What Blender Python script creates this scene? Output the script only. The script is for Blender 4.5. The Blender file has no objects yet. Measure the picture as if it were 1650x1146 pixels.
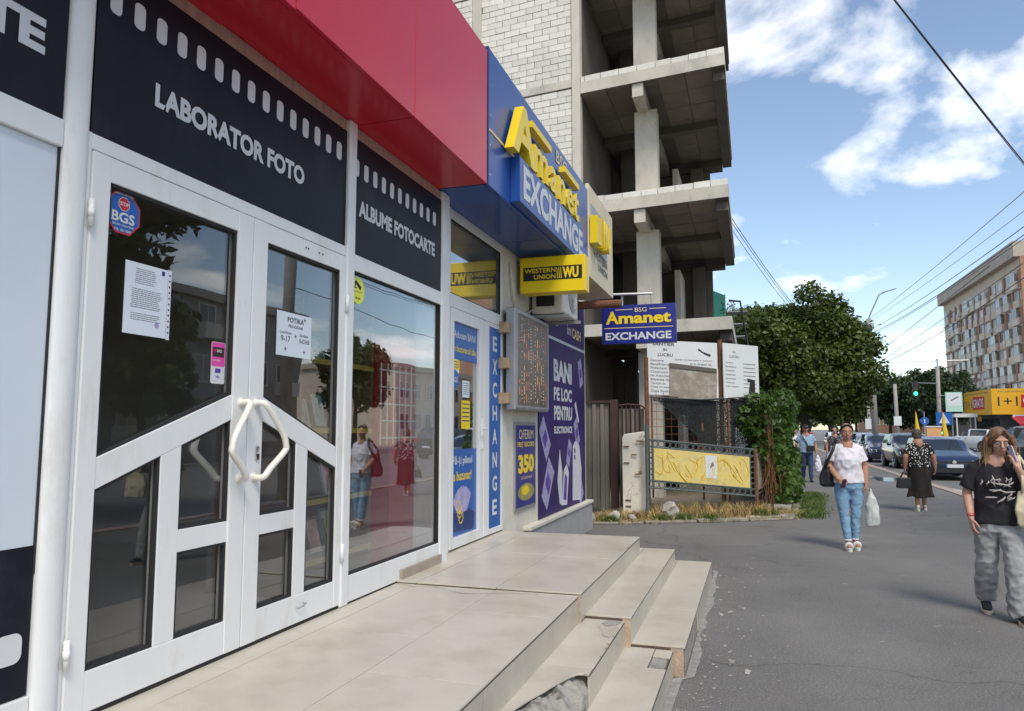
import bpy, bmesh, math, random
import numpy as np
from mathutils import Vector, Matrix, noise, Quaternion
R = math.radians
sc = bpy.context.scene
COL = sc.collection
# ---------------------------------------------------------------- camera
cam_d = bpy.data.cameras.new('camera'); cam = bpy.data.objects.new('camera', cam_d); COL.objects.link(cam)
cam_d.sensor_width = 36.0; cam_d.lens = 36.0*1200/1650; cam_d.clip_start = .05; cam_d.clip_end = 3000
cam.location = (0, 0, 1.62); cam.rotation_euler = (R(90+5.62), 0, R(17.84)); sc.camera = cam
# ---------------------------------------------------------------- light
SUN_AZ, SUN_EL = 150.0, 52.0       # azimuth clockwise from +Y
w = bpy.data.worlds.new('World'); sc.world = w; w.use_nodes = True
nt = w.node_tree; nt.nodes.clear(); N = nt.nodes.new; L = nt.links.new
out = N('ShaderNodeOutputWorld'); bg = N('ShaderNodeBackground'); bg.inputs[1].default_value = .145
sky = N('ShaderNodeTexSky'); sky.sky_type = 'NISHITA'; sky.sun_disc = False
sky.sun_elevation = R(SUN_EL); sky.sun_rotation = R(SUN_AZ); sky.air_density = 1.0; sky.dust_density = .6; sky.ozone_density = .6
tc = N('ShaderNodeTexCoord'); sep = N('ShaderNodeSeparateXYZ'); L(tc.outputs['Generated'], sep.inputs[0])
def wmath(op, a, b=None, c=None):
    m = N('ShaderNodeMath'); m.operation = op
    for i, v in enumerate((a, b, c)):
        if v is None: continue
        if isinstance(v, (int, float)): m.inputs[i].default_value = v
        else: L(v, m.inputs[i])
    return m.outputs[0]
zc = wmath('ADD', wmath('MAXIMUM', sep.outputs[2], 0.0), .16)
cb = N('ShaderNodeCombineXYZ'); L(wmath('DIVIDE', sep.outputs[0], zc), cb.inputs[0]); L(wmath('DIVIDE', sep.outputs[1], zc), cb.inputs[1])
mp = N('ShaderNodeMapping'); L(cb.outputs[0], mp.inputs[0]); mp.inputs['Location'].default_value = (.4, 4.3, 0); mp.inputs['Scale'].default_value = (1.25, .8, 1)
nz = N('ShaderNodeTexNoise'); L(mp.outputs[0], nz.inputs[0]); nz.inputs['Scale'].default_value = 1.55; nz.inputs['Detail'].default_value = 9; nz.inputs['Roughness'].default_value = .55; nz.inputs['Distortion'].default_value = .25
rp = N('ShaderNodeValToRGB'); L(nz.outputs[0], rp.inputs[0]); rp.color_ramp.elements[0].position = .515; rp.color_ramp.elements[1].position = .645
n2 = N('ShaderNodeTexNoise'); L(mp.outputs[0], n2.inputs[0]); n2.inputs['Scale'].default_value = 5; n2.inputs['Detail'].default_value = 6
cr = N('ShaderNodeValToRGB'); L(n2.outputs[0], cr.inputs[0]); cr.color_ramp.elements[0].color = (6.2, 6.5, 7.0, 1); cr.color_ramp.elements[1].color = (9.2, 9.2, 9.2, 1)
mx = N('ShaderNodeMixRGB'); L(rp.outputs[0], mx.inputs[0]); L(sky.outputs[0], mx.inputs[1]); L(cr.outputs[0], mx.inputs[2])
L(mx.outputs[0], bg.inputs[0]); L(bg.outputs[0], out.inputs[0])
sd = bpy.data.lights.new('sun', 'SUN'); sun = bpy.data.objects.new('sun', sd); COL.objects.link(sun)
sd.energy = 1.9; sd.angle = R(20); sd.color = (1, .94, .83)
sv = Vector((math.sin(R(SUN_AZ))*math.cos(R(SUN_EL)), math.cos(R(SUN_AZ))*math.cos(R(SUN_EL)), math.sin(R(SUN_EL))))
sun.rotation_euler = sv.to_track_quat('Z', 'Y').to_euler(); sun.location = sv*60
vs = sc.view_settings; vs.view_transform = 'Standard'; vs.look = 'None'; vs.gamma = 1; vs.use_curve_mapping = False; vs.exposure = .48; vs.use_white_balance = True; vs.white_balance_temperature = 6750; vs.white_balance_tint = 10
sc.cycles.max_bounces = 8; sc.cycles.transparent_max_bounces = 12; sc.cycles.caustics_reflective = False; sc.cycles.caustics_refractive = False
# ---------------------------------------------------------------- materials
MATS = {}
def s2l(c):
    return tuple((v/12.92 if v <= .04045 else ((v+.055)/1.055)**2.4) for v in c)
def mat(name, col, rough=.6, var=.12, scale=5., bump=0., bscale=80., metal=0., rnd=0., dirt=None, dthr=(.55, .75), dscale=2.5, coat=0., emit=0., spec=.5, stretch=None, island=0.):
    if name in MATS: return MATS[name]
    m = bpy.data.materials.new(name); MATS[name] = m; m.use_nodes = True
    t = m.node_tree; n = t.nodes.new; l = t.links.new
    b = t.nodes['Principled BSDF']; b.inputs['Roughness'].default_value = rough; b.inputs['Metallic'].default_value = metal
    b.inputs['Coat Weight'].default_value = coat; b.inputs['Coat Roughness'].default_value = .05; b.inputs['Specular IOR Level'].default_value = spec
    c = n('ShaderNodeTexCoord'); vec = c.outputs['Object']
    if stretch:
        mm = n('ShaderNodeMapping'); mm.inputs['Scale'].default_value = stretch; l(vec, mm.inputs[0]); vec = mm.outputs[0]
    nz = n('ShaderNodeTexNoise'); nz.inputs['Scale'].default_value = scale; nz.inputs['Detail'].default_value = 6; nz.inputs['Roughness'].default_value = .65; l(vec, nz.inputs[0])
    rr = n('ShaderNodeMapRange'); rr.inputs[1].default_value = .3; rr.inputs[2].default_value = .7; rr.inputs[3].default_value = 1-var; rr.inputs[4].default_value = 1+var; l(nz.outputs[0], rr.inputs[0])
    fac = rr.outputs[0]
    if rnd or island:
        src = n('ShaderNodeObjectInfo').outputs['Random'] if rnd else n('ShaderNodeNewGeometry').outputs['Random Per Island']
        a = rnd or island
        r2 = n('ShaderNodeMapRange'); r2.inputs[3].default_value = 1-a; r2.inputs[4].default_value = 1+a; l(src, r2.inputs[0])
        mu = n('ShaderNodeMath'); mu.operation = 'MULTIPLY'; l(fac, mu.inputs[0]); l(r2.outputs[0], mu.inputs[1]); fac = mu.outputs[0]
    vm = n('ShaderNodeVectorMath'); vm.operation = 'SCALE'; vm.inputs[0].default_value = col[:3]; l(fac, vm.inputs['Scale'])
    colo = vm.outputs[0]
    if dirt:
        nd = n('ShaderNodeTexNoise'); nd.inputs['Scale'].default_value = dscale; nd.inputs['Detail'].default_value = 8; nd.inputs['Roughness'].default_value = .7; l(vec, nd.inputs[0])
        rd = n('ShaderNodeMapRange'); rd.inputs[1].default_value = dthr[0]; rd.inputs[2].default_value = dthr[1]; l(nd.outputs[0], rd.inputs[0])
        mi = n('ShaderNodeMixRGB'); l(rd.outputs[0], mi.inputs[0]); l(colo, mi.inputs[1]); mi.inputs[2].default_value = (*dirt[:3], 1); colo = mi.outputs[0]
    l(colo, b.inputs['Base Color'])
    if emit: b.inputs['Emission Strength'].default_value = emit; b.inputs['Emission Color'].default_value = (*col[:3], 1)
    if bump:
        nb = n('ShaderNodeTexNoise'); nb.inputs['Scale'].default_value = bscale; nb.inputs['Detail'].default_value = 5; l(vec, nb.inputs[0])
        bp = n('ShaderNodeBump'); bp.inputs['Strength'].default_value = bump; bp.inputs['Distance'].default_value = .01; l(nb.outputs[0], bp.inputs['Height']); l(bp.outputs[0], b.inputs['Normal'])
    return m
def hexc(h): return s2l(tuple(int(h[i:i+2], 16)/255 for i in (0, 2, 4)))
def glass_mat(name, tint=(.95, .965, .955), base=.05, gain=1.25):
    m = bpy.data.materials.new(name); MATS[name] = m; m.use_nodes = True; t = m.node_tree; t.nodes.clear(); n = t.nodes.new; l = t.links.new
    o = n('ShaderNodeOutputMaterial'); mi = n('ShaderNodeMixShader'); tr = n('ShaderNodeBsdfTransparent'); tr.inputs[0].default_value = (*tint, 1)
    gl = n('ShaderNodeBsdfGlossy'); gl.inputs['Roughness'].default_value = .0; gl.inputs[0].default_value = (.95, .97, 1, 1)
    lw = n('ShaderNodeLayerWeight'); lw.inputs[0].default_value = .5; fr = n('ShaderNodeMath'); fr.operation = 'POWER'; fr.inputs[1].default_value = 3; l(lw.outputs['Facing'], fr.inputs[0])
    c = n('ShaderNodeTexCoord'); nz = n('ShaderNodeTexNoise'); nz.inputs['Scale'].default_value = .9; l(c.outputs['Object'], nz.inputs[0])
    bp = n('ShaderNodeBump'); bp.inputs['Strength'].default_value = .06; bp.inputs['Distance'].default_value = .05; l(nz.outputs[0], bp.inputs['Height']); l(bp.outputs[0], gl.inputs['Normal'])
    ma = n('ShaderNodeMath'); ma.operation = 'MULTIPLY_ADD'; ma.use_clamp = True; ma.inputs[1].default_value = gain; ma.inputs[2].default_value = base; l(fr.outputs[0], ma.inputs[0])
    l(ma.outputs[0], mi.inputs[0]); l(tr.outputs[0], mi.inputs[1]); l(gl.outputs[0], mi.inputs[2]); l(mi.outputs[0], o.inputs[0])
    return m
def leaf_mat(name, c1, c2, trans=.35):
    m = bpy.data.materials.new(name); MATS[name] = m; m.use_nodes = True; t = m.node_tree; t.nodes.clear(); n = t.nodes.new; l = t.links.new
    o = n('ShaderNodeOutputMaterial'); g = n('ShaderNodeNewGeometry'); c = n('ShaderNodeTexCoord')
    nz = n('ShaderNodeTexNoise'); nz.inputs['Scale'].default_value = 1.1; nz.inputs['Detail'].default_value = 3; l(c.outputs['Object'], nz.inputs[0])
    ad = n('ShaderNodeMath'); ad.operation = 'MULTIPLY_ADD'; ad.inputs[1].default_value = .34; l(g.outputs['Random Per Island'], ad.inputs[0]); l(nz.outputs[0], ad.inputs[2])
    rp = n('ShaderNodeMapRange'); rp.inputs[1].default_value = .36; rp.inputs[2].default_value = .92; l(ad.outputs[0], rp.inputs[0])
    mi = n('ShaderNodeMixRGB'); mi.inputs[1].default_value = (*c1, 1); mi.inputs[2].default_value = (*c2, 1); l(rp.outputs[0], mi.inputs[0])
    d = n('ShaderNodeBsdfPrincipled'); d.inputs['Roughness'].default_value = .45; l(mi.outputs[0], d.inputs['Base Color'])
    tr = n('ShaderNodeBsdfTranslucent'); l(mi.outputs[0], tr.inputs[0])
    ms = n('ShaderNodeMixShader'); ms.inputs[0].default_value = trans; l(d.outputs[0], ms.inputs[1]); l(tr.outputs[0], ms.inputs[2]); l(ms.outputs[0], o.inputs[0])
    return m
# ---------------------------------------------------------------- object helpers
def tag(o, label=None, cat=None, group=None, kind=None):
    if label: o['label'] = label
    if cat: o['category'] = cat
    if group: o['group'] = group
    if kind: o['kind'] = kind
    return o
def parent(o, p):
    if p is not None:
        o.parent = p
        m = Matrix.Identity(4); q = p
        m = WM[p.name]
        o.matrix_parent_inverse = m.inverted()
WM = {}
def empty(name, loc=(0, 0, 0)):
    o = bpy.data.objects.new(name, None); COL.objects.link(o); o.location = loc; o.empty_display_size = .1
    WM[o.name] = Matrix.Translation(Vector(loc)); return o
def thing(name, label, cat, loc=(0, 0, 0), group=None):
    return tag(empty(name, loc), label, cat, group)
def link_mesh(name, me, m, par=None, smooth=False, bevel=0, shade=40):
    if m is not None:
        if isinstance(m, str): m = MATS[m]
        me.materials.clear(); me.materials.append(m)
    if smooth:
        for p in me.polygons: p.use_smooth = True
    o = bpy.data.objects.new(name, me); COL.objects.link(o); WM[o.name] = Matrix.Identity(4)
    if bevel:
        b = o.modifiers.new('bevel', 'BEVEL'); b.width = bevel; b.segments = 2; b.limit_method = 'ANGLE'; b.angle_limit = R(40)
    parent(o, par); return o
class MB:
    def __init__(s, T=None): s.v = []; s.f = []; s.T = T
    def add(s, vs, fs):
        k = len(s.v)
        s.v += [tuple(s.T @ Vector(p)) if s.T else tuple(p) for p in vs]
        s.f += [tuple(i+k for i in f) for f in fs]
    def box(s, x0, x1, y0, y1, z0, z1):
        x0, x1 = sorted((x0, x1)); y0, y1 = sorted((y0, y1)); z0, z1 = sorted((z0, z1))
        s.add([(x0,y0,z0),(x1,y0,z0),(x1,y1,z0),(x0,y1,z0),(x0,y0,z1),(x1,y0,z1),(x1,y1,z1),(x0,y1,z1)],
              [(0,3,2,1),(4,5,6,7),(0,1,5,4),(1,2,6,5),(2,3,7,6),(3,0,4,7)]); return s
    def prism(s, pts, n, d):
        """closed polygon pts (3D, CCW seen from +n) pushed along n by d"""
        n = Vector(n); k = len(pts); a = [Vector(p) for p in pts]; b = [p+n*d for p in a]
        s.add(a+b, [tuple(range(k-1, -1, -1)), tuple(range(k, 2*k))]+[(i, (i+1) % k, k+(i+1) % k, k+i) for i in range(k)]); return s
    def tube(s, pts, r, n=8, cap=True, squash=None):
        pts = [Vector(p) for p in pts]; k = len(pts); rs = r if isinstance(r, (list, tuple)) else [r]*k
        t0 = (pts[1]-pts[0]).normalized(); up = Vector((0, 0, 1)) if abs(t0.z) < .9 else Vector((1, 0, 0))
        u = t0.cross(up).normalized(); vs = []
        for i, p in enumerate(pts):
            t = ((pts[min(i+1, k-1)]-p).normalized()+(p-pts[max(i-1, 0)]).normalized())
            t = t.normalized() if t.length > 1e-6 else t0
            u = (u-t*u.dot(t)).normalized(); v = t.cross(u)
            for j in range(n):
                a = 2*math.pi*j/n; vs.append(p+u*(math.cos(a)*rs[i])+v*(math.sin(a)*rs[i]))
        fs = [(i*n+j, i*n+(j+1) % n, (i+1)*n+(j+1) % n, (i+1)*n+j) for i in range(k-1) for j in range(n)]
        if cap: fs += [tuple(range(n-1, -1, -1)), tuple((k-1)*n+j for j in range(n))]
        s.add(vs, fs); return s
    def rings(s, rings, cap=True):
        n = len(rings[0]); k = len(rings)
        vs = [p for r in rings for p in r]
        fs = [(i*n+j, i*n+(j+1) % n, (i+1)*n+(j+1) % n, (i+1)*n+j) for i in range(k-1) for j in range(n)]
        if cap: fs += [tuple(range(n-1, -1, -1)), tuple((k-1)*n+j for j in range(n))]
        s.add(vs, fs); return s
    def ell(s, c, r, n=12, m=8, rot=None):
        c = Vector(c); vs = []; fs = []
        if isinstance(r, (int, float)): r = (r, r, r)
        for i in range(1, m):
            th = math.pi*i/m
            for j in range(n):
                ph = 2*math.pi*j/n; p = Vector((r[0]*math.sin(th)*math.cos(ph), r[1]*math.sin(th)*math.sin(ph), -r[2]*math.cos(th)))
                vs.append(c+(rot @ p if rot else p))
        t = Vector((0, 0, r[2])); t = rot @ t if rot else t
        vs += [c-t, c+t]; q = len(vs)
        for i in range(m-2):
            for j in range(n): fs.append((i*n+j, i*n+(j+1) % n, (i+1)*n+(j+1) % n, (i+1)*n+j))
        for j in range(n): fs.append((q-2, (j+1) % n, j)); fs.append((q-1, (m-2)*n+j, (m-2)*n+(j+1) % n))
        s.add(vs, fs); return s
    def cap(s, p0, p1, r0, r1, n=10):
        """tapered capsule"""
        p0, p1 = Vector(p0), Vector(p1); d = (p1-p0); ln = d.length; d = d/ln if ln else Vector((0, 0, 1))
        P = [p0-d*r0*.92, p0-d*r0*.6, p0, p1, p1+d*r1*.6, p1+d*r1*.92]; return s.tube(P, [r0*.35, r0*.8, r0, r1, r1*.8, r1*.35], n)
    def mesh(s, name='m'):
        me = bpy.data.meshes.new(name); me.from_pydata(s.v, [], s.f); me.update(); return me
    def build(s, name, m, par=None, smooth=False, bevel=0):
        return link_mesh(name, s.mesh(name), m, par, smooth, bevel)
class Frame:
    """a flat working plane: u right, v up, n out"""
    def __init__(s, o, u, v): s.o = Vector(o); s.u = Vector(u).normalized(); s.v = Vector(v).normalized(); s.n = s.u.cross(s.v)
    def p(s, a, b, h=0): return s.o+s.u*a+s.v*b+s.n*h
    def rect(s, mb, a0, a1, b0, b1, h0, h1):
        return s.poly(mb, [(a0, b0), (a1, b0), (a1, b1), (a0, b1)], h0, h1)
    def poly(s, mb, pts, h0, h1):
        mb.prism([s.p(a, b, h0) for a, b in pts], s.n, h1-h0); return mb
    def disc(s, mb, c, r, h0, h1, n=24, ry=None):
        ry = ry or r
        return s.poly(mb, [(c[0]+r*math.cos(2*math.pi*i/n), c[1]+ry*math.sin(2*math.pi*i/n)) for i in range(n)], h0, h1)
    def rrect(s, mb, a0, a1, b0, b1, r, h0, h1, n=4):
        pts = []
        for cx, cy, st in ((a1-r, b1-r, 0), (a0+r, b1-r, 90), (a0+r, b0+r, 180), (a1-r, b0+r, 270)):
            for i in range(n+1): t = R(st+90*i/n); pts.append((cx+r*math.cos(t), cy+r*math.sin(t)))
        return s.poly(mb, pts, h0, h1)
def FX(X): return Frame((X, 0, 0), (0, 1, 0), (0, 0, 1))       # faces +X, u = world Y
def FY(Y): return Frame((0, Y, 0), (1, 0, 0), (0, 0, 1))       # faces -Y, u = world X
_tc = {}
def text_geo(s, bold=.0, depth=0., sp=1.0):
    key = (s, bold, depth, sp)
    if key in _tc: return _tc[key]
    c = bpy.data.curves.new('t', 'FONT'); c.body = s; c.offset = bold; c.extrude = depth; c.resolution_u = 3; c.space_character = sp; c.fill_mode = 'BOTH' if depth else 'FRONT'
    o = bpy.data.objects.new('t', c); me = bpy.data.meshes.new_from_object(o)
    v = np.array([x.co[:] for x in me.vertices]) if len(me.vertices) else np.zeros((1, 3)); f = [tuple(p.vertices) for p in me.polygons]
    bpy.data.objects.remove(o); bpy.data.curves.remove(c); bpy.data.meshes.remove(me)
    _tc[key] = (v, f); return v, f
def text(fr, s, a0, a1, b0, b1, h, m, name='lettering', par=None, bold=.02, depth=0., mb=None, sp=1.0):
    """flat (or extruded) writing that fills the box a0..a1 x b0..b1 of the frame"""
    v, f = text_geo(s, bold, .5 if depth else 0., sp); lo, hi = v.min(0), v.max(0); e = np.maximum(hi-lo, 1e-6)
    vs = []
    for x, y, z in v:
        hz = h+(z+.5)*depth if depth else h
        vs.append(fr.p(a0+(x-lo[0])/e[0]*(a1-a0), b0+(y-lo[1])/e[1]*(b1-b0), hz))
    if mb is not None: mb.add(vs, f); return
    q = MB(); q.add(vs, f); return q.build(name, m, par)
def islands(v, f):
    par = list(range(len(v)))
    def fd(i):
        while par[i] != i: par[i] = par[par[i]]; i = par[i]
        return i
    for q in f:
        a = fd(q[0])
        for i in q[1:]: par[fd(i)] = a
    gr = {}
    for q in f: gr.setdefault(fd(q[0]), []).append(q)
    return list(gr.values())
def letters(fr, s, a0, a1, b0, b1, h, depth, m, par, bold=.03, sp=1.0):
    """extruded writing, each letter a part of its own"""
    v, f = text_geo(s, bold, .5, sp); lo, hi = v.min(0), v.max(0); e = np.maximum(hi-lo, 1e-6)
    # merge coincident verts so that a letter is one island
    keys = {}; mapv = []
    for p in v:
        k = tuple(np.round(p, 5)); mapv.append(keys.setdefault(k, len(keys)))
    vv = np.array(list(keys.keys())); ff = [tuple(mapv[i] for i in q) for q in f]
    for isl in islands(vv, ff):
        idx = sorted({i for q in isl for i in q}); rm = {j: k for k, j in enumerate(idx)}; q = MB()
        q.add([fr.p(a0+(vv[i][0]-lo[0])/e[0]*(a1-a0), b0+(vv[i][1]-lo[1])/e[1]*(b1-b0), h+(vv[i][2]+.5)*depth) for i in idx], [tuple(rm[i] for i in g) for g in isl if len(set(g)) > 2])
        q.build('letter', m, par)
def remesh(mb, voxel, smooth=6, wr=0., wscale=9., seed=0, stretch=(1, 1, 1), fac=.5):
    me = mb.mesh(); o = bpy.data.objects.new('tmp', me); COL.objects.link(o)
    r = o.modifiers.new('r', 'REMESH'); r.mode = 'VOXEL'; r.voxel_size = voxel
    if smooth: q = o.modifiers.new('s', 'SMOOTH'); q.iterations = smooth; q.factor = fac
    dg = bpy.context.evaluated_depsgraph_get(); n = bpy.data.meshes.new_from_object(o.evaluated_get(dg))
    bpy.data.objects.remove(o); bpy.data.meshes.remove(me)
    if wr:
        off = Vector((seed*7.3, seed*3.1, seed*1.7))
        nm = [v.normal.copy() for v in n.vertices]
        for v, k in zip(n.vertices, nm):
            c = Vector((v.co.x*stretch[0], v.co.y*stretch[1], v.co.z*stretch[2]))
            d = 1-abs(noise.noise(c*wscale+off))*2.2+.5*noise.noise(c*wscale*2.3+off)
            v.co += k*(wr*d-wr*.5)
    n.update(); return n
def leaf_mesh(name, clumps, n, size, seed, flat=.35, shell=.55, up=.5):
    """many small leaf faces spread through ellipsoid clumps (cx,cy,cz,rx,ry,rz)"""
    rg = np.random.default_rng(seed); cl = np.array(clumps, float); wgt = cl[:, 3]*cl[:, 4]*cl[:, 5]; wgt = wgt**.75; wgt /= wgt.sum()
    k = rg.choice(len(cl), n, p=wgt); d = rg.normal(size=(n, 3)); d /= np.linalg.norm(d, axis=1)[:, None]
    rad = shell+(1-shell)*rg.random(n)**.6; rad *= 1+.12*rg.normal(size=n)
    p = cl[k, :3]+d*cl[k, 3:]*rad[:, None]
    nrm = d*.6+rg.normal(size=(n, 3))*.6; nrm[:, 2] += up; nrm /= np.linalg.norm(nrm, axis=1)[:, None]
    t = np.cross(nrm, rg.normal(size=(n, 3))); t /= np.linalg.norm(t, axis=1)[:, None]; b = np.cross(nrm, t)
    s = size*(.6+.8*rg.random(n))[:, None]
    q0 = p-t*s; q1 = p+b*s*.55+nrm*s*.12; q2 = p+t*s; q3 = p-b*s*.55+nrm*s*.12
    v = np.stack([q0, q1, q2, q3], 1).reshape(-1, 3)
    me = bpy.data.meshes.new(name); me.vertices.add(4*n); me.vertices.foreach_set('co', v.astype(np.float32).ravel())
    me.loops.add(4*n); me.loops.foreach_set('vertex_index', np.arange(4*n, dtype=np.int32)); me.polygons.add(n)
    me.polygons.foreach_set('loop_start', np.arange(0, 4*n, 4, dtype=np.int32)); me.polygons.foreach_set('loop_total', np.full(n, 4, np.int32))
    me.update(calc_edges=True); me.validate(); return me
# ---------------------------------------------------------------- material set
mat('frame_white', (.74, .755, .76), .38, .05, 1.6, dirt=(.50, .45, .35), dthr=(.53, .85), dscale=3.2, stretch=(1, 1, .35))
mat('panel_white', (.62, .68, .76), .35, .03, 1.2)
mat('panel_black', (.010, .011, .019), .42, .25, 3, spec=.18, dirt=(.03, .03, .035), dthr=(.58, .85), dscale=3.)
mat('vinyl_white', (.62, .63, .65), .5, .05)
mat('strip_brown', (.42, .29, .24), .75, .2, 6, bump=.2, dirt=(.2, .13, .10), dthr=(.55, .8), dscale=4, stretch=(1, 3, .6))
mat('red_panel', (.56, .014, .038), .32, .04, .8, spec=.4, coat=.12, dirt=(.46, .05, .06), dthr=(.60, .9), dscale=.9)
mat('blue_panel', (.014, .07, .30), .32, .05, 1., coat=.1, spec=.4)
mat('blue_dark', (.008, .035, .16), .4, .05)
mat('blue_vinyl', (.012, .11, .40), .35, .06, 3)
mat('navy_sign', (.013, .022, .22), .35, .06, 3)
mat('yellow', (.86, .62, .012), .35, .04, 3)
mat('yellow_pale', (.84, .66, .30), .5, .04)
mat('cream_panel', (.70, .60, .40), .45, .05, 1.5)
mat('black', (.012, .012, .014), .45, .1)
mat('rubber', (.016, .016, .018), .7, .1)
mat('dark_gap', (.01, .01, .012), .8, .1)
mat('paper', (.66, .72, .80), .6, .05, 3)
mat('print_grey', (.16, .17, .19), .7, .05)
mat('print_black', (.02, .02, .024), .7, .05)
mat('print_red', (.55, .02, .03), .5, .05)
mat('print_pink', (.72, .07, .36), .4, .05)
mat('print_purple', (.10, .05, .34), .45, .1, 4)
mat('banner_purple', (.036, .017, .13), .5, .35, 1.3, dirt=(.015, .01, .06), dthr=(.4, .8), dscale=.9, spec=.2)
mat('note_lilac', (.36, .33, .56), .5, .25, 14)
mat('phone_white', (.66, .66, .76), .35, .06, 5)
mat('handle', (.80, .77, .70), .35, .06, 8, dirt=(.45, .40, .33), dthr=(.66, .85), dscale=12)
mat('plaster', (.62, .59, .51), .85, .10, 3, bump=.25, bscale=40, dirt=(.36, .34, .30), dthr=(.58, .80), dscale=2.3)
mat('plinth_grey', (.33, .335, .34), .8, .12, 3, bump=.2, bscale=50)
mat('steel_grey', (.40, .41, .43), .4, .08, 6, metal=.6)
mat('rust', (.17, .075, .04), .85, .35, 9, bump=.4, bscale=60)
mat('rusty_white', (.78, .73, .63), .6, .08, 3, dirt=(.26, .11, .04), dthr=(.56, .66), dscale=3.4)
mat('galv', (.22, .20, .175), .6, .25, 3, metal=.35, stretch=(4, 4, .5), dirt=(.12, .07, .045), dthr=(.58, .75), dscale=3)
mat('maroon_metal', (.065, .028, .026), .6, .2, 6)
mat('fence_green', (.085, .115, .115), .6, .25, 8, dirt=(.15, .08, .05), dthr=(.6, .75), dscale=6)
mat('yellow_board', (.72, .57, .18), .7, .16, 4, dirt=(.46, .38, .20), dthr=(.48, .68), dscale=4)
mat('graffiti', (.70, .48, .03), .6, .1)
mat('board_white', (.66, .69, .69), .55, .05, 3, dirt=(.45, .45, .42), dthr=(.6, .8), dscale=2)
mat('plywood', (.30, .26, .21), .85, .25, 5, bump=.3, dirt=(.42, .40, .36), dthr=(.5, .65), dscale=5)
mat('net_dark', (.012, .016, .017), .9, .3, 10)
m_ = MATS['net_dark']; t_ = m_.node_tree; nz_ = t_.nodes.new('ShaderNodeTexNoise'); nz_.inputs['Scale'].default_value = 70; tc_ = t_.nodes.new('ShaderNodeTexCoord'); t_.links.new(tc_.outputs['Object'], nz_.inputs[0]); mr_ = t_.nodes.new('ShaderNodeMapRange'); mr_.inputs[1].default_value = .40; mr_.inputs[2].default_value = .46; t_.links.new(nz_.outputs[0], mr_.inputs[0]); t_.links.new(mr_.outputs[0], t_.nodes['Principled BSDF'].inputs['Alpha'])
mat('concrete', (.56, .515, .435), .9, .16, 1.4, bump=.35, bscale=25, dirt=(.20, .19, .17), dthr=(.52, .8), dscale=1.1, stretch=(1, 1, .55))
mat('concrete_shaded', (.11, .095, .08), .92, .22, 1.2, bump=.3, bscale=25, dirt=(.10, .09, .08), dthr=(.5, .8), dscale=.8)  # darker copy of the concrete: shade of the open floors painted into its colour
mat('soffit_shaded', (.17, .145, .115), .92, .2, 1.5, bump=.3, bscale=25, rnd=.16, dirt=(.15, .13, .11), dthr=(.55, .8), dscale=1.5)  # slab undersides, base colour lowered to deepen the shade inside the frame
mat('block', (.70, .665, .585), .92, .12, 8, bump=.4, bscale=60, rnd=.11, dirt=(.40, .38, .34), dthr=(.58, .8), dscale=4)
mat('mortar', (.15, .135, .12), .95, .2, 10, bump=.4)
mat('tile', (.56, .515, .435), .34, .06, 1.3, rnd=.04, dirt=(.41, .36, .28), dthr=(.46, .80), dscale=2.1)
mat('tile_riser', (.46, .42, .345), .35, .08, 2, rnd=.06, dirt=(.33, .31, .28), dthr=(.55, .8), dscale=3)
mat('grout', (.30, .26, .21), .9, .2, 20)
mat('step_core', (.10, .078, .058), .95, .22, 9, bump=.6, bscale=40)
mat('rough_concrete', (.37, .35, .315), .9, .3, 9, bump=.9, bscale=35, dirt=(.15, .14, .125), dthr=(.46, .62), dscale=9)
mat('brown_tile', (.33, .26, .21), .5, .1, 4)
mat('dirt', (.20, .165, .12), .95, .3, 4, bump=.7, bscale=20)
mat('kerb', (.44, .42, .39), .9, .15, 5, bump=.4)
mat('kerb_pink', (.40, .31, .26), .9, .18, 3, bump=.3)
mat('straw', (.46, .34, .15), .85, .25, 3, island=.35)
mat('bark', (.085, .065, .05), .95, .3, 8, bump=.8, bscale=18)
mat('vine_dead', (.20, .10, .045), .95, .35, 9, island=.3)
mat('chrome', (.7, .7, .72), .18, .05, metal=1)
glass_mat('glass'); glass_mat('glass_dark', (.16, .19, .20), .12, .9)
leaf_mat('leaf_tree', (.030, .058, .010), (.115, .155, .024)); leaf_mat('leaf_far', (.022, .045, .018), (.058, .095, .034)); leaf_mat('leaf_ivy', (.030, .075, .012), (.10, .185, .028)); leaf_mat('leaf_pale', (.10, .12, .07), (.25, .27, .16)); leaf_mat('weed', (.06, .12, .02), (.16, .22, .05))
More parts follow.
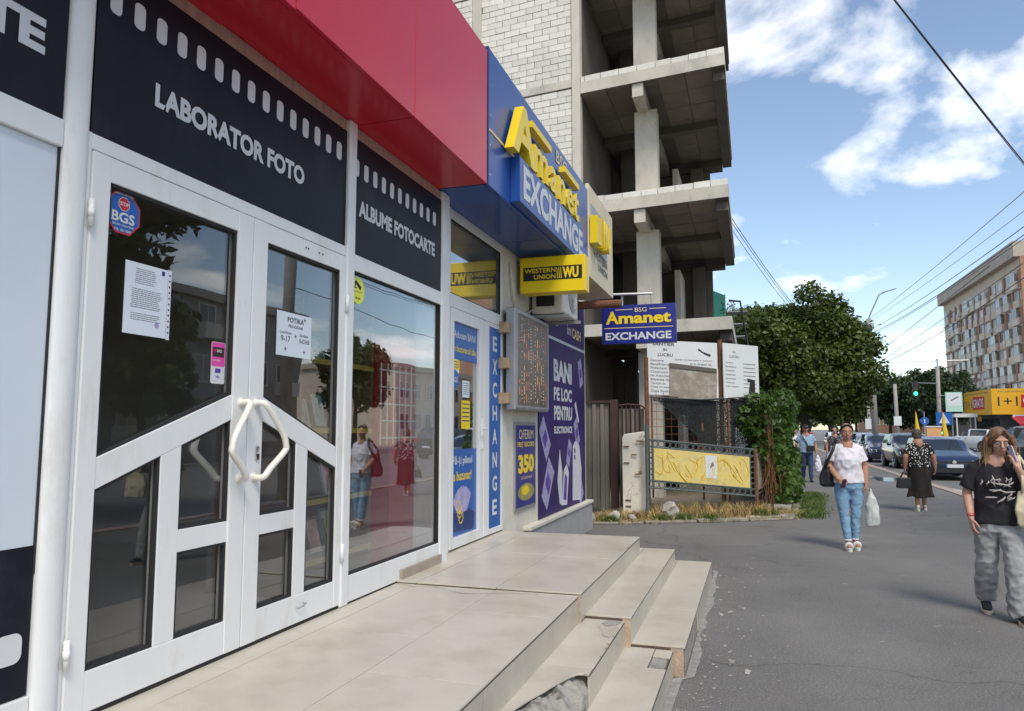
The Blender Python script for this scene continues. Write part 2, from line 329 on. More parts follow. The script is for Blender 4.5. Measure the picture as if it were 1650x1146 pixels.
def asphalt(name, base, light, patch=.5, crack=True):
    m = bpy.data.materials.new(name); MATS[name] = m; m.use_nodes = True; t = m.node_tree; n = t.nodes.new; l = t.links.new
    b = t.nodes['Principled BSDF']; b.inputs['Roughness'].default_value = .82; c = n('ShaderNodeTexCoord')
    def nz(s, d=8, r=.6):
        q = n('ShaderNodeTexNoise'); q.inputs['Scale'].default_value = s; q.inputs['Detail'].default_value = d; q.inputs['Roughness'].default_value = r; l(c.outputs['Object'], q.inputs[0]); return q.outputs[0]
    def mr(x, a, bb, c0, c1):
        q = n('ShaderNodeMapRange'); q.inputs[1].default_value = a; q.inputs[2].default_value = bb; q.inputs[3].default_value = c0; q.inputs[4].default_value = c1; l(x, q.inputs[0]); return q.outputs[0]
    def mix(f, a, bb):
        q = n('ShaderNodeMixRGB'); l(f, q.inputs[0])
        for i, v in ((1, a), (2, bb)):
            if isinstance(v, tuple): q.inputs[i].default_value = (*v, 1)
            else: l(v, q.inputs[i])
        return q.outputs[0]
    col = mix(mr(nz(.55, 6), .35, .68, 0, 1), base, light)
    col = mix(mr(nz(1.7, 8, .7), .52, .70, 0, .55), col, tuple(v*.62 for v in base)); col = mix(mr(nz(.23, 3, .4), .56, .60, 0, .35), col, tuple(v*1.25 for v in light))
    col = mix(mr(nz(60, 4, .75), .48, .66, 0, .6), col, tuple(v*1.9 for v in light))          # aggregate
    col = mix(mr(nz(85, 4, .75), .50, .66, 0, .75), col, tuple(v*.45 for v in base))
    col = mix(mr(nz(7.5, 4, .5), .69, .725, 0, patch), col, (.34, .33, .31))               # dried spots
    if crack:
        vo = n('ShaderNodeTexVoronoi'); vo.feature = 'DISTANCE_TO_EDGE'; vo.inputs['Scale'].default_value = .28
        vd = n('ShaderNodeVectorMath'); vd.operation = 'MULTIPLY_ADD'; nn = n('ShaderNodeTexNoise'); nn.inputs['Scale'].default_value = 1.3; nn.inputs['Detail'].default_value = 8
        l(c.outputs['Object'], nn.inputs[0]); l(nn.outputs['Color'], vd.inputs[0]); vd.inputs[1].default_value = (1.1, 1.1, 0); l(c.outputs['Object'], vd.inputs[2]); l(vd.outputs[0], vo.inputs['Vector'])
        col = mix(mr(vo.outputs['Distance'], .0, .005, .5, 0), col, (.03, .028, .026))
    l(col, b.inputs['Base Color'])
    bp = n('ShaderNodeBump'); bp.inputs['Strength'].default_value = .35; bp.inputs['Distance'].default_value = .006; l(nz(120, 3), bp.inputs['Height']); l(bp.outputs[0], b.inputs['Normal'])
    return m
asphalt('asphalt', (.125, .121, .114), (.178, .172, .162)); asphalt('road_asphalt', (.14, .138, .135), (.19, .187, .182), .1); asphalt('asphalt_far', (.16, .158, .154), (.2, .197, .19), .1, False)
# ---------------------------------------------------------------- the setting
def sheet(name, pts, z, m, par=None):
    q = MB(); q.add([(x, y, z) for x, y in pts], [tuple(range(len(pts)))]); return tag(q.build(name, m, par), kind='structure')
sheet('ground', [(-900, -900), (900, -900), (900, 1500), (-900, 1500)], -.16, 'asphalt_far')
q = MB(); q.box(-30, 4.75, -30, 200, -.15, 0); tag(q.build('pavement', 'asphalt'), kind='structure')
sheet('road', [(5.04, -60), (20, -60), (20, 320), (5.04, 320)], -.11, 'road_asphalt')
q = MB(); q.box(20.25, 70, -60, 320, -.15, .0); tag(q.build('far_pavement', 'asphalt_far'), kind='structure')
q = MB(); q.box(20.0, 20.25, -60, 320, -.15, .02); tag(q.build('far_kerb', 'kerb'), kind='structure')
ks = tag(empty('kerb', (4.9, 0, 0)), kind='structure')
for i in range(52):
    y0 = -4+i*1.0; q = MB(); dz = random.Random(i).uniform(-.008, .008); dx = random.Random(i+99).uniform(-.012, .012); q.box(4.756+dx, 5.03+dx, y0+.01, y0+.99, -.14, .022+dz); q.build('kerb_stone', 'kerb_pink', ks, bevel=.012)
q = MB(); q.box(4.757, 5.03, 48.02, 200, -.14, .02); q.build('kerb_run', 'kerb_pink', ks)
# paint on the road edge, puddle on the pavement
for k, (x0, y0, dx, dy) in enumerate([(5.25, 22.6, .28, 2.1), (5.6, 18.2, .26, 2.0), (5.75, 14.6, .26, 2.0)]):
    q = MB(); q.add([(x0, y0, -.106), (x0+dx, y0, -.106), (x0+dx*.9, y0+dy, -.106), (x0-.05, y0+dy, -.106)], [(0, 1, 2, 3)]); mat('road_paint', (.62, .62, .60), .8, .2, 6, dirt=(.2, .2, .2), dthr=(.5, .62), dscale=5)
    tag(q.build('road_marking', 'road_paint'), kind='structure')
mat('water', (.03, .032, .034), .03, .05, spec=1.0)
rr = random.Random(4); q = MB(); pts = []
for i in range(36):
    a = 2*math.pi*i/36; r = 1+.22*math.sin(3*a+1)+.12*math.sin(7*a); pts.append((4.02+.42*r*math.cos(a), 27.0+1.2*r*math.sin(a)))
tag(sheet('puddle', pts, .004, 'water'), kind='structure')
# ---------------------------------------------------------------- entrance steps
st = thing('entrance_steps', 'beige tiled entrance landing with two steps, broken at the near corner', 'steps', (-1.6, 4.5, 0))
q = MB(); q.box(-2.7, -.49, 5.17, 8.46, .0, .178); q.box(-2.7, -.83, 5.14, 8.11, .178, .348); q.box(-2.7, -1.135, 4.99, 7.70, .348, .518)
q.box(-2.7, -.55, -.6, 5.17, .0, .153); q.box(-2.7, -.87, 4.02, 5.14, .153, .323); q.box(-2.7, -1.15, -.6, 4.99, .323, .503); q.box(-2.7, -1.151, -.6, 4.02, .153, .323)
q.build('core', 'step_core', st)
def tiles(name, x0, x1, ys, z, m='tile', th=.012, gap=.0055, skip=()):
    for i, (a, b) in enumerate(zip(ys[:-1], ys[1:])):
        if i in skip: continue
        r_ = random.Random(int(abs(x0*997+a*131+z*53)*10)); t = r_.uniform(-.0015, .0015)
        q = MB(); q.box(x0+gap/2, x1-gap/2, a+gap/2, b-gap/2, z-th, z+t); q.build(name, m, st, bevel=.0018)
def risers(x, ys, z0, z1, th=.011, gap=.004, along='y'):
    for i, (a, b) in enumerate(zip(ys[:-1], ys[1:])):
        q = MB()
        if along == 'y': q.box(x-th, x, a+gap/2, b-gap/2, z0, z1-.0135)
        else: q.box(a+gap/2, b-gap/2, x-th, x, z0, z1-.0135)
        q.build('riser_tile', 'tile_riser', st, bevel=.0015)
# far part
tiles('tile', -1.72, -1.122, [4.985, 6.35, 7.55, 7.72], .53); tiles('tile', -2.32, -1.72, [4.985, 5.2, 6.42, 7.45, 7.72], .53); tiles('tile', -2.66, -2.32, [5.9, 6.42, 7.45, 7.72], .53); tiles('tile', -2.48, -2.32, [4.985, 5.895], .53)
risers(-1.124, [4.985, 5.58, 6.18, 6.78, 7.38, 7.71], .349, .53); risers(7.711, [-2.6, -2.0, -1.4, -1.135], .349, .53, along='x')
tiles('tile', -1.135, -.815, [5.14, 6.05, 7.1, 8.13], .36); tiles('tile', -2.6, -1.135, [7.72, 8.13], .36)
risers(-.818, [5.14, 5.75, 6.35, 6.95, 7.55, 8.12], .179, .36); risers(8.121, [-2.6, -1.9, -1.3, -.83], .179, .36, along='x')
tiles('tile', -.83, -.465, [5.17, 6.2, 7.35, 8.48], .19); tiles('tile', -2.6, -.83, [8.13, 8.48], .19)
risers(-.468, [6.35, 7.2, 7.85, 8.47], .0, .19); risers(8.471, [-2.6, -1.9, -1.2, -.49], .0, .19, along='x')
q = MB(); q.box(-.49, -.476, 5.17, 6.34, .0, .176); q.build('bare_riser', 'rough_concrete', st)
# near part
tiles('tile', -1.72, -1.138, [-.6, .75, 1.95, 3.15, 4.35, 4.98], .515); tiles('tile', -2.32, -1.72, [-.6, .15, 1.35, 2.55, 3.75, 4.98], .515); tiles('tile', -2.48, -2.32, [-.6, .6, 1.8, 3.0, 4.2, 4.98], .515)
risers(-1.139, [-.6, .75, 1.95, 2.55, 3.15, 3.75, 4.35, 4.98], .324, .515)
tiles('tile', -1.15, -.858, [4.1, 4.62, 5.135], .335)
# broken tile of the second step, with the concrete showing
brk = [(-1.15, 4.096), (-1.15, 3.10), (-1.12, 3.28), (-1.09, 3.40), (-1.055, 3.56), (-1.02, 3.68), (-.985, 3.82), (-.95, 3.93), (-.92, 3.99), (-.89, 4.0), (-.862, 3.985), (-.862, 4.096)]
q = MB(); q.prism([(x, y, .323) for x, y in brk], (0, 0, 1), .0115); q.build('broken_tile', 'tile', st, bevel=.0015)
risers(-.859, [4.0, 4.45, 4.85, 5.135], .154, .335)
def lump(name, x0, x1, y0, y1, fz, m, nx=26, ny=34, seed=0, amp=.02, zb=0):
    v = []; f = []
    for i in range(nx+1):
        for j in range(ny+1):
            x = x0+(x1-x0)*i/nx; y = y0+(y1-y0)*j/ny; c = Vector((x*9+seed, y*9, seed)); edge = (i in (0, nx) or j in (0, ny))
            z = fz(x, y)+amp*(noise.noise(c)+.5*noise.noise(c*2.3)+.35*abs(noise.noise(c*5)))
            v.append((x, y, zb if edge else max(z, zb+.002)))
    for i in range(nx):
        for j in range(ny): a = i*(ny+1)+j; f.append((a, a+ny+1, a+ny+2, a+1))
    q = MB(); q.add(v, f); q.build(name, m, st, smooth=False)
lump('exposed_concrete', -1.148, -.862, 1.2, 4.06, lambda x, y: .298-.11*max(0, (x+.985)/.12)**1.6*(1 if y < 3.85 else .5)-.02*max(0, 3.3-y), 'rough_concrete', 40, 190, 3, .034, .153)
tiles('tile', -.87, -.545, [-.6, .4, 1.5, 2.6, 3.75, 4.75], .165); tiles('tile', -.87, -.66, [4.75, 5.165], .165); tiles('tile', -.66, -.545, [5.0, 5.165], .165)
q = MB(); q.box(-.656, -.56, 4.755, 4.995, .148, .1545); q.build('broken_patch', 'rough_concrete', st)
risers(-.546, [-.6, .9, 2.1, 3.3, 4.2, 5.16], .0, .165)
mat('raw_edge', (.46, .34, .245), .95, .25, 14, bump=.6, bscale=60)
for x0, x1, y, z0, z1 in ((-1.15, -1.124, 4.989, .33, .517), (-.872, -.82, 5.139, .155, .347), (-.56, -.478, 5.169, .0, .177)):
    q = MB(); q.box(x0, x1, y-.004, y-.0005, z0, z1); q.build('raw_edge', 'raw_edge', st)
# crumbs and paint flecks lying by the steps
rr = random.Random(8); q = MB()
for i in range(330):
    y = rr.uniform(3.2, 9.6); x = -.5+abs(rr.gauss(0, .3))+.03; s = rr.choice([rr.uniform(.003, .012)]*6+[rr.uniform(.012, .034)]); a = rr.random()*6.3
    q.add([(x+s*math.cos(a+k*1.57+rr.uniform(-.4, .4))*rr.uniform(.6, 1.3), y+s*2*math.sin(a+k*1.57)*rr.uniform(.6, 1.3), .0035) for k in range(4)], [(0, 1, 2, 3)])
tag(q.build('debris', mat('crumb', (.32, .305, .275), .95, .2, 20, island=.45)), 'pale mortar crumbs scattered on the asphalt beside the steps', 'debris', kind='stuff')

# dried mortar smear along the foot of the steps
rr = random.Random(18); lo = []; hi = []
for i in range(60):
    y = 4.3+i*.08; x0 = -.545 if y < 5.17 else -.467; lo.append((x0, y)); hi.append((x0+.02+.07*max(0, noise.noise(Vector((y*1.7, 3, 0)))+.35)+rr.uniform(0, .015), y))
q = MB(); n_ = len(lo); q.add([(x, y, .0042) for x, y in lo]+[(x, y, .0042) for x, y in hi], [(i, n_+i, n_+i+1, i+1) for i in range(n_-1)]); q.build('mortar_smear', mat('smear', (.28, .27, .255), .95, .3, 14), st)
# dark joints below the nosings, cracks
mat('crack', (.05, .042, .035), .95, .2)
for x, y0, y1, z in ((-1.1235, 4.99, 7.71, .53), (-.8175, 5.145, 8.12, .36), (-.4675, 5.175, 8.47, .19), (-1.1385, -.6, 4.98, .515), (-.8585, 4.0, 5.135, .335), (-.5455, -.6, 5.16, .165)):
    q = MB(); q.box(x-.008, x+.0012, y0, y1, z-.0148, z-.0122); q.build('edge_joint', 'crack', st)
def crackline(pts, z, w_=.003):
    q = MB(); n_ = len(pts); q.add([(x, y-w_*(.4+.6*math.sin(i*2.1)**2), z) for i, (x, y) in enumerate(pts)]+[(x, y+w_*(.4+.6*math.cos(i*1.7)**2), z) for i, (x, y) in enumerate(pts)], [(i, i+1, n_+i+1, n_+i) for i in range(n_-1)]); q.build('crack', 'crack', st)
crackline([(-2.46, 4.95), (-2.3, 4.90), (-2.15, 4.93), (-2.02, 4.86), (-1.9, 4.80), (-1.78, 4.83), (-1.6, 4.90), (-1.4, 4.93)], .5172)
crackline([(-1.13, 4.985), (-1.5, 4.983), (-1.9, 4.984), (-2.3, 4.982)], .5178, .005)
crackline([(-.99, 5.12), (-.985, 5.02), (-1.0, 4.93), (-.96, 4.86), (-.93, 4.74), (-.88, 4.70)], .3372); crackline([(-.93, 4.74), (-.90, 4.9), (-.87, 4.95)], .3373)
q = MB(); q.prism([(-.97, 5.125, .3365), (-.99, 5.02, .3365), (-.95, 4.96, .3365), (-.89, 5.0, .3365), (-.87, 5.11, .3365)], (0, 0, 1), .0012); q.build('patch', 'rough_concrete', st)
q = MB(); rr = random.Random(31)
for (x, y0, y1, z) in ((-.859, 4.3, 5.1, .336), (-.465, 5.2, 6.3, .190), (-1.122, 6.9, 7.2, .531)):
    for k in range(9): y = rr.uniform(y0, y1); s_ = rr.uniform(.008, .03); q.add([(x+.0016, y-s_, z), (x+.0016, y+s_, z), (x-.006-rr.random()*.012, y+s_*.3, z+.0006)], [(0, 1, 2)])
q.build('chips', 'rough_concrete', st)['kind'] = 'stuff'
# ---------------------------------------------------------------- shop building shell
XF = -2.48; XE = -2.60; F1 = FX(XF); FE = FX(XE)
sb = thing('shop_building', 'single storey shop building with plain plaster walls behind the shopfronts', 'building', (-6, 5, 0))
q = MB(); q.box(-9.0, -2.72, -3, 12.05, 3.66, 4.55); q.build('roof_block', 'plaster', sb)
q = MB(); q.box(-9, -2.72, -3, 12.05, 0, .5); q.build('floor_slab', 'grout', sb)
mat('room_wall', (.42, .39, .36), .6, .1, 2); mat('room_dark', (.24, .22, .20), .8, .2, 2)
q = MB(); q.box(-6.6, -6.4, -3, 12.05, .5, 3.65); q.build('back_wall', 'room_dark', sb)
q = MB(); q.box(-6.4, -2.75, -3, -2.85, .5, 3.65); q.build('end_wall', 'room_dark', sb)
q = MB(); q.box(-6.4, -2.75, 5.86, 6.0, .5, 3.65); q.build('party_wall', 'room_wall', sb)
q = MB(); q.box(-6.4, -2.70, 7.76, 12.05, .0, 3.655); q.build('side_wall', 'plaster', sb)
q = MB(); q.box(-6.4, -2.75, -2.85, 7.76, .505, .52); q.build('shop_floor', 'room_wall', sb)
# plaster pier right of the exchange door, plinth and end wall
q = MB(); q.box(-2.70, -2.60, 7.73, 12.0, .40, 3.66); q.build('pier', 'plaster', sb)
q = MB(); q.box(-2.70, -2.52, 8.55, 12.1, .0, .43); q.build('plinth', 'plinth_grey', sb, bevel=.01)
q = MB(); q.box(-2.70, -2.50, 8.50, 12.12, .431, .475); q.build('plinth_cap', 'plaster', sb, bevel=.006)
# ---------------------------------------------------------------- photo shop front
ps = thing('photo_shop_front', 'white aluminium photo shop front with black film strip fascia panels', 'shopfront', (XF, 3.2, .53))
def fr(name, rects, par, m='frame_white', f=F1, h0=-.05, h1=.0, bevel=.004):
    q = MB()
    for (a0, a1, b0, b1) in rects: f.rect(q, a0, a1, b0, b1, h0, h1)
    return q.build(name, m, par, bevel=bevel)
# posts (the left one a half round cover)
q = MB(); q.rings([[Vector((XF+.0+.028*max(0, math.sin(a)), 2.15+.055*math.cos(a), z)) if math.sin(a) > -.01 else Vector((XF-.06, 2.15+.055*math.cos(a), z)) for a in [2*math.pi*i/24 for i in range(24)]][::-1] for z in (.5, 3.655)]); q.build('post', 'frame_white', ps, smooth=False)
fr('jamb', [(2.208, 2.226, .515, 2.80)], ps, h1=.004)
fr('post', [(4.18, 4.277, .515, 3.655)], ps, h1=.02, bevel=.012)
fr('post', [(5.742, 5.90, .515, 3.655)], ps, h1=.012, h0=-.24, bevel=.012)
fr('rail', [(2.226, 4.178, 2.732, 2.797)], ps, h1=.006); fr('rail', [(4.279, 5.74, 2.662, 2.772)], ps, h1=.006); fr('rail', [(4.279, 5.74, .525, .69)], ps, h1=.006)
fr('rail', [(.6, 2.093, 2.69, 2.797)], ps, h1=.008); fr('rail', [(.6, 2.093, .525, .675)], ps, h1=.006)
fr('header_strip', [(.6, 5.74, 3.572, 3.652)], ps, 'strip_brown', h1=-.012, bevel=0)
q = MB(); F1.rect(q, .6, 2.09, 1.2, 2.688, -.05, -.012); q.build('infill_panel', 'panel_white', ps)
q = MB(); F1.rect(q, 2.086, 2.098, 1.1, 2.69, -.05, -.006); q.build('gasket', 'rubber', ps)
mat('brown_sill', (.36, .29, .24), .6, .15, 8)
q = MB(); F1.rect(q, 5.02, 5.742, .531, .60, .007, .03); q.build('skirting', 'brown_sill', ps)
def film(par, holes, hz0, hz1, wd, h=.002):
    for c in holes:
        q = MB(); F1.rrect(q, c-wd/2, c+wd/2, hz0, hz1, .022, h-.0015, h); q.build('film_perforation', 'vinyl_white', par)
def fascia(a0, a1, b0, b1, words, holes, hz, box):
    q = MB(); F1.rect(q, a0, a1, b0, b1, -.05, -.004); o = q.build('fascia_panel', 'panel_black', ps)
    film(o, [c for c in holes if a0+.02 < c < a1-.03], hz[0], hz[1], .06, -.002)
    if words: text(F1, words, *box, -.001, 'vinyl_white', par=o, bold=.045)
fascia(2.222, 4.178, 2.80, 3.57, 'LABORATOR FOTO', [2.31+.1265*i for i in range(16)], (3.345, 3.46), (2.54, 3.70, 3.045, 3.155))
fascia(4.279, 5.74, 2.775, 3.57, 'ALBUME FOTOCARTE', [4.31+.1285*i for i in range(12)], (3.31, 3.425), (4.345, 5.605, 3.045, 3.16))
fascia(.6, 2.093, 2.80, 3.57, 'ACTE', [.7+.1265*i for i in range(11)], (3.345, 3.46), (1.44, 2.0, 3.01, 3.15))
q = MB(); F1.rect(q, .6, 2.09, .68, 1.197, -.05, -.008); o = q.build('lower_panel', 'panel_black', ps)
for c in (1.40, 1.70, 2.01): q = MB(); F1.rrect(q, c-.05, c+.05, .80, .905, .03, -.0075, -.005); q.build('film_perforation', 'vinyl_white', o)
# window
q = MB(); F1.rect(q, 4.279, 5.741, .688, 2.664, -.030, -.024); q.build('window_pane', 'glass', ps)
fr('window_gasket', [(4.277, 4.289, .69, 2.662), (5.73, 5.742, .69, 2.662), (4.289, 5.73, .69, .699), (4.289, 5.73, 2.652, 2.662)], ps, 'rubber', h0=-.04, h1=-.004, bevel=0)
# double door: each leaf a part with rails, panes and handle
def leaf(y0, y1, flip):
    w_ = y1-y0; u = (lambda t: y1-t) if flip else (lambda t: y0+t)          # t measured from the hinge side
    hs = .09 if not flip else .065; ms = .118; zt = 2.727; zb = .535
    d = MB(); H0, H1 = -.045, .012
    def R4(t0, t1, b0, b1, hh=H1): F1.rect(d, min(u(t0), u(t1)), max(u(t0), u(t1)), b0, b1, H0, hh)
    lf = empty('door', (XF, (y0+y1)/2, zb)); parent(lf, ps); WM[lf.name] = Matrix.Translation((XF, (y0+y1)/2, zb))
    tl = lambda t: 1.505+(t-hs)/(w_-hs-ms)*.285           # top of the slanted rail
    bl = lambda t: tl(t)-.125
    def P4(name, pts, m, h0, h1, bevel=.003):
        q = MB(); pp = [(u(a), b) for a, b in pts]
        if flip: pp = pp[::-1]
        F1.poly(q, pp, h0, h1); return q.build(name, m, lf, bevel=bevel)
    e = w_-ms
    P4('stile', [(0, zb), (hs, zb), (hs, zt), (0, zt)], 'frame_white', H0, H1)
    P4('stile', [(e, zb), (w_, zb), (w_, zt), (e, zt)], 'frame_white', H0, H1+.001)
    P4('rail', [(hs, 2.625), (e, 2.625), (e, zt), (hs, zt)], 'frame_white', H0, H1-.002)
    P4('rail', [(hs, zb), (e, zb), (e, .69), (hs, .69)], 'frame_white', H0, H1-.002)
    P4('rail', [(hs, bl(hs)), (e, bl(e)), (e, tl(e)), (hs, tl(hs))], 'frame_white', H0, H1-.003)
    m0, m1 = (.435, .555) if not flip else (.38, .495)
    P4('mullion', [(m0, .69), (m1, .69), (m1, bl(m1)), (m0, bl(m0))], 'frame_white', H0, H1-.004)
    P4('rail', [(m1, 1.068), (e, 1.068), (e, 1.168), (m1, 1.168)], 'frame_white', H0, H1-.006)
    for pts in ([(hs, tl(hs)), (e, tl(e)), (e, 2.625), (hs, 2.625)], [(hs, .69), (m0, .69), (m0, bl(m0)), (hs, bl(hs))], [(m1, .69), (e, .69), (e, 1.068), (m1, 1.068)], [(m1, 1.168), (e, 1.168), (e, bl(e)), (m1, bl(m1))]):
        P4('pane', pts, 'glass', -.026, -.020, 0)
        k = len(pts); g = MB(); cx = sum(p[0] for p in pts)/k; cy = sum(p[1] for p in pts)/k
        for i in range(k):
            a, b = pts[i], pts[(i+1) % k]; s_ = .014
            ia = (a[0]+(s_ if cx > a[0] else -s_), a[1]+(s_ if cy > a[1] else -s_)); ib = (b[0]+(s_ if cx > b[0] else -s_), b[1]+(s_ if cy > b[1] else -s_))
            pp = [(u(x), y) for x, y in (a, b, ib, ia)]
            if flip: pp = pp[::-1]
            F1.poly(g, pp, -.019, .002)
        g.build('gasket', 'rubber', lf)
    # bent pull handle
    hy = u(w_-.055); s_ = -1 if not flip else 1; zz = [1.752, 1.752, 1.715, 1.60, 1.535, 1.50, 1.42, 1.372, 1.372]; yy = [0, 0, .02, .085, .105, .10, .035, .008, 0]; hh = [0, .055, .07, .08, .082, .08, .07, .055, 0]
    yy = [v*(1.55 if flip else 1.45) for v in yy]
    ctrl = [Vector((XF+.01+h_*1.0, hy+s_*v, z)) for v, z, h_ in zip(yy, zz, hh)]; path = []
    for i in range(len(ctrl)-1):
        p0 = ctrl[max(i-1, 0)]; p1 = ctrl[i]; p2 = ctrl[i+1]; p3 = ctrl[min(i+2, len(ctrl)-1)]
        for k in range(5):
            t = k/5; path.append(.5*((2*p1)+(p2-p0)*t+(2*p0-5*p1+4*p2-p3)*t*t+(3*p1-p0-3*p2+p3)*t**3))
    path.append(ctrl[-1]); q = MB(); q.tube(path, .0165, 12)
    for z in (1.752, 1.372): q.tube([(XF+.011, hy, z), (XF+.02, hy, z)], .025, 14)
    q.build('handle', 'handle', lf, smooth=True)
    # inner handle seen through the glass
    q = MB(); q.tube([Vector((2*(XF-.02)-p.x, p.y, p.z)) for p in path], .0165, 10); q.build('inner_handle', 'handle', lf, smooth=True)
    if not flip:
        for z in (.78, 2.47): q = MB(); q.tube([(XF+.022, y0-.006, z-.055), (XF+.022, y0-.006, z+.055)], .012, 10); q.tube([(XF+.022, y0-.006, z-.018), (XF+.022, y0-.006, z+.018)], .0135, 10); q.build('hinge', 'frame_white', lf, smooth=True)
    else:
        for z in (.85, 2.42): q = MB(); q.tube([(XF+.022, y1+.006, z-.055), (XF+.022, y1+.006, z+.055)], .012, 10); q.build('hinge', 'frame_white', lf, smooth=True)
        q = MB(); F1.rrect(q, 3.305, 3.335, 1.455, 1.53, .012, .013, .02); q.build('lock_plate', 'chrome', lf)
        q = MB(); F1.disc(q, (3.32, 1.482), .009, .02, .024, 12); F1.rect(q, 3.315, 3.325, 1.462, 1.482, .02, .0235); q.build('keyhole', 'black', lf)
        for yy_ in (3.72, 3.745, 3.86, 3.90): q = MB(); F1.disc(q, (yy_, 2.68), .006, .0102, .0125, 10); q.build('screw_hole', 'black', lf)
        q = MB(); q.tube([(XF+.012, 3.72, .62), (XF+.03, 3.72, .62), (XF+.035, 3.75, .625), (XF+.035, 3.78, .635), (XF+.012, 3.785, .635)], .004, 6); q.build('hook', 'steel_grey', lf)
leaf(2.228, 3.234, False); leaf(3.242, 4.176, True)
fr('threshold', [(2.226, 4.178, .516, .533)], ps, 'rubber', h0=-.05, h1=.005, bevel=0)
# ---------------------------------------------------------------- interior of the photo shop
cab = thing('display_shelving', 'dark wooden shelves inside the photo shop window', 'shelving', (-3.9, 4.9, .53))
mat('shelf_wood', (.19, .125, .075), .5, .2, 5); mat('shelf_edge', (.40, .28, .04), .5, .1)
for z in (.74, 1.14, 1.62, 2.10):
    q = MB(); q.box(-3.5, -2.85, 4.3, 5.25, z-.03, z); q.build('shelf', 'shelf_wood', cab); q = MB(); q.box(-2.85, -2.835, 4.3, 5.25, z-.032, z+.004); q.build('shelf_edge', 'shelf_edge', cab)
for y in (4.28, 5.25): q = MB(); q.box(-3.5, -2.85, y-.015, y+.015, .52, 2.5); q.build('upright', 'shelf_wood', cab)
q = MB(); q.box(-3.54, -3.502, 4.26, 5.27, .52, 2.5); q.build('back_board', 'room_dark', cab)
rr = random.Random(5); ff = [mat('pf%d' % i, c, .4, .1) for i, c in enumerate([(.5, .5, .48), (.05, .05, .05), (.42, .3, .12), (.12, .3, .34), (.4, .42, .45)])]
pic = [mat('pic%d' % i, c, .5, .5, 9) for i, c in enumerate([(.30, .42, .46), (.42, .40, .36), (.16, .28, .34), (.45, .25, .22)])]
for zi, z in enumerate((.74, 1.14, 1.62, 2.10)):
    for k in range(4):
        y = 4.42+k*.22; hw = rr.uniform(.07, .10); hh = rr.uniform(.2, .29); x = -3.02+rr.uniform(-.1, .1)
        f = Frame((x, y, z), (0, 1, 0), (-.25, 0, 1)); 
        pf = thing('picture_frame', 'small %s picture frame on the %s display shelf' % (['pale', 'black', 'wooden', 'teal', 'grey'][(zi*2+k) % 5], ['lowest', 'second', 'third', 'top'][zi]), 'picture frame', (x, y, z), 'picture frames on the display shelves')
        q = MB()
        for (a0, a1, b0, b1) in ((-hw, hw, 0, .02), (-hw, hw, hh-.02, hh), (-hw, -hw+.02, .02, hh-.02), (hw-.02, hw, .02, hh-.02)): f.rect(q, a0, a1, b0, b1, 0, .018)
        q.build('frame', ff[(zi*2+k) % 5], pf); q = MB(); f.rect(q, -hw+.02, hw-.02, .02, hh-.02, .001, .008); q.build('picture', pic[(zi+k*3) % 4], pf)
mat('red_stand', (.40, .02, .045), .45, .1, 2)
rs = thing('red_display_stand', 'tall red display stand with a white wire grid beside the shelving', 'stand', (-2.95, 5.6, .53))
q = MB(); q.box(-2.95, -2.70, 5.28, 5.72, .52, 2.3); q.build('panel', 'red_stand', rs)
q = MB()
for i in range(5): q.tube([(-2.68, 5.06, 1.55+i*.13), (-2.68, 5.73, 1.55+i*.13)], .006, 6)
for i in range(7): q.tube([(-2.68, 5.08+i*.105, 1.5), (-2.68, 5.08+i*.105, 2.12)], .006, 6)
q.build('wire_grid', 'vinyl_white', rs)
co = thing('shop_counter', 'dark shop counter with a red front inside the photo shop', 'counter', (-4.6, 2.8, .53))
q = MB(); q.box(-5.0, -4.4, 1.2, 3.6, .52, 1.45); q.build('body', 'red_stand', co); q = MB(); q.box(-5.05, -4.33, 1.15, 3.65, 1.451, 1.49); q.build('counter_top', 'shelf_wood', co)
wr = thing('wall_rack', 'rack of albums and frames on the back wall of the photo shop', 'rack', (-6.3, 2.8, .53))
q = MB()
for z in (1.0, 1.5, 2.0, 2.5): q.box(-6.39, -6.1, .8, 4.4, z-.02, z)
q.build('shelf', 'shelf_wood', wr)
for z in (1.0, 1.5, 2.0, 2.5):
    for k in range(11):
        q = MB(); y = .95+k*.31; q.box(-6.3, -6.16, y, y+rr.uniform(.1, .24), z, z+rr.uniform(.2, .36)); q.build('album', ff[rr.randrange(5)], wr)
# ---------------------------------------------------------------- exchange shop front
es = thing('exchange_shop_front', 'white door with blue poster glass and narrow blue EXCHANGE side panel', 'shopfront', (XE, 7, .53))
fr('frame', [(5.95, 6.22, .53, 3.655)], es, f=FE, h1=.01); fr('frame', [(6.22, 7.72, 3.56, 3.655)], es, f=FE, h1=.006); fr('frame', [(6.22, 7.72, 2.735, 2.86)], es, f=FE, h1=.006); fr('frame', [(7.66, 7.725, 2.86, 3.56)], es, f=FE, h1=.005)
q = MB(); FE.rect(q, 6.22, 7.66, 2.86, 3.56, -.03, -.024); q.build('transom_pane', 'glass', es)
fr('gasket', [(6.22, 6.232, 2.86, 3.56), (7.648, 7.66, 2.86, 3.56), (6.232, 7.648, 2.86, 2.87), (6.232, 7.648, 3.55, 3.56)], es, 'rubber', f=FE, h0=-.02, h1=-.001, bevel=0)
ed = empty('door', (XE, 6.66, .54)); parent(ed, es); WM[ed.name] = Matrix.Translation((XE, 6.66, .54))
for r4 in ((6.235, 6.315, .545, 2.73), (6.985, 7.11, .545, 2.73), (6.315, 6.985, .545, .64), (6.315, 6.985, 2.615, 2.73)): fr('rail', [r4], ed, f=FE, h1=.012)
q = MB(); FE.rect(q, 6.315, 6.985, .64, 2.615, -.03, -.024); q.build('pane', 'glass', ed)
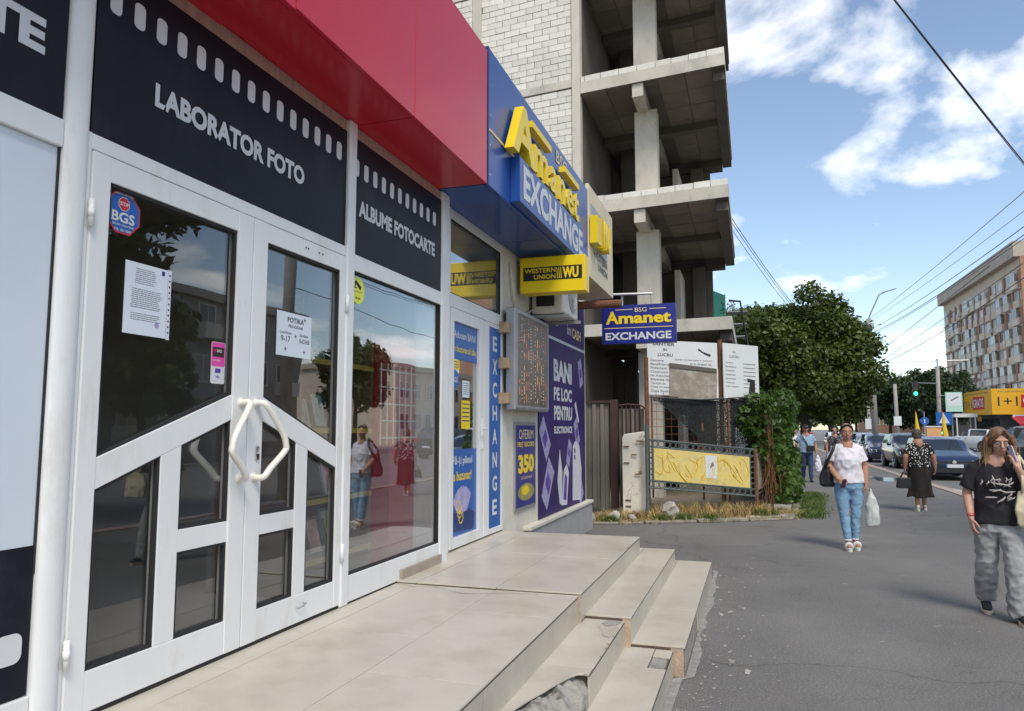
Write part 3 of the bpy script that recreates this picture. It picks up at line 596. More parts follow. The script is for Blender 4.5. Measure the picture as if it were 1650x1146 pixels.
q = MB(); q.tube([(XE+.012, 7.06, 1.62), (XE+.06, 7.06, 1.62), (XE+.06, 6.95, 1.62)], .011, 8); FE.rrect(q, 7.045, 7.075, 1.42, 1.72, .01, .013, .024); q.build('handle', 'frame_white', ed)
for r4 in ((7.125, 7.28, .545, 2.73), (7.665, 7.725, .545, 2.73), (7.28, 7.665, .545, .60), (7.28, 7.665, 2.69, 2.73)): fr('side_frame', [r4], es, f=FE, h1=.01)
q = MB(); FE.rect(q, 7.28, 7.665, .60, 2.69, -.02, .002); o = q.build('side_panel', 'blue_vinyl', es)
for i, ch in enumerate('EXCHANGE'): text(FE, ch, 7.40, 7.545, 2.44-i*.245, 2.60-i*.245, .004, 'vinyl_white', 'letter', o, .03)
# posters on the exchange door glass
pt = thing('door_poster', 'blue poster reading Aducem BANI at the top of the exchange door', 'poster', (XE, 6.65, 2.4))
q = MB(); FE.rect(q, 6.318, 6.982, 2.27, 2.612, -.022, -.018); q.build('sheet', 'blue_vinyl', pt)
text(FE, 'Aducem BANI', 6.37, 6.93, 2.47, 2.54, -.0165, 'vinyl_white', par=pt, bold=.02); text(FE, 'în buzunarul tău', 6.34, 6.95, 2.34, 2.41, -.0165, 'yellow', par=pt, bold=.015)
pb = thing('door_poster', 'blue poster of a wallet stuffed with banknotes on the lower exchange door', 'poster', (XE, 6.65, .64))
q = MB(); FE.rect(q, 6.318, 6.982, .643, 1.43, -.022, -.018); q.build('sheet', 'blue_vinyl', pb)
text(FE, 'Fă-ți plinul', 6.36, 6.86, 1.27, 1.37, -.0165, 'vinyl_white', par=pb, bold=.02); text(FE, 'la buzunar!', 6.36, 6.84, 1.14, 1.23, -.0165, 'yellow', par=pb, bold=.02)
q = MB()
for i in range(7):
    a = R(60+i*13); c = Vector((6.62, .78)); d = Vector((math.cos(a), math.sin(a))); n_ = Vector((-d.y, d.x)); z0 = -.0168+i*.0002
    FE.poly(q, [tuple(c+d*.02-n_*.055), tuple(c+d*.30-n_*.075), tuple(c+d*.30+n_*.045), tuple(c+d*.02+n_*.045)][::1], z0-.0001, z0)
q.build('banknotes', 'note_lilac', pb)
q = MB(); FE.poly(q, [(6.34, .69), (6.90, .66), (6.94, .80), (6.80, .86), (6.55, .83), (6.36, .87)], -.0155, -.015); q.build('wallet', 'blue_dark', pb)
q = MB()
for i in range(3):
    c = (6.50+i*.035, .90-i*.05)
    for k in range(16):
        a0, a1 = 2*math.pi*k/16, 2*math.pi*(k+1)/16; FE.poly(q, [(c[0]+.06*math.cos(a0), c[1]+.06*math.sin(a0)), (c[0]+.06*math.cos(a1), c[1]+.06*math.sin(a1)), (c[0]+.048*math.cos(a1), c[1]+.048*math.sin(a1)), (c[0]+.048*math.cos(a0), c[1]+.048*math.sin(a0))], -.0148, -.0145)
q.build('gold_rings', 'yellow', pb)
for nm, lb, c, b, m in (('sticker', 'round blue security sticker on the exchange door glass', 6.42, 2.08, 'blue_vinyl'),):
    o = thing(nm, lb, 'sticker', (XE, c, b)); q = MB(); FE.disc(q, (c, b), .085, -.022, -.019, 20); q.build('disc', m, o); text(FE, 'BGS', c-.06, c+.06, b-.03, b+.02, -.0185, 'vinyl_white', par=o)
o = thing('notice', 'small pale notice on the exchange door glass', 'notice', (XE, 6.68, 1.9)); q = MB(); FE.rect(q, 6.60, 6.78, 1.92, 2.08, -.022, -.019); q.build('sheet', 'paper', o); q = MB(); [FE.rect(q, 6.62, 6.76, 2.05-i*.02, 2.056-i*.02, -.0188, -.0184) for i in range(6)]; q.build('lines', 'print_grey', o)
o = thing('notice', 'yellow notice on the exchange door glass under the pale one', 'notice', (XE, 6.68, 1.7)); q = MB(); FE.rect(q, 6.58, 6.80, 1.62, 1.89, -.022, -.019); q.build('sheet', 'yellow', o); q = MB(); [FE.rect(q, 6.60, 6.78, 1.85-i*.04, 1.862-i*.04, -.0188, -.0184) for i in range(5)]; q.build('lines', 'navy_sign', o)
o = thing('notice', 'small yellow notice just under the top door poster', 'notice', (XE, 6.4, 2.2)); q = MB(); FE.rect(q, 6.32, 6.52, 2.17, 2.265, -.022, -.019); q.build('sheet', 'yellow', o); q = MB(); [FE.rect(q, 6.34, 6.50, 2.24-i*.025, 2.247-i*.025, -.0188, -.0184) for i in range(3)]; q.build('lines', 'navy_sign', o)
# ---------------------------------------------------------------- canopies
rc = thing('red_canopy', 'red panelled canopy over the photo shop', 'canopy', (-2.05, 3, 3.65)); XC = -2.05; FC = FX(XC)
ys = [.15, 1.55, 2.95, 4.29, 5.69]
for i, (a, b) in enumerate(zip(ys[:-1], ys[1:])):
    q = MB(); dz = -.012 if i == 1 else 0
    FC.rect(q, a+.004, b-.004, 3.655+dz, 4.82, -.03, .0); q.build('fascia_panel', 'red_panel', rc, bevel=.003)
    q = MB(); q.box(-2.66, XC-.031, a+.004, b-.004, 3.655+dz, 3.675); q.build('soffit_panel', 'red_panel', rc)
q = MB(); q.box(-2.72, XC-.032, .15, 5.695, 3.69, 4.80); q.build('carcass', 'dark_gap', rc)
bc = thing('exchange_canopy_sign', 'blue canopy sign with raised yellow name and white EXCHANGE lettering', 'sign', (-2.05, 7.7, 3.65))
q = MB(); FC.rect(q, 5.73, 9.70, 3.655, 4.86, -.03, .004); q.build('fascia_panel', 'blue_panel', bc, bevel=.003)
for a, b in ((5.705, 7.6), (7.608, 9.70)): q = MB(); q.box(-2.7, XC-.031, a, b, 3.655, 3.675); q.build('soffit_panel', 'blue_panel', bc)
q = MB(); q.box(-2.72, XC-.032, 5.715, 11.4, 3.69, 4.84); q.build('carcass', 'blue_dark', bc)
q = MB(); FC.rect(q, 5.698, 5.726, 3.652, 4.865, -.04, .006); q.build('end_strip', 'blue_dark', bc)
for i in range(5): q = MB(); FC.disc(q, (5.745, 3.75+i*.26), .007, .004, .009, 8); q.build('rivet', 'chrome', bc)
q = MB(); FC.rect(q, 5.735, 6.6, 4.13, 4.148, .004, .010); q.build('pinstripe', 'yellow_pale', bc)
letters(FC, 'A', 6.06, 6.78, 4.10, 4.60, .03, .085, 'yellow', bc, .03); letters(FC, 'manet', 6.80, 8.76, 4.13, 4.47, .03, .07, 'yellow', bc, .022, 1.12)
for a, b in ((6.70, 7.42), (8.02, 8.75)): q = MB(); FC.rect(q, a, b, 4.535, 4.60, .03, .105); q.build('bar', 'yellow', bc)
text(FC, 'BSG', 7.98, 8.50, 4.65, 4.79, .012, 'yellow_pale', par=bc, bold=.0)
q = MB(); FC.rect(q, 6.30, 9.02, 3.68, 4.105, .005, .10); o = q.build('letter_box', 'blue_panel', bc, bevel=.004)
text(FC, 'EXCHANGE', 6.40, 8.93, 3.735, 4.06, .103, 'vinyl_white', par=o, bold=.04)
wc = thing('transfer_canopy_sign', 'cream sign panel with raised yellow initials at the end of the blue canopy', 'sign', (-2.05, 10.6, 3.65))
q = MB(); FC.rect(q, 9.705, 11.5, 3.66, 4.95, -.03, .02); q.build('panel', 'cream_panel', wc, bevel=.004)
q = MB(); q.box(-2.7, XC-.031, 9.705, 11.5, 3.66, 3.68); q.build('soffit_panel', 'cream_panel', wc)
q = MB(); FC.rect(q, 9.82, 10.98, 4.12, 4.70, .021, .03); q.build('dark_backing', 'steel_grey', wc)
q = MB(); FC.rect(q, 9.5+.21, 9.98, 4.12, 4.50, .03, .14); q.build('bar', 'yellow', wc)
letters(FC, 'WU', 10.02, 10.66, 4.14, 4.54, .03, .12, 'yellow', wc, .04)
text(FC, 'WESTERN', 9.97, 11.02, 4.0, 4.11, .024, 'print_grey', par=wc, bold=.02); text(FC, 'UNION', 10.3, 11.02, 3.86, 3.965, .024, 'print_grey', par=wc, bold=.02)
# yellow box sign under the canopy
yb = thing('box_sign', 'yellow projecting box sign with a black name field under the canopy', 'sign', (-2.1, 8.2, 3.2)); F8 = FY(8.2)
q = MB(); q.box(-2.54, -1.765, 8.2, 8.42, 3.19, 3.61); q.build('box', 'yellow', yb, bevel=.006)
q = MB(); F8.rect(q, -2.50, -1.80, 3.33, 3.49, .0005, .002); q.build('name_field', 'black', yb)
text(F8, 'WESTERN', -2.485, -2.11, 3.42, 3.475, .003, 'yellow', par=yb, bold=.025); text(F8, 'UNION', -2.37, -2.11, 3.345, 3.40, .003, 'yellow', par=yb, bold=.025)
text(F8, 'WU', -2.03, -1.84, 3.345, 3.475, .003, 'yellow', par=yb, bold=.05); q = MB(); [F8.poly(q, [(-2.09+i*.022, 3.345), (-2.08+i*.022, 3.345), (-2.092+i*.022, 3.475), (-2.102+i*.022, 3.475)], .0025, .003) for i in range(3)]; q.build('stripes', 'yellow', yb)
for z in (3.26, 3.56): q = MB(); q.tube([(-2.6, 8.31, z), (-2.535, 8.31, z)], .02, 8); q.build('bracket', 'steel_grey', yb)
# air conditioner
ac = thing('air_conditioner', 'dusty white outdoor air conditioner unit behind the yellow box sign', 'air conditioner', (-2.3, 9, 3.0)); mat('ac_white', (.58, .57, .54), .5, .08, 4, dirt=(.35, .33, .3), dthr=(.55, .8), dscale=3)
q = MB(); q.box(-2.56, -2.16, 8.75, 9.55, 3.03, 3.60); q.build('casing', 'ac_white', ac, bevel=.02)
FA = FX(-2.16); q = MB(); FA.disc(q, (9.25, 3.32), .22, .001, .012, 28); q.build('fan_grille', 'steel_grey', ac); q = MB()
for r_ in (.07, .12, .17): q.tube([FA.p(9.25+r_*math.cos(a), 3.32+r_*math.sin(a), .016) for a in [2*math.pi*i/20 for i in range(21)]], .006, 5)
q.build('grille_ring', 'ac_white', ac); F87 = FY(8.75); q = MB(); F87.rect(q, -2.50, -2.27, 3.12, 3.42, .001, .006); q.build('vent', 'black', ac)
q = MB(); q.box(-2.60, -2.1, 8.82, 8.86, 2.985, 3.025); q.build('bracket', 'steel_grey', ac); q = MB(); q.box(-2.60, -2.1, 9.42, 9.46, 2.985, 3.025); q.build('bracket', 'steel_grey', ac)
# cables and drain pipes beside it
q = MB(); q.tube([(-2.585, 7.95, 3.5), (-2.57, 7.98, 3.3), (-2.57, 8.05, 3.1), (-2.585, 8.15, 2.98), (-2.57, 8.5, 2.98), (-2.55, 8.8, 3.1)], .012, 6); tag(q.build('cable', 'plaster', smooth=True), 'pale cable looping down the pier below the air conditioner', 'cable')
q = MB(); q.tube([(-2.45, 10.6, 3.42), (-1.75, 10.6, 3.42)], .06, 12); q.build('pipe', 'rust'); pp = bpy.data.objects['pipe']; tag(pp, 'short rusty pipe stub projecting under the cream sign', 'pipe')
q = MB(); q.tube([(-2.62, 10.6, 3.42), (-2.44, 10.6, 3.42)], .03, 8); q.build('spigot', 'steel_grey', pp)
# LED rate board
lb = thing('rate_board', 'grey framed LED exchange rate board with lit amber digits', 'display', (-2.45, 8.4, 1.85)); FL = FX(-2.44)
q = MB(); q.box(-2.55, -2.44, 7.70, 9.08, 1.83, 2.95); q.build('case', 'steel_grey', lb, bevel=.008)
q = MB(); FL.rect(q, 7.76, 9.02, 1.88, 2.90, .0005, .002); q.build('screen', mat('led_black', (.13, .105, .085), .35, .25, 6), lb)
q = MB(); q.box(-2.441, -2.43, 7.72, 7.76, 1.85, 2.93); q.box(-2.441, -2.43, 9.02, 9.06, 1.85, 2.93); q.box(-2.441, -2.43, 7.76, 9.02, 1.85, 1.88); q.box(-2.441, -2.43, 7.76, 9.02, 2.90, 2.93); q.build('bezel', 'steel_grey', lb)
rr = random.Random(3); cols = [mat('led_red', (.75, .16, .06), .5, 0, emit=.28), mat('led_amber', (.8, .42, .18), .5, 0, emit=.25), mat('led_white', (.8, .8, .75), .5, 0, emit=.2)]
qs = [MB(), MB(), MB()]
for i in range(13):
    y = 7.85+i*.09; kind = (0, 2, 1, 0, 1, 2)[i % 6]
    z = 1.92
    while z < 2.86:
        ln = rr.choice([.012, .012, .012, .05, .10]) if kind != 2 else .012
        if rr.random() < .62: FL.rect(qs[kind], y-.007, y+.007, z, min(z+ln, 2.87), .0022, .0032)
        z += ln+rr.choice([.02, .03, .03])
for q, m in zip(qs, cols): o = q.build('led_dots', m, lb); o['kind'] = 'stuff'
for z in (1.95, 2.33, 2.72): q = MB(); q.box(-2.60, -2.551, 7.60, 7.84, z-.06, z+.06); q.box(-2.549, -2.50, 7.60, 7.698, z-.055, z+.055); q.build('bracket', mat('bracket_rust', (.42, .30, .18), .8, .3, 9), lb)
# OFERIM poster
op = thing('framed_poster', 'framed blue poster offering 350 on the plaster pier', 'poster', (XE, 8.5, .7))
q = MB(); FE.rect(q, 8.13, 8.98, .68, 1.70, .001, .02); q.build('frame', 'steel_grey', op); q = MB(); FE.rect(q, 8.17, 8.94, .72, 1.66, .0205, .023); q.build('sheet', 'navy_sign', op)
text(FE, 'OFERIM', 8.27, 8.86, 1.50, 1.61, .024, 'yellow_pale', par=op, bold=.0); text(FE, 'PREȚ RECORD', 8.22, 8.90, 1.39, 1.47, .024, 'yellow', par=op, bold=.02); text(FE, '350', 8.24, 8.88, 1.10, 1.32, .024, 'yellow', par=op, bold=.05); text(FE, 'LEI GRAM AUR', 8.35, 8.80, 1.03, 1.065, .024, 'yellow_pale', par=op, bold=.0)
mat('ring_gold', (.45, .42, .16), .3, .3, 9, metal=.4); q = MB(); FE.disc(q, (8.56, .88), .33, .0235, .0245, 24, .10); q.build('ring', 'ring_gold', op); q = MB(); FE.disc(q, (8.52, .90), .15, .0248, .0255, 20, .055); q.build('ring_face', 'yellow', op)
# purple banner
pb = thing('wall_banner', 'large purple banner reading BANI PE LOC with phones and banknotes', 'banner', (XE, 10.5, .5))
q = MB(); FE.rect(q, 9.14, 11.9, .485, 3.655, .001, .012); q.build('sheet', 'banner_purple', pb)
for s_, a0, a1, b0, b1 in (('BANI', 9.91, 10.98, 2.28, 2.59), ('PE LOC', 9.91, 10.98, 2.01, 2.20), ('PENTRU', 9.92, 10.99, 1.74, 1.94), ('ELECTRONICE', 9.92, 10.99, 1.555, 1.655)): text(FE, s_, a0, a1, b0, b1, .014, 'vinyl_white', par=pb, bold=.045)
text(FE, 'in', 10.72, 10.95, 3.02, 3.17, .014, 'vinyl_white', par=pb, bold=.01); text(FE, 'CASH', 11.03, 11.62, 3.0, 3.16, .014, 'yellow_pale', par=pb, bold=.03)
q = MB(); FE.poly(q, [(9.15, 2.845), (11.89, 2.845), (11.89, 2.885), (9.15, 2.885)], .0125, .0135); q.build('white_line', 'vinyl_white', pb)
for (c, ang, s_) in (((9.45, 1.50), -48, 1.0), ((9.58, .91), 52, 1.15), ((11.3, 1.56), -60, .8), ((11.5, .74), -58, .95), ((10.78, 1.27), 62, .7), ((11.6, 2.5), -70, .8), ((10.3, 3.3), 18, 1.1), ((9.6, 3.35), -20, 1.0)):
    ca, sa = math.cos(R(ang)), math.sin(R(ang)); hw, hh = .27*s_, .15*s_
    def rot(x, y): return (c[0]+x*ca-y*sa, c[1]+x*sa+y*ca)
    q = MB(); FE.poly(q, [rot(-hw, -hh), rot(hw, -hh*1.1), rot(hw*.95, hh), rot(-hw, hh*.9)], .0125, .0135); o = q.build('banknote', 'note_lilac', pb)
    q = MB(); FE.poly(q, [rot(-hw*.35, -hh*.7), rot(hw*.35, -hh*.7), rot(hw*.35, hh*.6), rot(-hw*.3, hh*.6)], .0136, .0142); q.build('portrait_patch', 'print_purple', o)
def strip(pts, h): q = MB(); FE.poly(q, pts, h, h+.001); q.build('phone_print', 'phone_white', pb)
strip([(10.98, .56), (11.55, .52), (11.6, 1.0), (11.45, 1.36), (11.2, 1.44), (11.02, 1.36)], .0143)
strip([(10.30, .55), (10.62, .53), (10.75, .98), (10.62, 1.12), (10.45, 1.04)], .0155); strip([(10.08, .9), (10.20, .58), (10.32, .56), (10.36, 1.0), (10.22, 1.34)], .0143); strip([(11.15, 1.98), (11.38, 1.70), (11.46, 1.74), (11.24, 2.04)], .0143)
q = MB(); FE.poly(q, [(10.40, .62), (10.58, .6), (10.64, .92), (10.5, .98)], .0166, .0172); q.build('screen_print', 'print_purple', pb)
for c in ((11.14, 1.29), (11.14, 1.19)): q = MB(); FE.disc(q, c, .042, .0155, .0162, 16); q.build('lens_print', 'print_black', pb)
q = MB(); FE.poly(q, [(9.2, 1.95), (9.36, 2.02), (9.43, 2.25), (9.38, 2.42), (9.2, 2.5), (9.28, 2.3), (9.28, 2.12)], .0143, .0153); q.build('watch_print', 'note_lilac', pb)
# projecting Amanet sign beyond the shop end
am = thing('projecting_sign', 'navy projecting sign with yellow name over white EXCHANGE on a steel arm', 'sign', (-1.7, 12.1, 3.0)); FA = FY(12.1)
q = MB(); q.box(-2.33, -1.125, 12.1, 12.25, 3.01, 3.645); q.build('box', 'navy_sign', am, bevel=.006)
letters(FA, 'A', -2.26, -2.05, 3.335, 3.545, .001, .004, 'yellow', am, .03); letters(FA, 'manet', -2.05, -1.20, 3.335, 3.50, .001, .004, 'yellow', am, .035)
text(FA, 'BSG', -1.78, -1.59, 3.525, 3.595, .003, 'yellow_pale', par=am, bold=0); text(FA, 'EXCHANGE', -2.27, -1.20, 3.07, 3.195, .003, 'vinyl_white', par=am, bold=.03)
q = MB(); FA.rect(q, -2.29, -1.17, 3.262, 3.272, .001, .003); FA.rect(q, -2.1, -1.82, 3.565, 3.575, .001, .003); FA.rect(q, -1.55, -1.28, 3.565, 3.575, .001, .003); q.build('rule', 'yellow_pale', am)
q = MB(); q.tube([(-2.7, 12.03, 3.83), (-1.5, 12.18, 3.83)], .022, 8); q.tube([(-2.0, 12.17, 3.64), (-2.0, 12.17, 3.83)], .018, 8); q.tube([(-1.52, 12.17, 3.64), (-1.52, 12.17, 3.83)], .012, 8); q.build('arm', 'steel_grey', am)
# ---------------------------------------------------------------- stickers and notices on the photo shop glass
G = -.019
def octo(c, r, h0, h1, m, par, name, ry=None):
    q = MB(); F1.poly(q, [(c[0]+r*math.cos(R(22.5+45*i)), c[1]+(ry or r)*math.sin(R(22.5+45*i))) for i in range(8)], h0, h1); return q.build(name, m, par)
s1 = thing('security_sticker', 'blue octagonal security sticker with red STOP mark on the door glass', 'sticker', (XF, 2.41, 2.4))
c = (2.415, 2.525); octo(c, .098, G, G+.001, 'print_red', s1, 'border'); octo(c, .090, G+.001, G+.0015, 'blue_vinyl', s1, 'field'); octo((2.417, 2.563), .031, G+.0016, G+.002, 'vinyl_white', s1, 'ring'); octo((2.417, 2.563), .028, G+.0021, G+.0025, 'print_red', s1, 'stop_mark')
text(F1, 'STOP', 2.395, 2.440, 2.555, 2.571, G+.003, 'vinyl_white', par=s1); text(F1, 'BGS', 2.355, 2.475, 2.482, 2.527, G+.003, 'vinyl_white', par=s1, bold=.03); text(F1, 'OBIECTIV PROTEJAT', 2.365, 2.468, 2.596, 2.606, G+.003, 'vinyl_white', par=s1); text(F1, 'SECURITY SOLUTIONS', 2.358, 2.472, 2.466, 2.475, G+.003, 'vinyl_white', par=s1); text(F1, 'TEL. 021.9007', 2.37, 2.46, 2.444, 2.455, G+.003, 'vinyl_white', par=s1)
s2 = thing('notice_sheet', 'white typed notice in a punched plastic sleeve taped to the door glass', 'notice', (XF, 2.57, 2.02))
q = MB(); F1.rect(q, 2.441, 2.682, 2.022, 2.332, G, G+.001); q.build('sheet', 'paper', s2); q = MB(); F1.rect(q, 2.684, 2.704, 2.018, 2.334, G, G+.0008); q.build('sleeve_edge', 'phone_white', s2)
q = MB(); [F1.disc(q, (2.694, 2.05+i*.026), .005, G+.001, G+.0012, 8) for i in range(11)]; q.build('punch_hole', 'print_black', s2)
rr = random.Random(12); q = MB()
for i in range(26):
    z = 2.305-i*.0088; a = 2.475+(.02 if i < 8 else 0)+rr.uniform(0, .008); b = 2.655-(.03 if i < 8 else 0)-rr.uniform(0, .03)
    if i in (8, 9, 20, 21): continue
    x = a
    while x < b: wd = rr.uniform(.006, .02); F1.rect(q, x, min(x+wd, b), z, z+.0032, G+.0012, G+.0016); x += wd+.003
q.build('typed_lines', 'print_grey', s2)['kind'] = 'stuff'; q = MB(); F1.disc(q, (2.628, 2.075), .013, G+.0012, G+.0016, 16); q.build('stamp', 'note_lilac', s2); q = MB(); F1.rect(q, 2.645, 2.663, 2.302, 2.322, G+.0012, G+.0016); q.build('crest', 'navy_sign', s2)
s3 = thing('payment_sticker', 'pink and white card payment sticker on the door glass', 'sticker', (XF, 3.03, 1.86))
q = MB(); F1.rrect(q, 2.985, 3.085, 1.84, 2.045, .01, G, G+.001); q.build('sheet', 'vinyl_white', s3); q = MB(); F1.rrect(q, 2.987, 3.083, 1.925, 2.043, .009, G+.001, G+.0014); q.build('pink_field', 'print_pink', s3); q = MB(); F1.rect(q, 2.995, 3.075, 1.972, 2.02, G+.0015, G+.0019); q.build('name_field', 'print_black', s3)
text(F1, 'BRD', 3.025, 3.06, 1.995, 2.009, G+.0022, 'vinyl_white', par=s3); q = MB(); F1.rect(q, 3.005, 3.02, 1.995, 2.009, G+.002, G+.0022); q.build('mark', 'print_red', s3); q = MB(); F1.rrect(q, 3.015, 3.055, 1.893, 1.915, .003, G+.0011, G+.0014); q.build('card_mark', 'print_purple', s3); text(F1, 'VISA', 3.02, 3.05, 1.868, 1.88, G+.0015, 'navy_sign', par=s3); text(F1, 'contactless', 2.995, 3.05, 1.952, 1.96, G+.0016, 'vinyl_white', par=s3)
s4 = thing('opening_hours_sheet', 'white opening hours sheet reading PROGRAM and 9-17 on the door glass', 'notice', (XF, 3.66, 2.05))
q = MB(); F1.rect(q, 3.50, 3.84, 2.03, 2.28, G, G+.001); q.build('sheet', 'paper', s4); text(F1, 'FOTIKA', 3.60, 3.76, 2.225, 2.255, G+.002, 'print_black', par=s4); text(F1, 'PROGRAM', 3.61, 3.75, 2.195, 2.212, G+.002, 'print_grey', par=s4); text(F1, '9-17', 3.54, 3.63, 2.11, 2.145, G+.002, 'print_grey', par=s4); text(F1, 'INCHIS', 3.72, 3.82, 2.115, 2.14, G+.002, 'print_grey', par=s4); text(F1, 'Luni-Vineri', 3.53, 3.64, 2.155, 2.17, G+.002, 'print_grey', par=s4); text(F1, 'Sambata', 3.72, 3.81, 2.155, 2.17, G+.002, 'print_grey', par=s4)
q = MB()
for c in ((3.585, 2.07), (3.77, 2.065), (3.68, 2.15), (3.77, 2.255)):
    F1.poly(q, [(c[0]+(.014 if i % 2 == 0 else .006)*math.sin(R(36*i)), c[1]+(.014 if i % 2 == 0 else .006)*math.cos(R(36*i))) for i in range(10)][::-1], G+.0015, G+.002)
q.build('star', 'print_grey', s4)
s5 = thing('camera_sticker', 'round yellow video surveillance sticker in the window corner', 'sticker', (XF, 4.4, 2.5))
q = MB(); F1.disc(q, (4.385, 2.545), .092, G-.003, G-.002, 28); q.build('disc', mat('lime', (.72, .75, .06), .4, .04), s5); q = MB(); F1.poly(q, [(4.34, 2.595), (4.42, 2.55), (4.435, 2.575), (4.36, 2.615)], G-.002, G-.0015); F1.rect(q, 4.345, 4.355, 2.565, 2.60, G-.002, G-.0015); F1.rect(q, 4.325, 4.375, 2.557, 2.565, G-.002, G-.0015); q.build('camera_mark', 'print_black', s5); text(F1, 'supraveghere', 4.325, 4.445, 2.53, 2.543, G-.001, 'print_grey', par=s5); text(F1, '24 ore', 4.355, 4.42, 2.485, 2.505, G-.001, 'print_black', par=s5)
# ---------------------------------------------------------------- unfinished concrete building (plan slightly skewed)
KS, XR, YR = .13, -.35, 16.5
SH = Matrix(((1, 0, 0, 0), (-KS, 1, 0, KS*XR), (0, 0, 1, 0), (0, 0, 0, 1)))
cb = thing('unfinished_building', 'unfinished concrete frame building with raw block wall and open floors', 'building', (-4, 19, 0))
def sbx(name, m, *boxes, par=cb, bevel=.0):
    q = MB(SH)
    for b in boxes: q.box(*b)
    return q.build(name, m, par, bevel=bevel)
ZT = [4.09, 7.08, 10.09, 13.1]; XL = -9.5; YB = 22.7
rr = random.Random(21)
for k, zt in enumerate(ZT):
    zs = zt-.14 if k else zt-.06                                   # slab top below the row of blocks
    sbx('slab', 'concrete', (-3.72, XR, YR, YB, zs-.28, zs))
    sbx('slab', 'concrete_shaded', (XL, -3.723, YR+.3, YB, zs-.28, zs))
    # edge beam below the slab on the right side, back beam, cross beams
    sbx('edge_beam', 'concrete_shaded', (XR-.27, XR-.02, YR+.25, YB-.02, zs-.50, zs-.281))
    sbx('back_beam', 'concrete_shaded', (-3.7, XR-.28, YB-.32, YB-.02, zs-.62, zs-.282)); sbx('middle_beam', 'concrete_shaded', (-3.7, XR-.28, YR+2.9, YR+3.15, zs-.48, zs-.282))
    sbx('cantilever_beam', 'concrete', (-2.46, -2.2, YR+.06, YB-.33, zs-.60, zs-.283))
    # blocks along the slab edge
    if k:
        x = XR-.004
        while x > -3.7:
            w_ = rr.uniform(.36, .46); sbx('edge_block', 'block', (max(x-w_, -3.72)+.006, x-.006, YR+.006, YR+.22, zs+.001, zs+.138+rr.uniform(-.012, .006)), bevel=.006); x -= w_
    # formwork panels on the underside
    sbx('soffit_bed', 'concrete_shaded', (-3.715, XR-.005, YR+.01, YB-.01, zs-.2842, zs-.2799))
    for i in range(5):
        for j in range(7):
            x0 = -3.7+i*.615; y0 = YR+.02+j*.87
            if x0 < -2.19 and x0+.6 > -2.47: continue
            sbx('soffit_panel', 'soffit_shaded', (x0+.012, x0+.60, y0+.012, y0+.86, zs-.2845-rr.uniform(.006, .02), zs-.284))
    # columns
for z0, z1 in ((0, 3.69), (4.031, 6.66), (6.941, 9.67), (9.951, 12.68)):
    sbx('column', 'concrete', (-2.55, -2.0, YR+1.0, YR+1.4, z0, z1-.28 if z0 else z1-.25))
    sbx('column', 'concrete_shaded', (-1.55, -1.2, YR+5.6, YR+6.0, z0, z1-.3)); sbx('column', 'concrete_shaded', (-3.4, -3.05, YR+4.0, YR+4.35, z0, z1-.01))
    sbx('inner_wall', 'concrete_shaded', (-3.72, -1.0, YB-.3, YB-.05, z0, z1-.36)); sbx('inner_wall', 'concrete_shaded', (-3.9, -3.73, YR+.25, YB+.05, z0, z1-.01))
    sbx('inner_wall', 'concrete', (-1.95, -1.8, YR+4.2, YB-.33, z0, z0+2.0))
sbx('corner_column', 'concrete', (-3.93, -3.725, YR-.02, YR+.24, 0, 14.0)); sbx('corner_column', 'concrete', (-6.66, -6.40, YR+.0, YR+.24, 0, 14.0))
for zt in ZT: sbx('ring_beam', 'concrete', (-6.399, -3.931, YR+.02, YR+.24, zt-.20, zt-.0)); sbx('ring_beam', 'concrete', (XL, -6.661, YR+.02, YR+.24, zt-.20, zt-.0))
# block wall: mortar bed and single blocks
BW, BH, GAP = .42, .163, .013; blk = MB(); blk.box(-BW/2+GAP/2, BW/2-GAP/2, -.10, .10, 0, BH-GAP); bme = blk.mesh('block'); bme.materials.append(MATS['block'])
for (xa, xb) in ((-6.399, -3.931), (XL, -6.661)):
    for zt0, zt1 in zip([0.0]+ZT, ZT+[14.2]):
        sbx('wall_bed', 'mortar', (xa, xb, YR+.055, YR+.22, zt0+.001, zt1-.201))
        z = zt0+.004; row = 0
        while z+BH < zt1-.20+.03:
            x = xa-(BW/2 if row % 2 else 0)+rr.uniform(-.04, .04)
            while x < xb:
                a, b = max(x, xa+.004), min(x+BW, xb-.004); cx = (a+b)/2
                # only blocks that can be seen over the shop
                vis = z > 6.2+max(0, (-5.0-cx))*1.1
                if b-a > .05 and vis and rr.random() > .012:
                    o = bpy.data.objects.new('block', bme); COL.objects.link(o); WM[o.name] = Matrix.Identity(4)
                    o.location = SH @ Vector((cx, YR+.13+rr.uniform(-.008, .004), z)); o.scale = ((b-a)/BW, 1, 1 if z+BH < zt1-.20 else max(.2, (zt1-.205-z)/BH)); o.rotation_euler.z = math.atan(-KS)+rr.uniform(-.004, .004); o.rotation_euler.y = rr.uniform(-.006, .006)
                    parent(o, cb)
                x += BW
            z += BH; row += 1
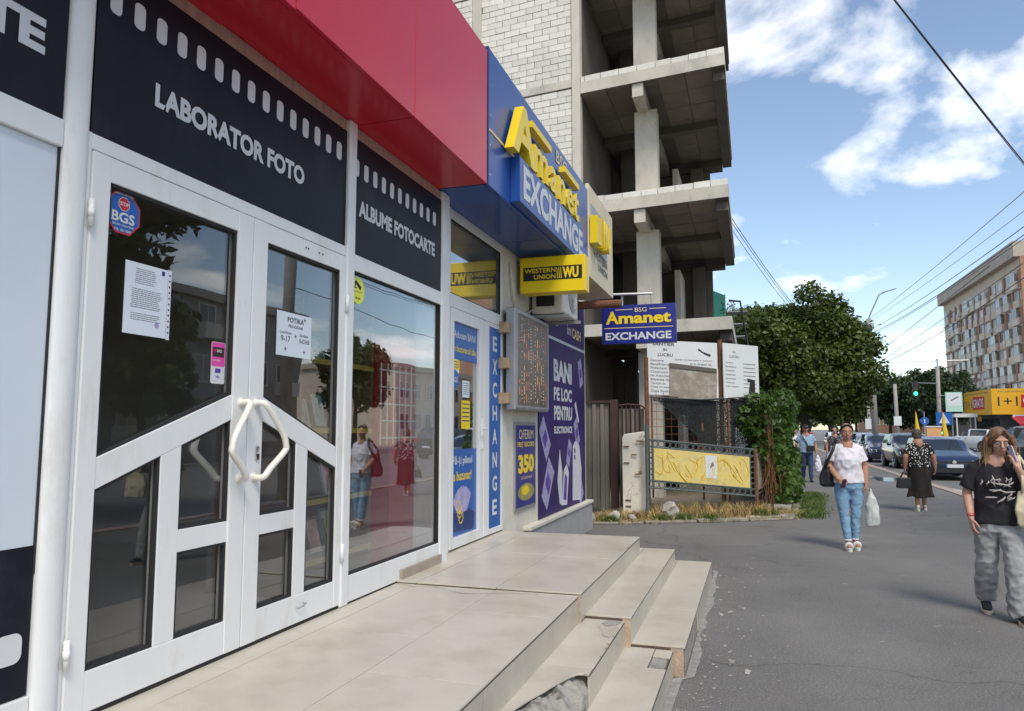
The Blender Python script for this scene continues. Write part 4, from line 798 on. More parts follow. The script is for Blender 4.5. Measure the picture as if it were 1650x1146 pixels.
# glazed loggia and steel stair behind
gb = thing('glazed_loggia', 'small green glazed box standing behind the unfinished building', 'loggia', (-.9, 24, 4)); mat('green_frame', (.10, .20, .16), .4, .1); glass_mat('green_glass', (.25, .45, .36), .12, 1.2)
q = MB(); q.box(-1.75, -.72, 25.5, 27.0, 4.0, 4.06); q.box(-1.75, -.72, 25.5, 27.0, .0, 3.99); q.build('base', 'concrete', gb)
for x in (-1.7, -1.23, -.76): q = MB(); q.box(x-.02, x+.02, 25.52, 25.56, 4.07, 6.5-(x+1.7)*.45); q.build('mullion', 'green_frame', gb)
q = MB(); q.prism([(-1.72, 25.54, 4.07), (-.74, 25.54, 4.07), (-.74, 25.54, 6.05), (-1.72, 25.54, 6.5)], (0, 1, 0), .02); q.box(-.76, -.74, 25.57, 27, 4.07, 6.0); q.build('pane', 'green_glass', gb)
q = MB(); q.box(-1.72, -.74, 25.50, 25.58, 5.2, 5.25); q.build('rail', 'green_frame', gb)
stw = thing('steel_stair', 'dark steel stair rail climbing beside the green glazed box', 'stair', (-.2, 26, 0)); q = MB()
for i in range(6): q.box(-.7, -.2+.06*i*.5, 26.0, 26.6, 3.9+.42*i-.03-.42, 3.9+.42*i-.42)
q.build('treads', 'steel_grey', stw); q = MB(); q.tube([(-.05, 26, 0), (-.02, 26, 4.0), (-.28, 26, 5.9), (-.65, 26, 5.95)], .04, 6); q.build('rail', 'black', stw)
# ---------------------------------------------------------------- fenced plot in front of it
sheet('plot_earth', [(-2.9, 12.55), (-1.8, 13.06), (.62, 14.5), (.85, 17.2), (.7, 24), (-8, 24), (-8, 12.4)], .03, 'dirt')
ke = tag(empty('plot_kerb', (-.5, 13.8, 0)), kind='structure')
KP = [(-2.75, 12.62), (-1.8, 13.0), (-.95, 13.45), (-.1, 13.95), (.64, 14.42), (.86, 16.0), (.92, 17.6), (.95, 19.5), (.98, 21.5)]
for i in range(len(KP)-1):
    a, b = Vector((*KP[i], 0)), Vector((*KP[i+1], 0)); d = (b-a).normalized(); n_ = Vector((-d.y, d.x, 0)); q = MB()
    q.prism([a+d*.015, b-d*.015, b-d*.015+n_*.14, a+d*.015+n_*.14], (0, 0, 1), .036+.012*(i % 3)); q.build('kerb_stone', mat('old_kerb', (.30, .275, .235), .95, .25, 6, bump=.6, dirt=(.20, .165, .12), dthr=(.45, .65), dscale=5), ke, bevel=.014)
q = MB(); q.prism([(-.1, 14.12, .0), (.52, 14.52, .0), (.72, 16.6, .0), (.2, 16.6, .0), (-.2, 14.8, .0)], (0, 0, 1), .065); tag(q.build('concrete_apron', 'kerb'), kind='structure')
# dry grass and weeds
def tufts(name, pts, n, h, m, seed, lab, spread=.12, lean=.6):
    r_ = random.Random(seed); q = MB()
    for i in range(n):
        x, y, z = r_.choice(pts); x += r_.gauss(0, spread); y += r_.gauss(0, spread); hh = h*r_.uniform(.4, 1.1); a = r_.random()*6.3; lx = r_.gauss(0, lean)*hh; ly = r_.gauss(0, lean)*hh; wd = r_.uniform(.004, .010)
        p0 = Vector((x, y, z)); p2 = p0+Vector((lx, ly, hh)); p1 = (p0+p2)/2+Vector((-lx*.15, -ly*.15, hh*.12)); s_ = Vector((math.cos(a), math.sin(a), 0))*wd
        q.add([p0-s_, p0+s_, p1+s_*.8, p1-s_*.8, p2], [(0, 1, 2, 3), (3, 2, 4)])
    return tag(q.build(name, m), lab, 'grass', kind='stuff')
gp = [(-2.7+t*.19, 12.85+t*.105, .02) for t in range(18)]
tufts('dry_grass', [(x, y+.22+.25*((i*7) % 5)/5, z) for i, (x, y, z) in enumerate(gp)], 2600, .17, 'straw', 1, 'dry straw coloured grass along the kerb below the fence', .12, .9)
tufts('dry_grass', [(-1.75+.17*i, 13.95+.05*i, .03) for i in range(12)], 1500, .28, 'straw', 2, 'tall dry grass standing under the scroll fence', .09, .35)
tufts('dry_grass', [(x+.05, y-.12, .0) for x, y, z in gp[2:]], 700, .09, 'straw', 9, 'flattened dry grass spilling over the kerb onto the asphalt', .09, 1.3)
tufts('weeds', [(-2.4, 13.0, .03), (-1.55, 13.35, .03), (-1.2, 13.55, .03), (-.75, 13.7, .03), (.1, 14.4, .07), (.2, 14.5, .07)], 900, .14, 'weed', 3, 'small green weeds sprouting along the kerb', .09, .7)
tufts('weeds', [(.95+.03*i, 14.9+.38*i, .0) for i in range(14)], 2600, .12, 'weed', 4, 'low green weeds creeping from the ivy onto the pavement', .13, 1.0)
for i, (x, y, s_, lb_) in enumerate([(-2.35, 13.15, .10, 'rough stone lying beside the corrugated gate'), (-1.45, 13.75, .15, 'upright pale stone under the scroll fence'), (-2.05, 13.2, .07, 'small stone in the dry grass by the rusty white panel'), (-2.75, 12.95, .09, 'stone at the foot of the plinth corner')]):
    q = MB(); q.ell((x, y, .03+s_*.6), (s_, s_*.8, s_*(1.3 if i == 1 else .8)), 10, 7); me = q.mesh()
    for v in me.vertices: v.co += v.normal*noise.noise(v.co*9)*s_*.5
    tag(link_mesh('stone', me, 'kerb'), lb_, 'stone')
# corrugated gate
GY = 14.15
ga = thing('corrugated_gate', 'weathered corrugated metal gate with dark rusty frame', 'gate', (-2.5, GY, .1))
def wave(x0, x1, y, z0, z1, n=24, amp=.022, lam=.16):
    q = MB(); k = 0; v = []; 
    for i in range(n+1):
        x = x0+(x1-x0)*i/n; t = ((x-x0)/lam) % 1; yy = y+(amp if t < .5 else -amp)
        v += [(x, yy, z0), (x, yy, z1)]
    q.add(v, [(2*i, 2*i+2, 2*i+3, 2*i+1) for i in range(n)]); return q
for a, b in ((-3.5, -3.02), (-3.015, -2.6)): wave(a, b, GY, .13, 2.10).build('corrugated_sheet', 'galv', ga)
q = MB(); q.box(-2.58, -2.44, GY-.06, GY+.06, .02, 2.17); q.build('post', 'maroon_metal', ga, bevel=.01)
q = MB(); q.box(-3.5, -2.58, GY-.04, GY+.03, 2.11, 2.16); q.build('top_rail', 'maroon_metal', ga)
for i in range(5): q = MB(); x = -2.36+i*.085; q.tube([(x, GY, 1.2), (x, GY, 2.06)], .012, 6); q.build('bar', 'maroon_metal', ga)
q = MB(); q.tube([(-2.43, GY, 2.06), (-2.25, GY, 2.085), (-2.0, GY, 2.06), (-1.9, GY, 1.98), (-1.86, GY, 1.85)], .016, 6); q.build('top_rail', 'maroon_metal', ga)
wave(-2.43, -1.95, GY+.05, .15, 2.0, 16).build('corrugated_sheet', 'galv', ga)
wp = thing('rusty_panel', 'old white enamel panel with rust streaked edges leaning by the gate', 'panel', (-2.1, 13.8, .03))
q = MB(); q.prism([(-2.3, 13.75, .05), (-1.9, 13.8, .05), (-1.87, 13.82, 1.58), (-2.27, 13.77, 1.52), (-2.3, 13.76, 1.45)], (0, 1, 0), .07); q.build('sheet', 'rusty_white', wp, bevel=.015)
for x, z in ((-2.22, 1.30), (-2.08, 1.15), (-2.22, 1.0), (-2.02, .80), (-2.2, .33), (-2.2, .22), (-1.98, 1.4)): q = MB(); q.box(x-.05, x+.05, 13.742, 13.762, z-.012, z+.008); q.build('slot', 'rust', wp)
# scroll fence with the yellow board
A = Vector((-1.83, 13.62, 0)); B = Vector((.03, 14.5, 0)); FD = (B-A).normalized(); FLn = (B-A).length
fe = thing('scroll_fence', 'sagging green metal scroll fence with faded yellow board', 'fence', (-.9, 14.0, .0))
def fz(t, s): return (.575+(.39-.575)*t)+s*(.86+(.85-.86)*t)          # s: 0 bottom .. 1 top
def fp(t, s, off=0): p = A+FD*FLn*t; return Vector((p.x+FD.y*off, p.y-FD.x*off, fz(t, s)))
def fbar(name, a, b, r_=.016, m='fence_green'): q = MB(); q.tube([a, b], r_, 6); return q.build(name, m, fe)
for s_ in (0, .155, .845, 1): fbar('rail', fp(0 if s_ in (0, 1) else .055, s_), fp(1 if s_ in (0, 1) else .945, s_))
for t in (0, .055, .945, 1): fbar('stile', fp(t, 0), fp(t, 1), .018)
for t in (0, 1): fbar('post', Vector((*fp(t, 0).xy, 0)), fp(t, 1.3 if t == 0 else 1.02), .035, 'fence_green' if t == 0 else 'rust')
rg = MB(); rg.tube([(.052*math.cos(2*math.pi*i/14), 0, .052*math.sin(2*math.pi*i/14)) for i in range(15)], .009, 5, cap=False); rme = rg.mesh('scroll'); rme.materials.append(MATS['fence_green'])
def scroll(p):
    o = bpy.data.objects.new('scroll', rme); COL.objects.link(o); WM[o.name] = Matrix.Identity(4); o.location = p; o.rotation_euler.z = math.atan2(FD.y, FD.x); parent(o, fe)
nr = 19
for i in range(nr):
    t = (i+.5)/nr
    for s_ in (.0775, .9225): scroll(fp(t, s_))
for j in range(6):
    s_ = .155+.69*(j+.5)/6
    for t in (.0275, .9725): scroll(fp(t, s_))
q = MB(); q.prism([fp(.06, .17), fp(.94, .17), fp(.94, .83), fp(.06, .83)], (FD.y, -FD.x, 0), .012); yb2 = q.build('board', 'yellow_board', fe)
def fpt(t, s): return fp(t, s, .0145)
rr = random.Random(17); q = MB()
for k in range(14):
    t0 = .09+.06*k; s0 = rr.uniform(.35, .6); pts = []
    for i in range(9): a = i/8*rr.uniform(3.5, 6); pts.append(fpt(t0+.05*math.sin(a+k)+.004*i, s0+.20*math.cos(a*.9+k*1.7)))
    q.tube(pts, .006, 4)
q.build('graffiti', 'graffiti', fe)
nz_ = thing('taped_note', 'small white note taped on the yellow fence board', 'notice', fp(.58, .2, .02)); q = MB(); q.prism([fp(.53, .30, .013), fp(.635, .30, .013), fp(.635, .78, .013), fp(.53, .78, .013)], (FD.y, -FD.x, 0), .003); q.build('sheet', 'board_white', nz_); q = MB(); q.prism([fp(.57, .5, .0165), fp(.61, .58, .0165), fp(.60, .66, .0165), fp(.58, .6, .0165)], (FD.y, -FD.x, 0), .0006); q.build('pictogram', 'print_grey', nz_)
# side return of the fence, running back along the pavement
fs = thing('side_fence', 'bent fence return with pale board tangled in dead vine', 'fence', (.1, 15, 0))
q = MB(); q.prism([(.06, 14.55, .5), (.30, 15.5, .62), (.30, 15.5, 1.35), (.06, 14.55, 1.18)], (1, -.25, 0), .012); q.build('board', 'plywood', fs)
for z in (.42, 1.28): q = MB(); q.tube([(.03, 14.5, z), (.32, 15.6, z+.1), (.5, 17, z+.1)], .018, 6); q.build('rail', 'fence_green', fs)
for x, y in ((.32, 15.6), (.5, 17.0)): q = MB(); q.tube([(x, y, 0), (x, y, 2.0)], .03, 6); q.build('post', 'rust', fs)
# wire mesh, net and posts behind
ms = thing('wire_mesh_screen', 'rusty wire mesh on posts above the scroll fence', 'mesh fence', (-.9, 14.4, 0))
for i in range(15): q = MB(); x = -1.83+i*.13; y = 14.0+(x+1.83)*.45; q.tube([(x, y, 1.0), (x, y, 2.3)], .004, 4); q.build('wire', 'rust', ms)
for i in range(9): q = MB(); z = 1.1+i*.14; q.tube([(-1.83, 14.0, z), (-.02, 14.81, z)], .004, 4); q.build('wire', 'rust', ms)
for x, y, zt in ((-1.86, 13.95, 2.95), (-.55, 14.58, 3.3)): q = MB(); q.tube([(x, y, 0), (x, y, zt)], .04, 8); q.build('post', 'rust', ms)
nt_ = thing('shade_net', 'torn dark shade net sagging below the construction boards', 'net', (-.9, 14.3, 1.2)); q = MB(); v = []; nu, nv = 30, 12
for i in range(nu+1):
    for j in range(nv+1):
        t = i/nu; s_ = j/nv; lo = 2.13-1.05*min(1, max(0, (t-.05)/.62))**.9; z = 2.2+.02*math.sin(9*t)-(2.2-lo)*s_; x = -1.75+t*1.85; v.append((x, 13.96+(x+1.83)*.45+.03*noise.noise(Vector((x*5, z*5, 0))), z))
q.add(v, [(i*(nv+1)+j, (i+1)*(nv+1)+j, (i+1)*(nv+1)+j+1, i*(nv+1)+j+1) for i in range(nu) for j in range(nv)]); q.build('cloth', 'net_dark', nt_, smooth=True)
q = MB(); q.tube([(-1.78, 13.94, 2.2), (-.9, 14.3, 2.16), (.1, 14.75, 2.22)], .014, 6); q.build('rope', 'black', nt_)
b1 = thing('construction_board', 'large white construction site board reading IN LUCRU', 'sign', (-1.2, 14.2, 2.3)); FB = Frame((-1.85, 14.05, 2.26), (1, .32, -.05), (0, 0, 1)); FB.n = FB.u.cross(FB.v)
q = MB(); FB.rect(q, 0, 1.32, 0, 1.03, -.02, 0); q.build('board', 'board_white', b1)
text(FB, 'SANTIER', .1, .52, .93, .99, .002, 'print_black', par=b1, bold=.02); text(FB, 'IN', .30, .37, .83, .885, .002, 'print_black', par=b1, bold=.02); text(FB, 'LUCRU', .2, .48, .73, .79, .002, 'print_black', par=b1, bold=.02)
for i, s_ in enumerate(['Denumire:', 'Beneficiarul:', 'Proiectant:', 'Constructor:', 'Nr Autorizatie:', 'Eliberata de:', 'Termen de:', 'Data inceperii:', 'Data finalizarii:']): text(FB, s_, .06, .06+.028*len(s_), .63-i*.072, .675-i*.072, .002, 'print_grey', par=b1, bold=.015)
text(FB, 'Spatii comerciale + birouri', .52, 1.22, .66, .70, .002, 'print_grey', par=b1, bold=.015); text(FB, 'SC SL ANMAR SRL', .80, 1.22, .59, .63, .002, 'print_grey', par=b1, bold=.015)
q = MB(); FB.poly(q, [(.95, .88), (1.08, .80), (1.18, .76), (1.2, .80), (1.05, .85), (.97, .91)], .001, .002); q.build('plan_sketch', 'print_black', b1)
q = MB(); FB.rect(q, 1.0, 1.03, -1.9, -.02, -.06, -.03); q.build('leg', 'rust', b1); q = MB(); FB.rect(q, .06, .09, -1.9, -.02, -.06, -.03); q.build('leg', 'rust', b1)
pl = thing('plywood_sheet', 'weathered plywood sheet nailed over the construction board', 'plywood', (-.9, 14.2, 2.3)); q = MB(); FB.poly(q, [(.40, -.04), (1.28, -.06), (1.30, .53), (.42, .60)], .004, .02); q.build('sheet', 'plywood', pl); q = MB(); FB.poly(q, [(.41, .53), (1.29, .47), (1.29, .54), (.41, .61)], .021, .04); q.build('batten', mat('batten', (.13, .11, .09), .9, .2, 8), pl)
b2 = thing('construction_board', 'white construction site board turned towards the pavement at the fence corner', 'sign', (-.2, 14.8, 2.2)); F2 = Frame((-.49, 14.45, 2.19), (.62, .55, -.03), (0, 0, 1)); F2.n = F2.u.cross(F2.v)
q = MB(); F2.rect(q, 0, .84, 0, 1.04, -.02, 0); q.build('board', 'board_white', b2)
text(F2, 'IN', .23, .29, .86, .90, .002, 'print_grey', par=b2); text(F2, 'LUCRU', .15, .38, .77, .82, .002, 'print_grey', par=b2, bold=.02)
for i, s_ in enumerate(['Denumire:', 'Beneficiarul:', 'Proiectant:', 'Constructor:', 'Autorizatie:', 'Termen de:', 'Data inceperii:']): text(F2, s_, .05, .05+.02*len(s_), .66-i*.075, .695-i*.075, .002, 'print_grey', par=b2, bold=.01); q = MB(); F2.rect(q, .47, .76, .665-i*.075, .68-i*.075, .001, .002); q.build('typed_line', 'print_grey', b2)
q = MB(); F2.poly(q, [(.58, .12), (.74, .10), (.74, .38), (.56, .40), (.56, .33), (.62, .33)], .0025, .0035); q.build('map_print', 'print_black', b2); q = MB(); F2.rect(q, .54, .76, .03, .08, .001, .003); q.build('map_caption', 'print_black', b2)
for t in (.1, .72): q = MB(); F2.rect(q, t, t+.03, -1.9, -.02, -.06, -.03); q.build('leg', 'rust', b2)
# ---------------------------------------------------------------- ivy hedge and dead vine
iv = thing('ivy_hedge', 'dense green ivy hedge spilling over the side fence', 'hedge', (.6, 17, 0))
cl = []; rr = random.Random(6)
for i in range(46):
    y = rr.uniform(14.95, 21.5); t = (y-14.9)/6.6; zt = 2.0+.32*math.sin(min(1, t*1.6)*math.pi*.7); cl.append((rr.uniform(-.05, .55)+.30*t, y, rr.uniform(.5, zt), rr.uniform(.22, .4), rr.uniform(.25, .5), rr.uniform(.22, .4)))
cl += [(.22, 14.62, 1.95, .2, .12, .25), (.12, 14.62, 1.3, .16, .1, .3), (.42, 14.8, 1.2, .16, .2, .5), (.5, 14.9, .6, .2, .2, .4), (.05, 14.75, 2.1, .25, .2, .2), (-.12, 14.7, 1.85, .2, .2, .22), (.0, 14.7, 1.6, .2, .2, .2), (.78, 18.5, .5, .25, 1.2, .35), (.82, 19.8, .8, .25, 1.2, .5), (.8, 17.3, .35, .2, .6, .3)]
link_mesh('foliage', leaf_mesh('foliage', cl, 18000, .062, 11, shell=.75, up=.2), 'leaf_ivy', iv)
q = MB()
for i in range(14): x = .1+.04*i; y = 15+i*.45; q.tube([(x, y, 0), (x+rr.uniform(-.1, .1), y, .9), (x+rr.uniform(-.2, .2), y+rr.uniform(-.2, .2), 1.9)], .02, 5)
q.build('stems', 'bark', iv)
dv = thing('dead_vine', 'tangle of brown dead vine hanging at the fence corner', 'vine', (.3, 14.9, 0)); q = MB()
for i in range(70):
    x = rr.gauss(.27, .05); z = rr.uniform(.9, 2.0); pts = [Vector((x, 14.72+rr.uniform(-.06, .08), z))]
    for k in range(5): pts.append(pts[-1]+Vector((rr.gauss(0, .035), rr.gauss(0, .02), -rr.uniform(.06, .22))))
    q.tube([p if p.z > .02 else Vector((p.x, p.y, .02)) for p in pts], rr.uniform(.003, .008), 4)
q.build('twigs', 'vine_dead', dv)
# ---------------------------------------------------------------- trees
def tree(name, label, loc, h, crown, trunk_r, nleaf, lsize, seed, m='leaf_tree', group=None, trunk_h=None, nb=46, up=.5, flat=1.):
    r_ = random.Random(seed); o = thing(name, label, 'tree', loc, group); L0 = Vector(loc); th = trunk_h or h*.45; q = MB()
    top = L0+Vector((r_.uniform(-.2, .2), r_.uniform(-.2, .2), th)); q.tube([L0+Vector((0, 0, -.05)), L0+Vector((.03, 0, th*.5)), top], [trunk_r*1.15, trunk_r, trunk_r*.75], 10)
    cx, cy, cz, rx, ry, rz = crown; C = L0+Vector((cx, cy, cz)); cl = []
    for i in range(nb):
        d = Vector((r_.gauss(0, 1), r_.gauss(0, 1), r_.gauss(.1, 1))).normalized(); k = r_.uniform(.45, .93); p = C+Vector((d.x*rx*k, d.y*ry*k, d.z*rz*k*flat)); s_ = r_.uniform(.19, .38)*(1.2-.45*k)
        cl.append((*p, rx*s_, ry*s_, rz*s_*.8))
        if i < 16: mid = (top+p)/2+Vector((0, 0, .2)); q.tube([top-Vector((0, 0, r_.uniform(0, th*.3))), mid, p], [trunk_r*.35, trunk_r*.22, trunk_r*.08], 6)
    cl.append((*C, rx*.55, ry*.55, rz*.55))
    q.build('trunk', 'bark', o, smooth=True); link_mesh('crown', leaf_mesh('crown', cl, nleaf, lsize, seed, shell=.5, up=up), m, o); return o
tree('street_tree', 'large dense green broadleaf tree beyond the ivy hedge', (2.2, 36, 0), 8.6, (0, 0, 4.75, 3.65, 3.2, 3.45), .2, 66000, .105, 31, nb=70)
tree('pale_tree', 'sparse pale leaved tree beside the unfinished building', (-1.0, 40, 0), 8, (0, 0, 6.4, 1.6, 1.6, 1.7), .12, 3500, .07, 32, 'leaf_pale', nb=30)
FT = [(8.6, 95, 8.0, 3.4), (13.0, 108, 8.6, 3.6), (15.8, 100, 8.2, 3.4), (19.6, 104, 9.0, 3.8), (20.0, 94, 9.0, 3.2), (24.0, 106, 9.4, 3.6), (5.6, 84, 7.0, 2.8), (1.8, 110, 7.5, 4.0), (-3.0, 100, 7.0, 3.6), (5.0, 125, 7.5, 4.0)]
FL_ = ['green street tree beyond the lamp post', 'dark green street tree behind the concrete pole', 'rounded street tree below the green traffic light', 'bushy street tree left of the trolley pole', 'tall street tree behind the blue crossing sign', 'broad street tree beside the yellow billboard store', 'low street tree behind the parked cars', 'distant street tree closing the pavement beyond the large tree', 'distant street tree half hidden by the ivy hedge', 'most distant street tree at the end of the parked row']
for i, (x, y, h, r_) in enumerate(FT): tree('street_tree', FL_[i], (x, y, 0), h, (0, 0, h*.58, r_, r_, h*.42), .18, 6500, .24, 40+i, 'leaf_far', 'street trees down the far road', nb=34)
# trees and houses across the road, seen in the glass
for i, (x, y, h, r_) in enumerate([(8.2, 11.2, 8.5, 3.1), (22.5, 48, 9.2, 3.0), (23.0, 29, 7, 2.4)]):
    tree('street_tree', ['leafy tree across the pavement that shows only as a reflection in the door', 'round tree across the road reflected in the shop window', 'small tree across the road reflected at the door edge'][i], (x, y, 0), h, (0, 0, h*.6, r_, r_, h*.36), .2, [16000, 7000, 5000][i], [.13, .2, .2][i], 60+i, 'leaf_tree', nb=40)
# ---------------------------------------------------------------- apartment buildings
mat('apt_brick', (.38, .20, .13), .9, .15, 3); mat('apt_panel', (.64, .54, .42), .85, .12, .6, rnd=.1, dirt=(.34, .32, .29), dthr=(.55, .8), dscale=.5); mat('apt_white', (.68, .61, .52), .7, .08, 1, rnd=.12); mat('apt_parapet', (.46, .40, .33), .9, .12, .5, dirt=(.26, .24, .22), dthr=(.55, .8), dscale=.4); mat('win_dark', (.08, .09, .10), .08, .2, .5, rnd=.5, spec=.8); mat('win_sky', (.28, .33, .37), .06, .2, .5, rnd=.35, spec=1.); mat('win_frame', (.60, .60, .60), .5, .05); mat('apt_grey', (.31, .30, .28), .9, .12, .8, dirt=(.2, .19, .18), dthr=(.55, .8), dscale=.6)  # the paler window copy has the sky's reflection put into its colour
def share(name, me, par, loc, sc_=(1, 1, 1), rz=0):
    o = bpy.data.objects.new(name, me); COL.objects.link(o); WM[o.name] = Matrix.Translation(Vector(loc)); o.location = loc; o.scale = sc_; o.rotation_euler.z = rz; parent(o, par); return o
def boxme(name, m, *b):
    q = MB()
    for x in b: q.box(*x)
    me = q.mesh(name); me.materials.append(MATS[m]); return me
AX, AY0, AY1, AZ = 38.0, 124.4, 171.0, 29.0
ap = thing('apartment_block', 'long ten storey apartment block with brick piers and enclosed balconies', 'building', (AX+6, 138, 0))
q = MB(); q.box(AX, AX+7, AY0, AY1, 0, AZ-2.3); q.build('wall', 'apt_panel', ap); q = MB(); q.box(AX-1.0, AX+7.2, AY0-.2, AY1+.3, AZ-2.299, AZ); q.build('parapet', 'apt_parapet', ap)
q = MB(); q.box(AX+1, AX+6, 138, 152, AZ+.001, AZ+1.1); q.build('roof_house', 'apt_parapet', ap)
q = MB(); q.box(AX-.25, AX+6.9, AY0-.35, AY0-.005, 0, AZ-2.3); q.build('end_wall', 'apt_brick', ap)
win = boxme('window', 'win_dark', (-.04, .02, -1, 1, 0, 1.45)); win2 = boxme('window', 'win_sky', (-.04, .02, -1, 1, 0, 1.45)); frm = boxme('frame', 'win_frame', (-.07, -.041, -1.05, -.95, -.05, 1.5), (-.07, -.041, .95, 1.05, -.05, 1.5), (-.07, -.041, -.95, .95, 1.43, 1.5), (-.07, -.041, -.95, .95, -.05, .02), (-.07, -.041, -.37, -.3, .02, 1.43), (-.07, -.041, .3, .37, .02, 1.43))
pier = boxme('brick_pier', 'apt_brick', (-.15, 0, -.5, .5, 0, 2.7)); spand = boxme('balcony_panel', 'apt_white', (-.6, 0, -1.25, 1.25, 0, 1.1)); spand2 = boxme('balcony_panel', 'apt_panel', (-.25, 0, -1.25, 1.25, 0, 1.05)); acm = boxme('cooler', 'win_frame', (-.5, 0, -.4, .4, 0, .6)); slabm = boxme('floor_edge', 'apt_parapet', (-.28, 0, -.5, .5, 0, .16))
rr = random.Random(77); bay = 3.65; nb_ = int((AY1-AY0)/bay)
for f in range(10):
    z0 = 3.6+f*2.7 - (.3 if f else 0)
    if z0+2.4 > AZ-2.0: break
    share('floor_edge', slabm, ap, (AX-.002, (AY0+AY1)/2, z0-.17), (1, AY1-AY0-.2, 1))
    for b in range(nb_):
        yc = AY0+bay*(b+.5)+.6; k = rr.random()
        off = (f+b) % 2
        if off or rr.random() < .5: share('brick_pier', pier, ap, (AX-.003, yc-bay/2, z0), (1.6, rr.uniform(.7, 1.1), 1))
        px = -.62 if k < .45 else (-.05 if k < .8 else -.3)
        if k < .45:
            share('balcony_panel', spand, ap, (AX-.004, yc, z0)); 
        else: share('balcony_panel', spand2, ap, (AX-.004, yc, z0), (.3+rr.random(), 1, 1))
        wmx = share('window', win2 if rr.random() < .65 else win, ap, (AX+px+.02 if k < .45 else AX-.03, yc, z0+1.12), (1, rr.uniform(.8, 1.1), rr.uniform(.85, 1.0)))
        fo = share('frame', frm, wmx, (wmx.location.x, yc, z0+1.12), (1, wmx.scale.y, wmx.scale.z)); fo.matrix_parent_inverse = Matrix.Translation(wmx.location).inverted(); fo.parent = wmx; fo.matrix_parent_inverse = (Matrix.Translation(wmx.location) @ Matrix.Diagonal((1, wmx.scale.y, wmx.scale.z, 1))).inverted()
        if rr.random() < .16: share('cooler', acm, ap, (AX-.3, yc+1.35, z0+.4))
# ground floor shops of the block
q = MB(); q.box(AX-.5, AX-.001, AY0, AY1, 0, 3.1); q.build('shop_strip', 'win_dark', ap)
# brick block far down the road
bb = thing('brick_block', 'low brick red block with white windows far down the road', 'building', (33, 190, 0)); q = MB(); q.box(24, 42, 182, 196, 0, 11.7); q.build('wall', 'apt_brick', bb); q = MB(); q.box(23.6, 42.4, 181.5, 196.4, 11.701, 12.4); q.build('roof_edge', 'apt_brick', bb)
wb = boxme('window', 'win_dark', (-1, 1, -.03, .02, 0, 1.6)); fb_ = boxme('frame', 'win_frame', (-1.12, -1, -.06, -.005, -.1, 1.7), (1, 1.12, -.06, -.005, -.1, 1.7), (-1, 1, -.06, -.005, 1.6, 1.7), (-1, 1, -.06, -.005, -.1, 0), (-.05, .05, -.06, -.031, 0, 1.6))
for f in range(3):
    for b in range(6):
        wmx = share('window', wb, bb, (25.6+b*2.9, 181.99, 2.6+f*3.2)); share('frame', fb_, wmx, (25.6+b*2.9, 181.99, 2.6+f*3.2))
# flats across the road (reflected in the glass)
fl = thing('flats', 'grey three storey block of flats across the road, reflected in the shop window', 'building', (27, 38, 0)); q = MB(); q.box(25, 36, 18, 45, 0, 9.0); q.build('wall', 'apt_grey', fl); q = MB(); q.box(24.6, 36.2, 17.7, 45.3, 9.001, 9.5); q.build('roof_edge', 'apt_parapet', fl)
wx = boxme('window', 'win_dark', (-.03, .02, -.7, .7, 0, 1.4)); fx_ = boxme('frame', 'win_frame', (-.06, -.005, -.8, -.7, -.1, 1.5), (-.06, -.005, .7, .8, -.1, 1.5), (-.06, -.005, -.7, .7, 1.4, 1.5), (-.06, -.005, -.7, .7, -.1, 0), (-.06, -.031, -.04, .04, 0, 1.4))
for f in range(3):
    for b in range(10):
        wmx = share('window', wx, fl, (24.99, 19.6+b*2.6, 1.5+f*2.9)); share('frame', fx_, wmx, (24.99, 19.6+b*2.6, 1.5+f*2.9))
        if (f*3+b) % 4 == 0: share('balcony_panel', boxme('balcony_panel', 'apt_white', (-.8, 0, -1, 1, 0, .9)) if (f, b) == (0, 0) else bpy.data.meshes['balcony_panel.002'] if 'balcony_panel.002' in bpy.data.meshes else spand2, fl, (24.99, 19.6+b*2.6, .9+f*2.9))
for k, (y0, y1, h_) in enumerate([(62, 84, 7.2)]):
    fl = thing('flats', 'pale block of flats across the road past the round tree', 'building', (30, (y0+y1)/2, 0)); q = MB(); q.box(26, 37, y0, y1, 0, h_); q.build('wall', 'apt_panel', fl); q = MB(); q.box(25.7, 37.2, y0-.3, y1+.3, h_+.001, h_+.5); q.build('roof_edge', 'apt_parapet', fl)
    for f in range(2):
        for b in range(int((y1-y0)/2.6)): yy = y0+1.4+b*2.6; wmx = share('window', wx, fl, (25.99, yy, 1.6+f*2.9)); share('frame', fx_, wmx, (25.99, yy, 1.6+f*2.9))
# ---------------------------------------------------------------- supermarket with the yellow billboard
mat('bill_yellow', (.80, .42, .02), .5, .05, 1); mat('awning_red', (.48, .03, .05), .7, .1); SX, SY = 21.3, 80.0
sm = thing('corner_store', 'single storey corner store with wrap around yellow billboard and red awning', 'building', (SX+6, SY+6, 0))
q = MB(); q.box(SX+1, SX+22, SY+1.5, SY+12, 0, 3.2); q.build('wall', mat('store_wall', (.12, .12, .13), .6, .2), sm); q = MB(); q.box(SX+.3, SX+22, SY+.3, SY+12, 3.201, 3.4); q.build('canopy', 'apt_white', sm)
q = MB(); q.box(SX, SX+22, SY, SY+.3, 2.95, 5.35); q.build('billboard', 'bill_yellow', sm); q = MB(); q.box(SX, SX+.3, SY+.301, SY+9.5, 2.95, 5.35); q.build('billboard', 'bill_yellow', sm)
FS = FY(SY); FW = Frame((SX, 0, 0), (0, -1, 0), (0, 0, 1))
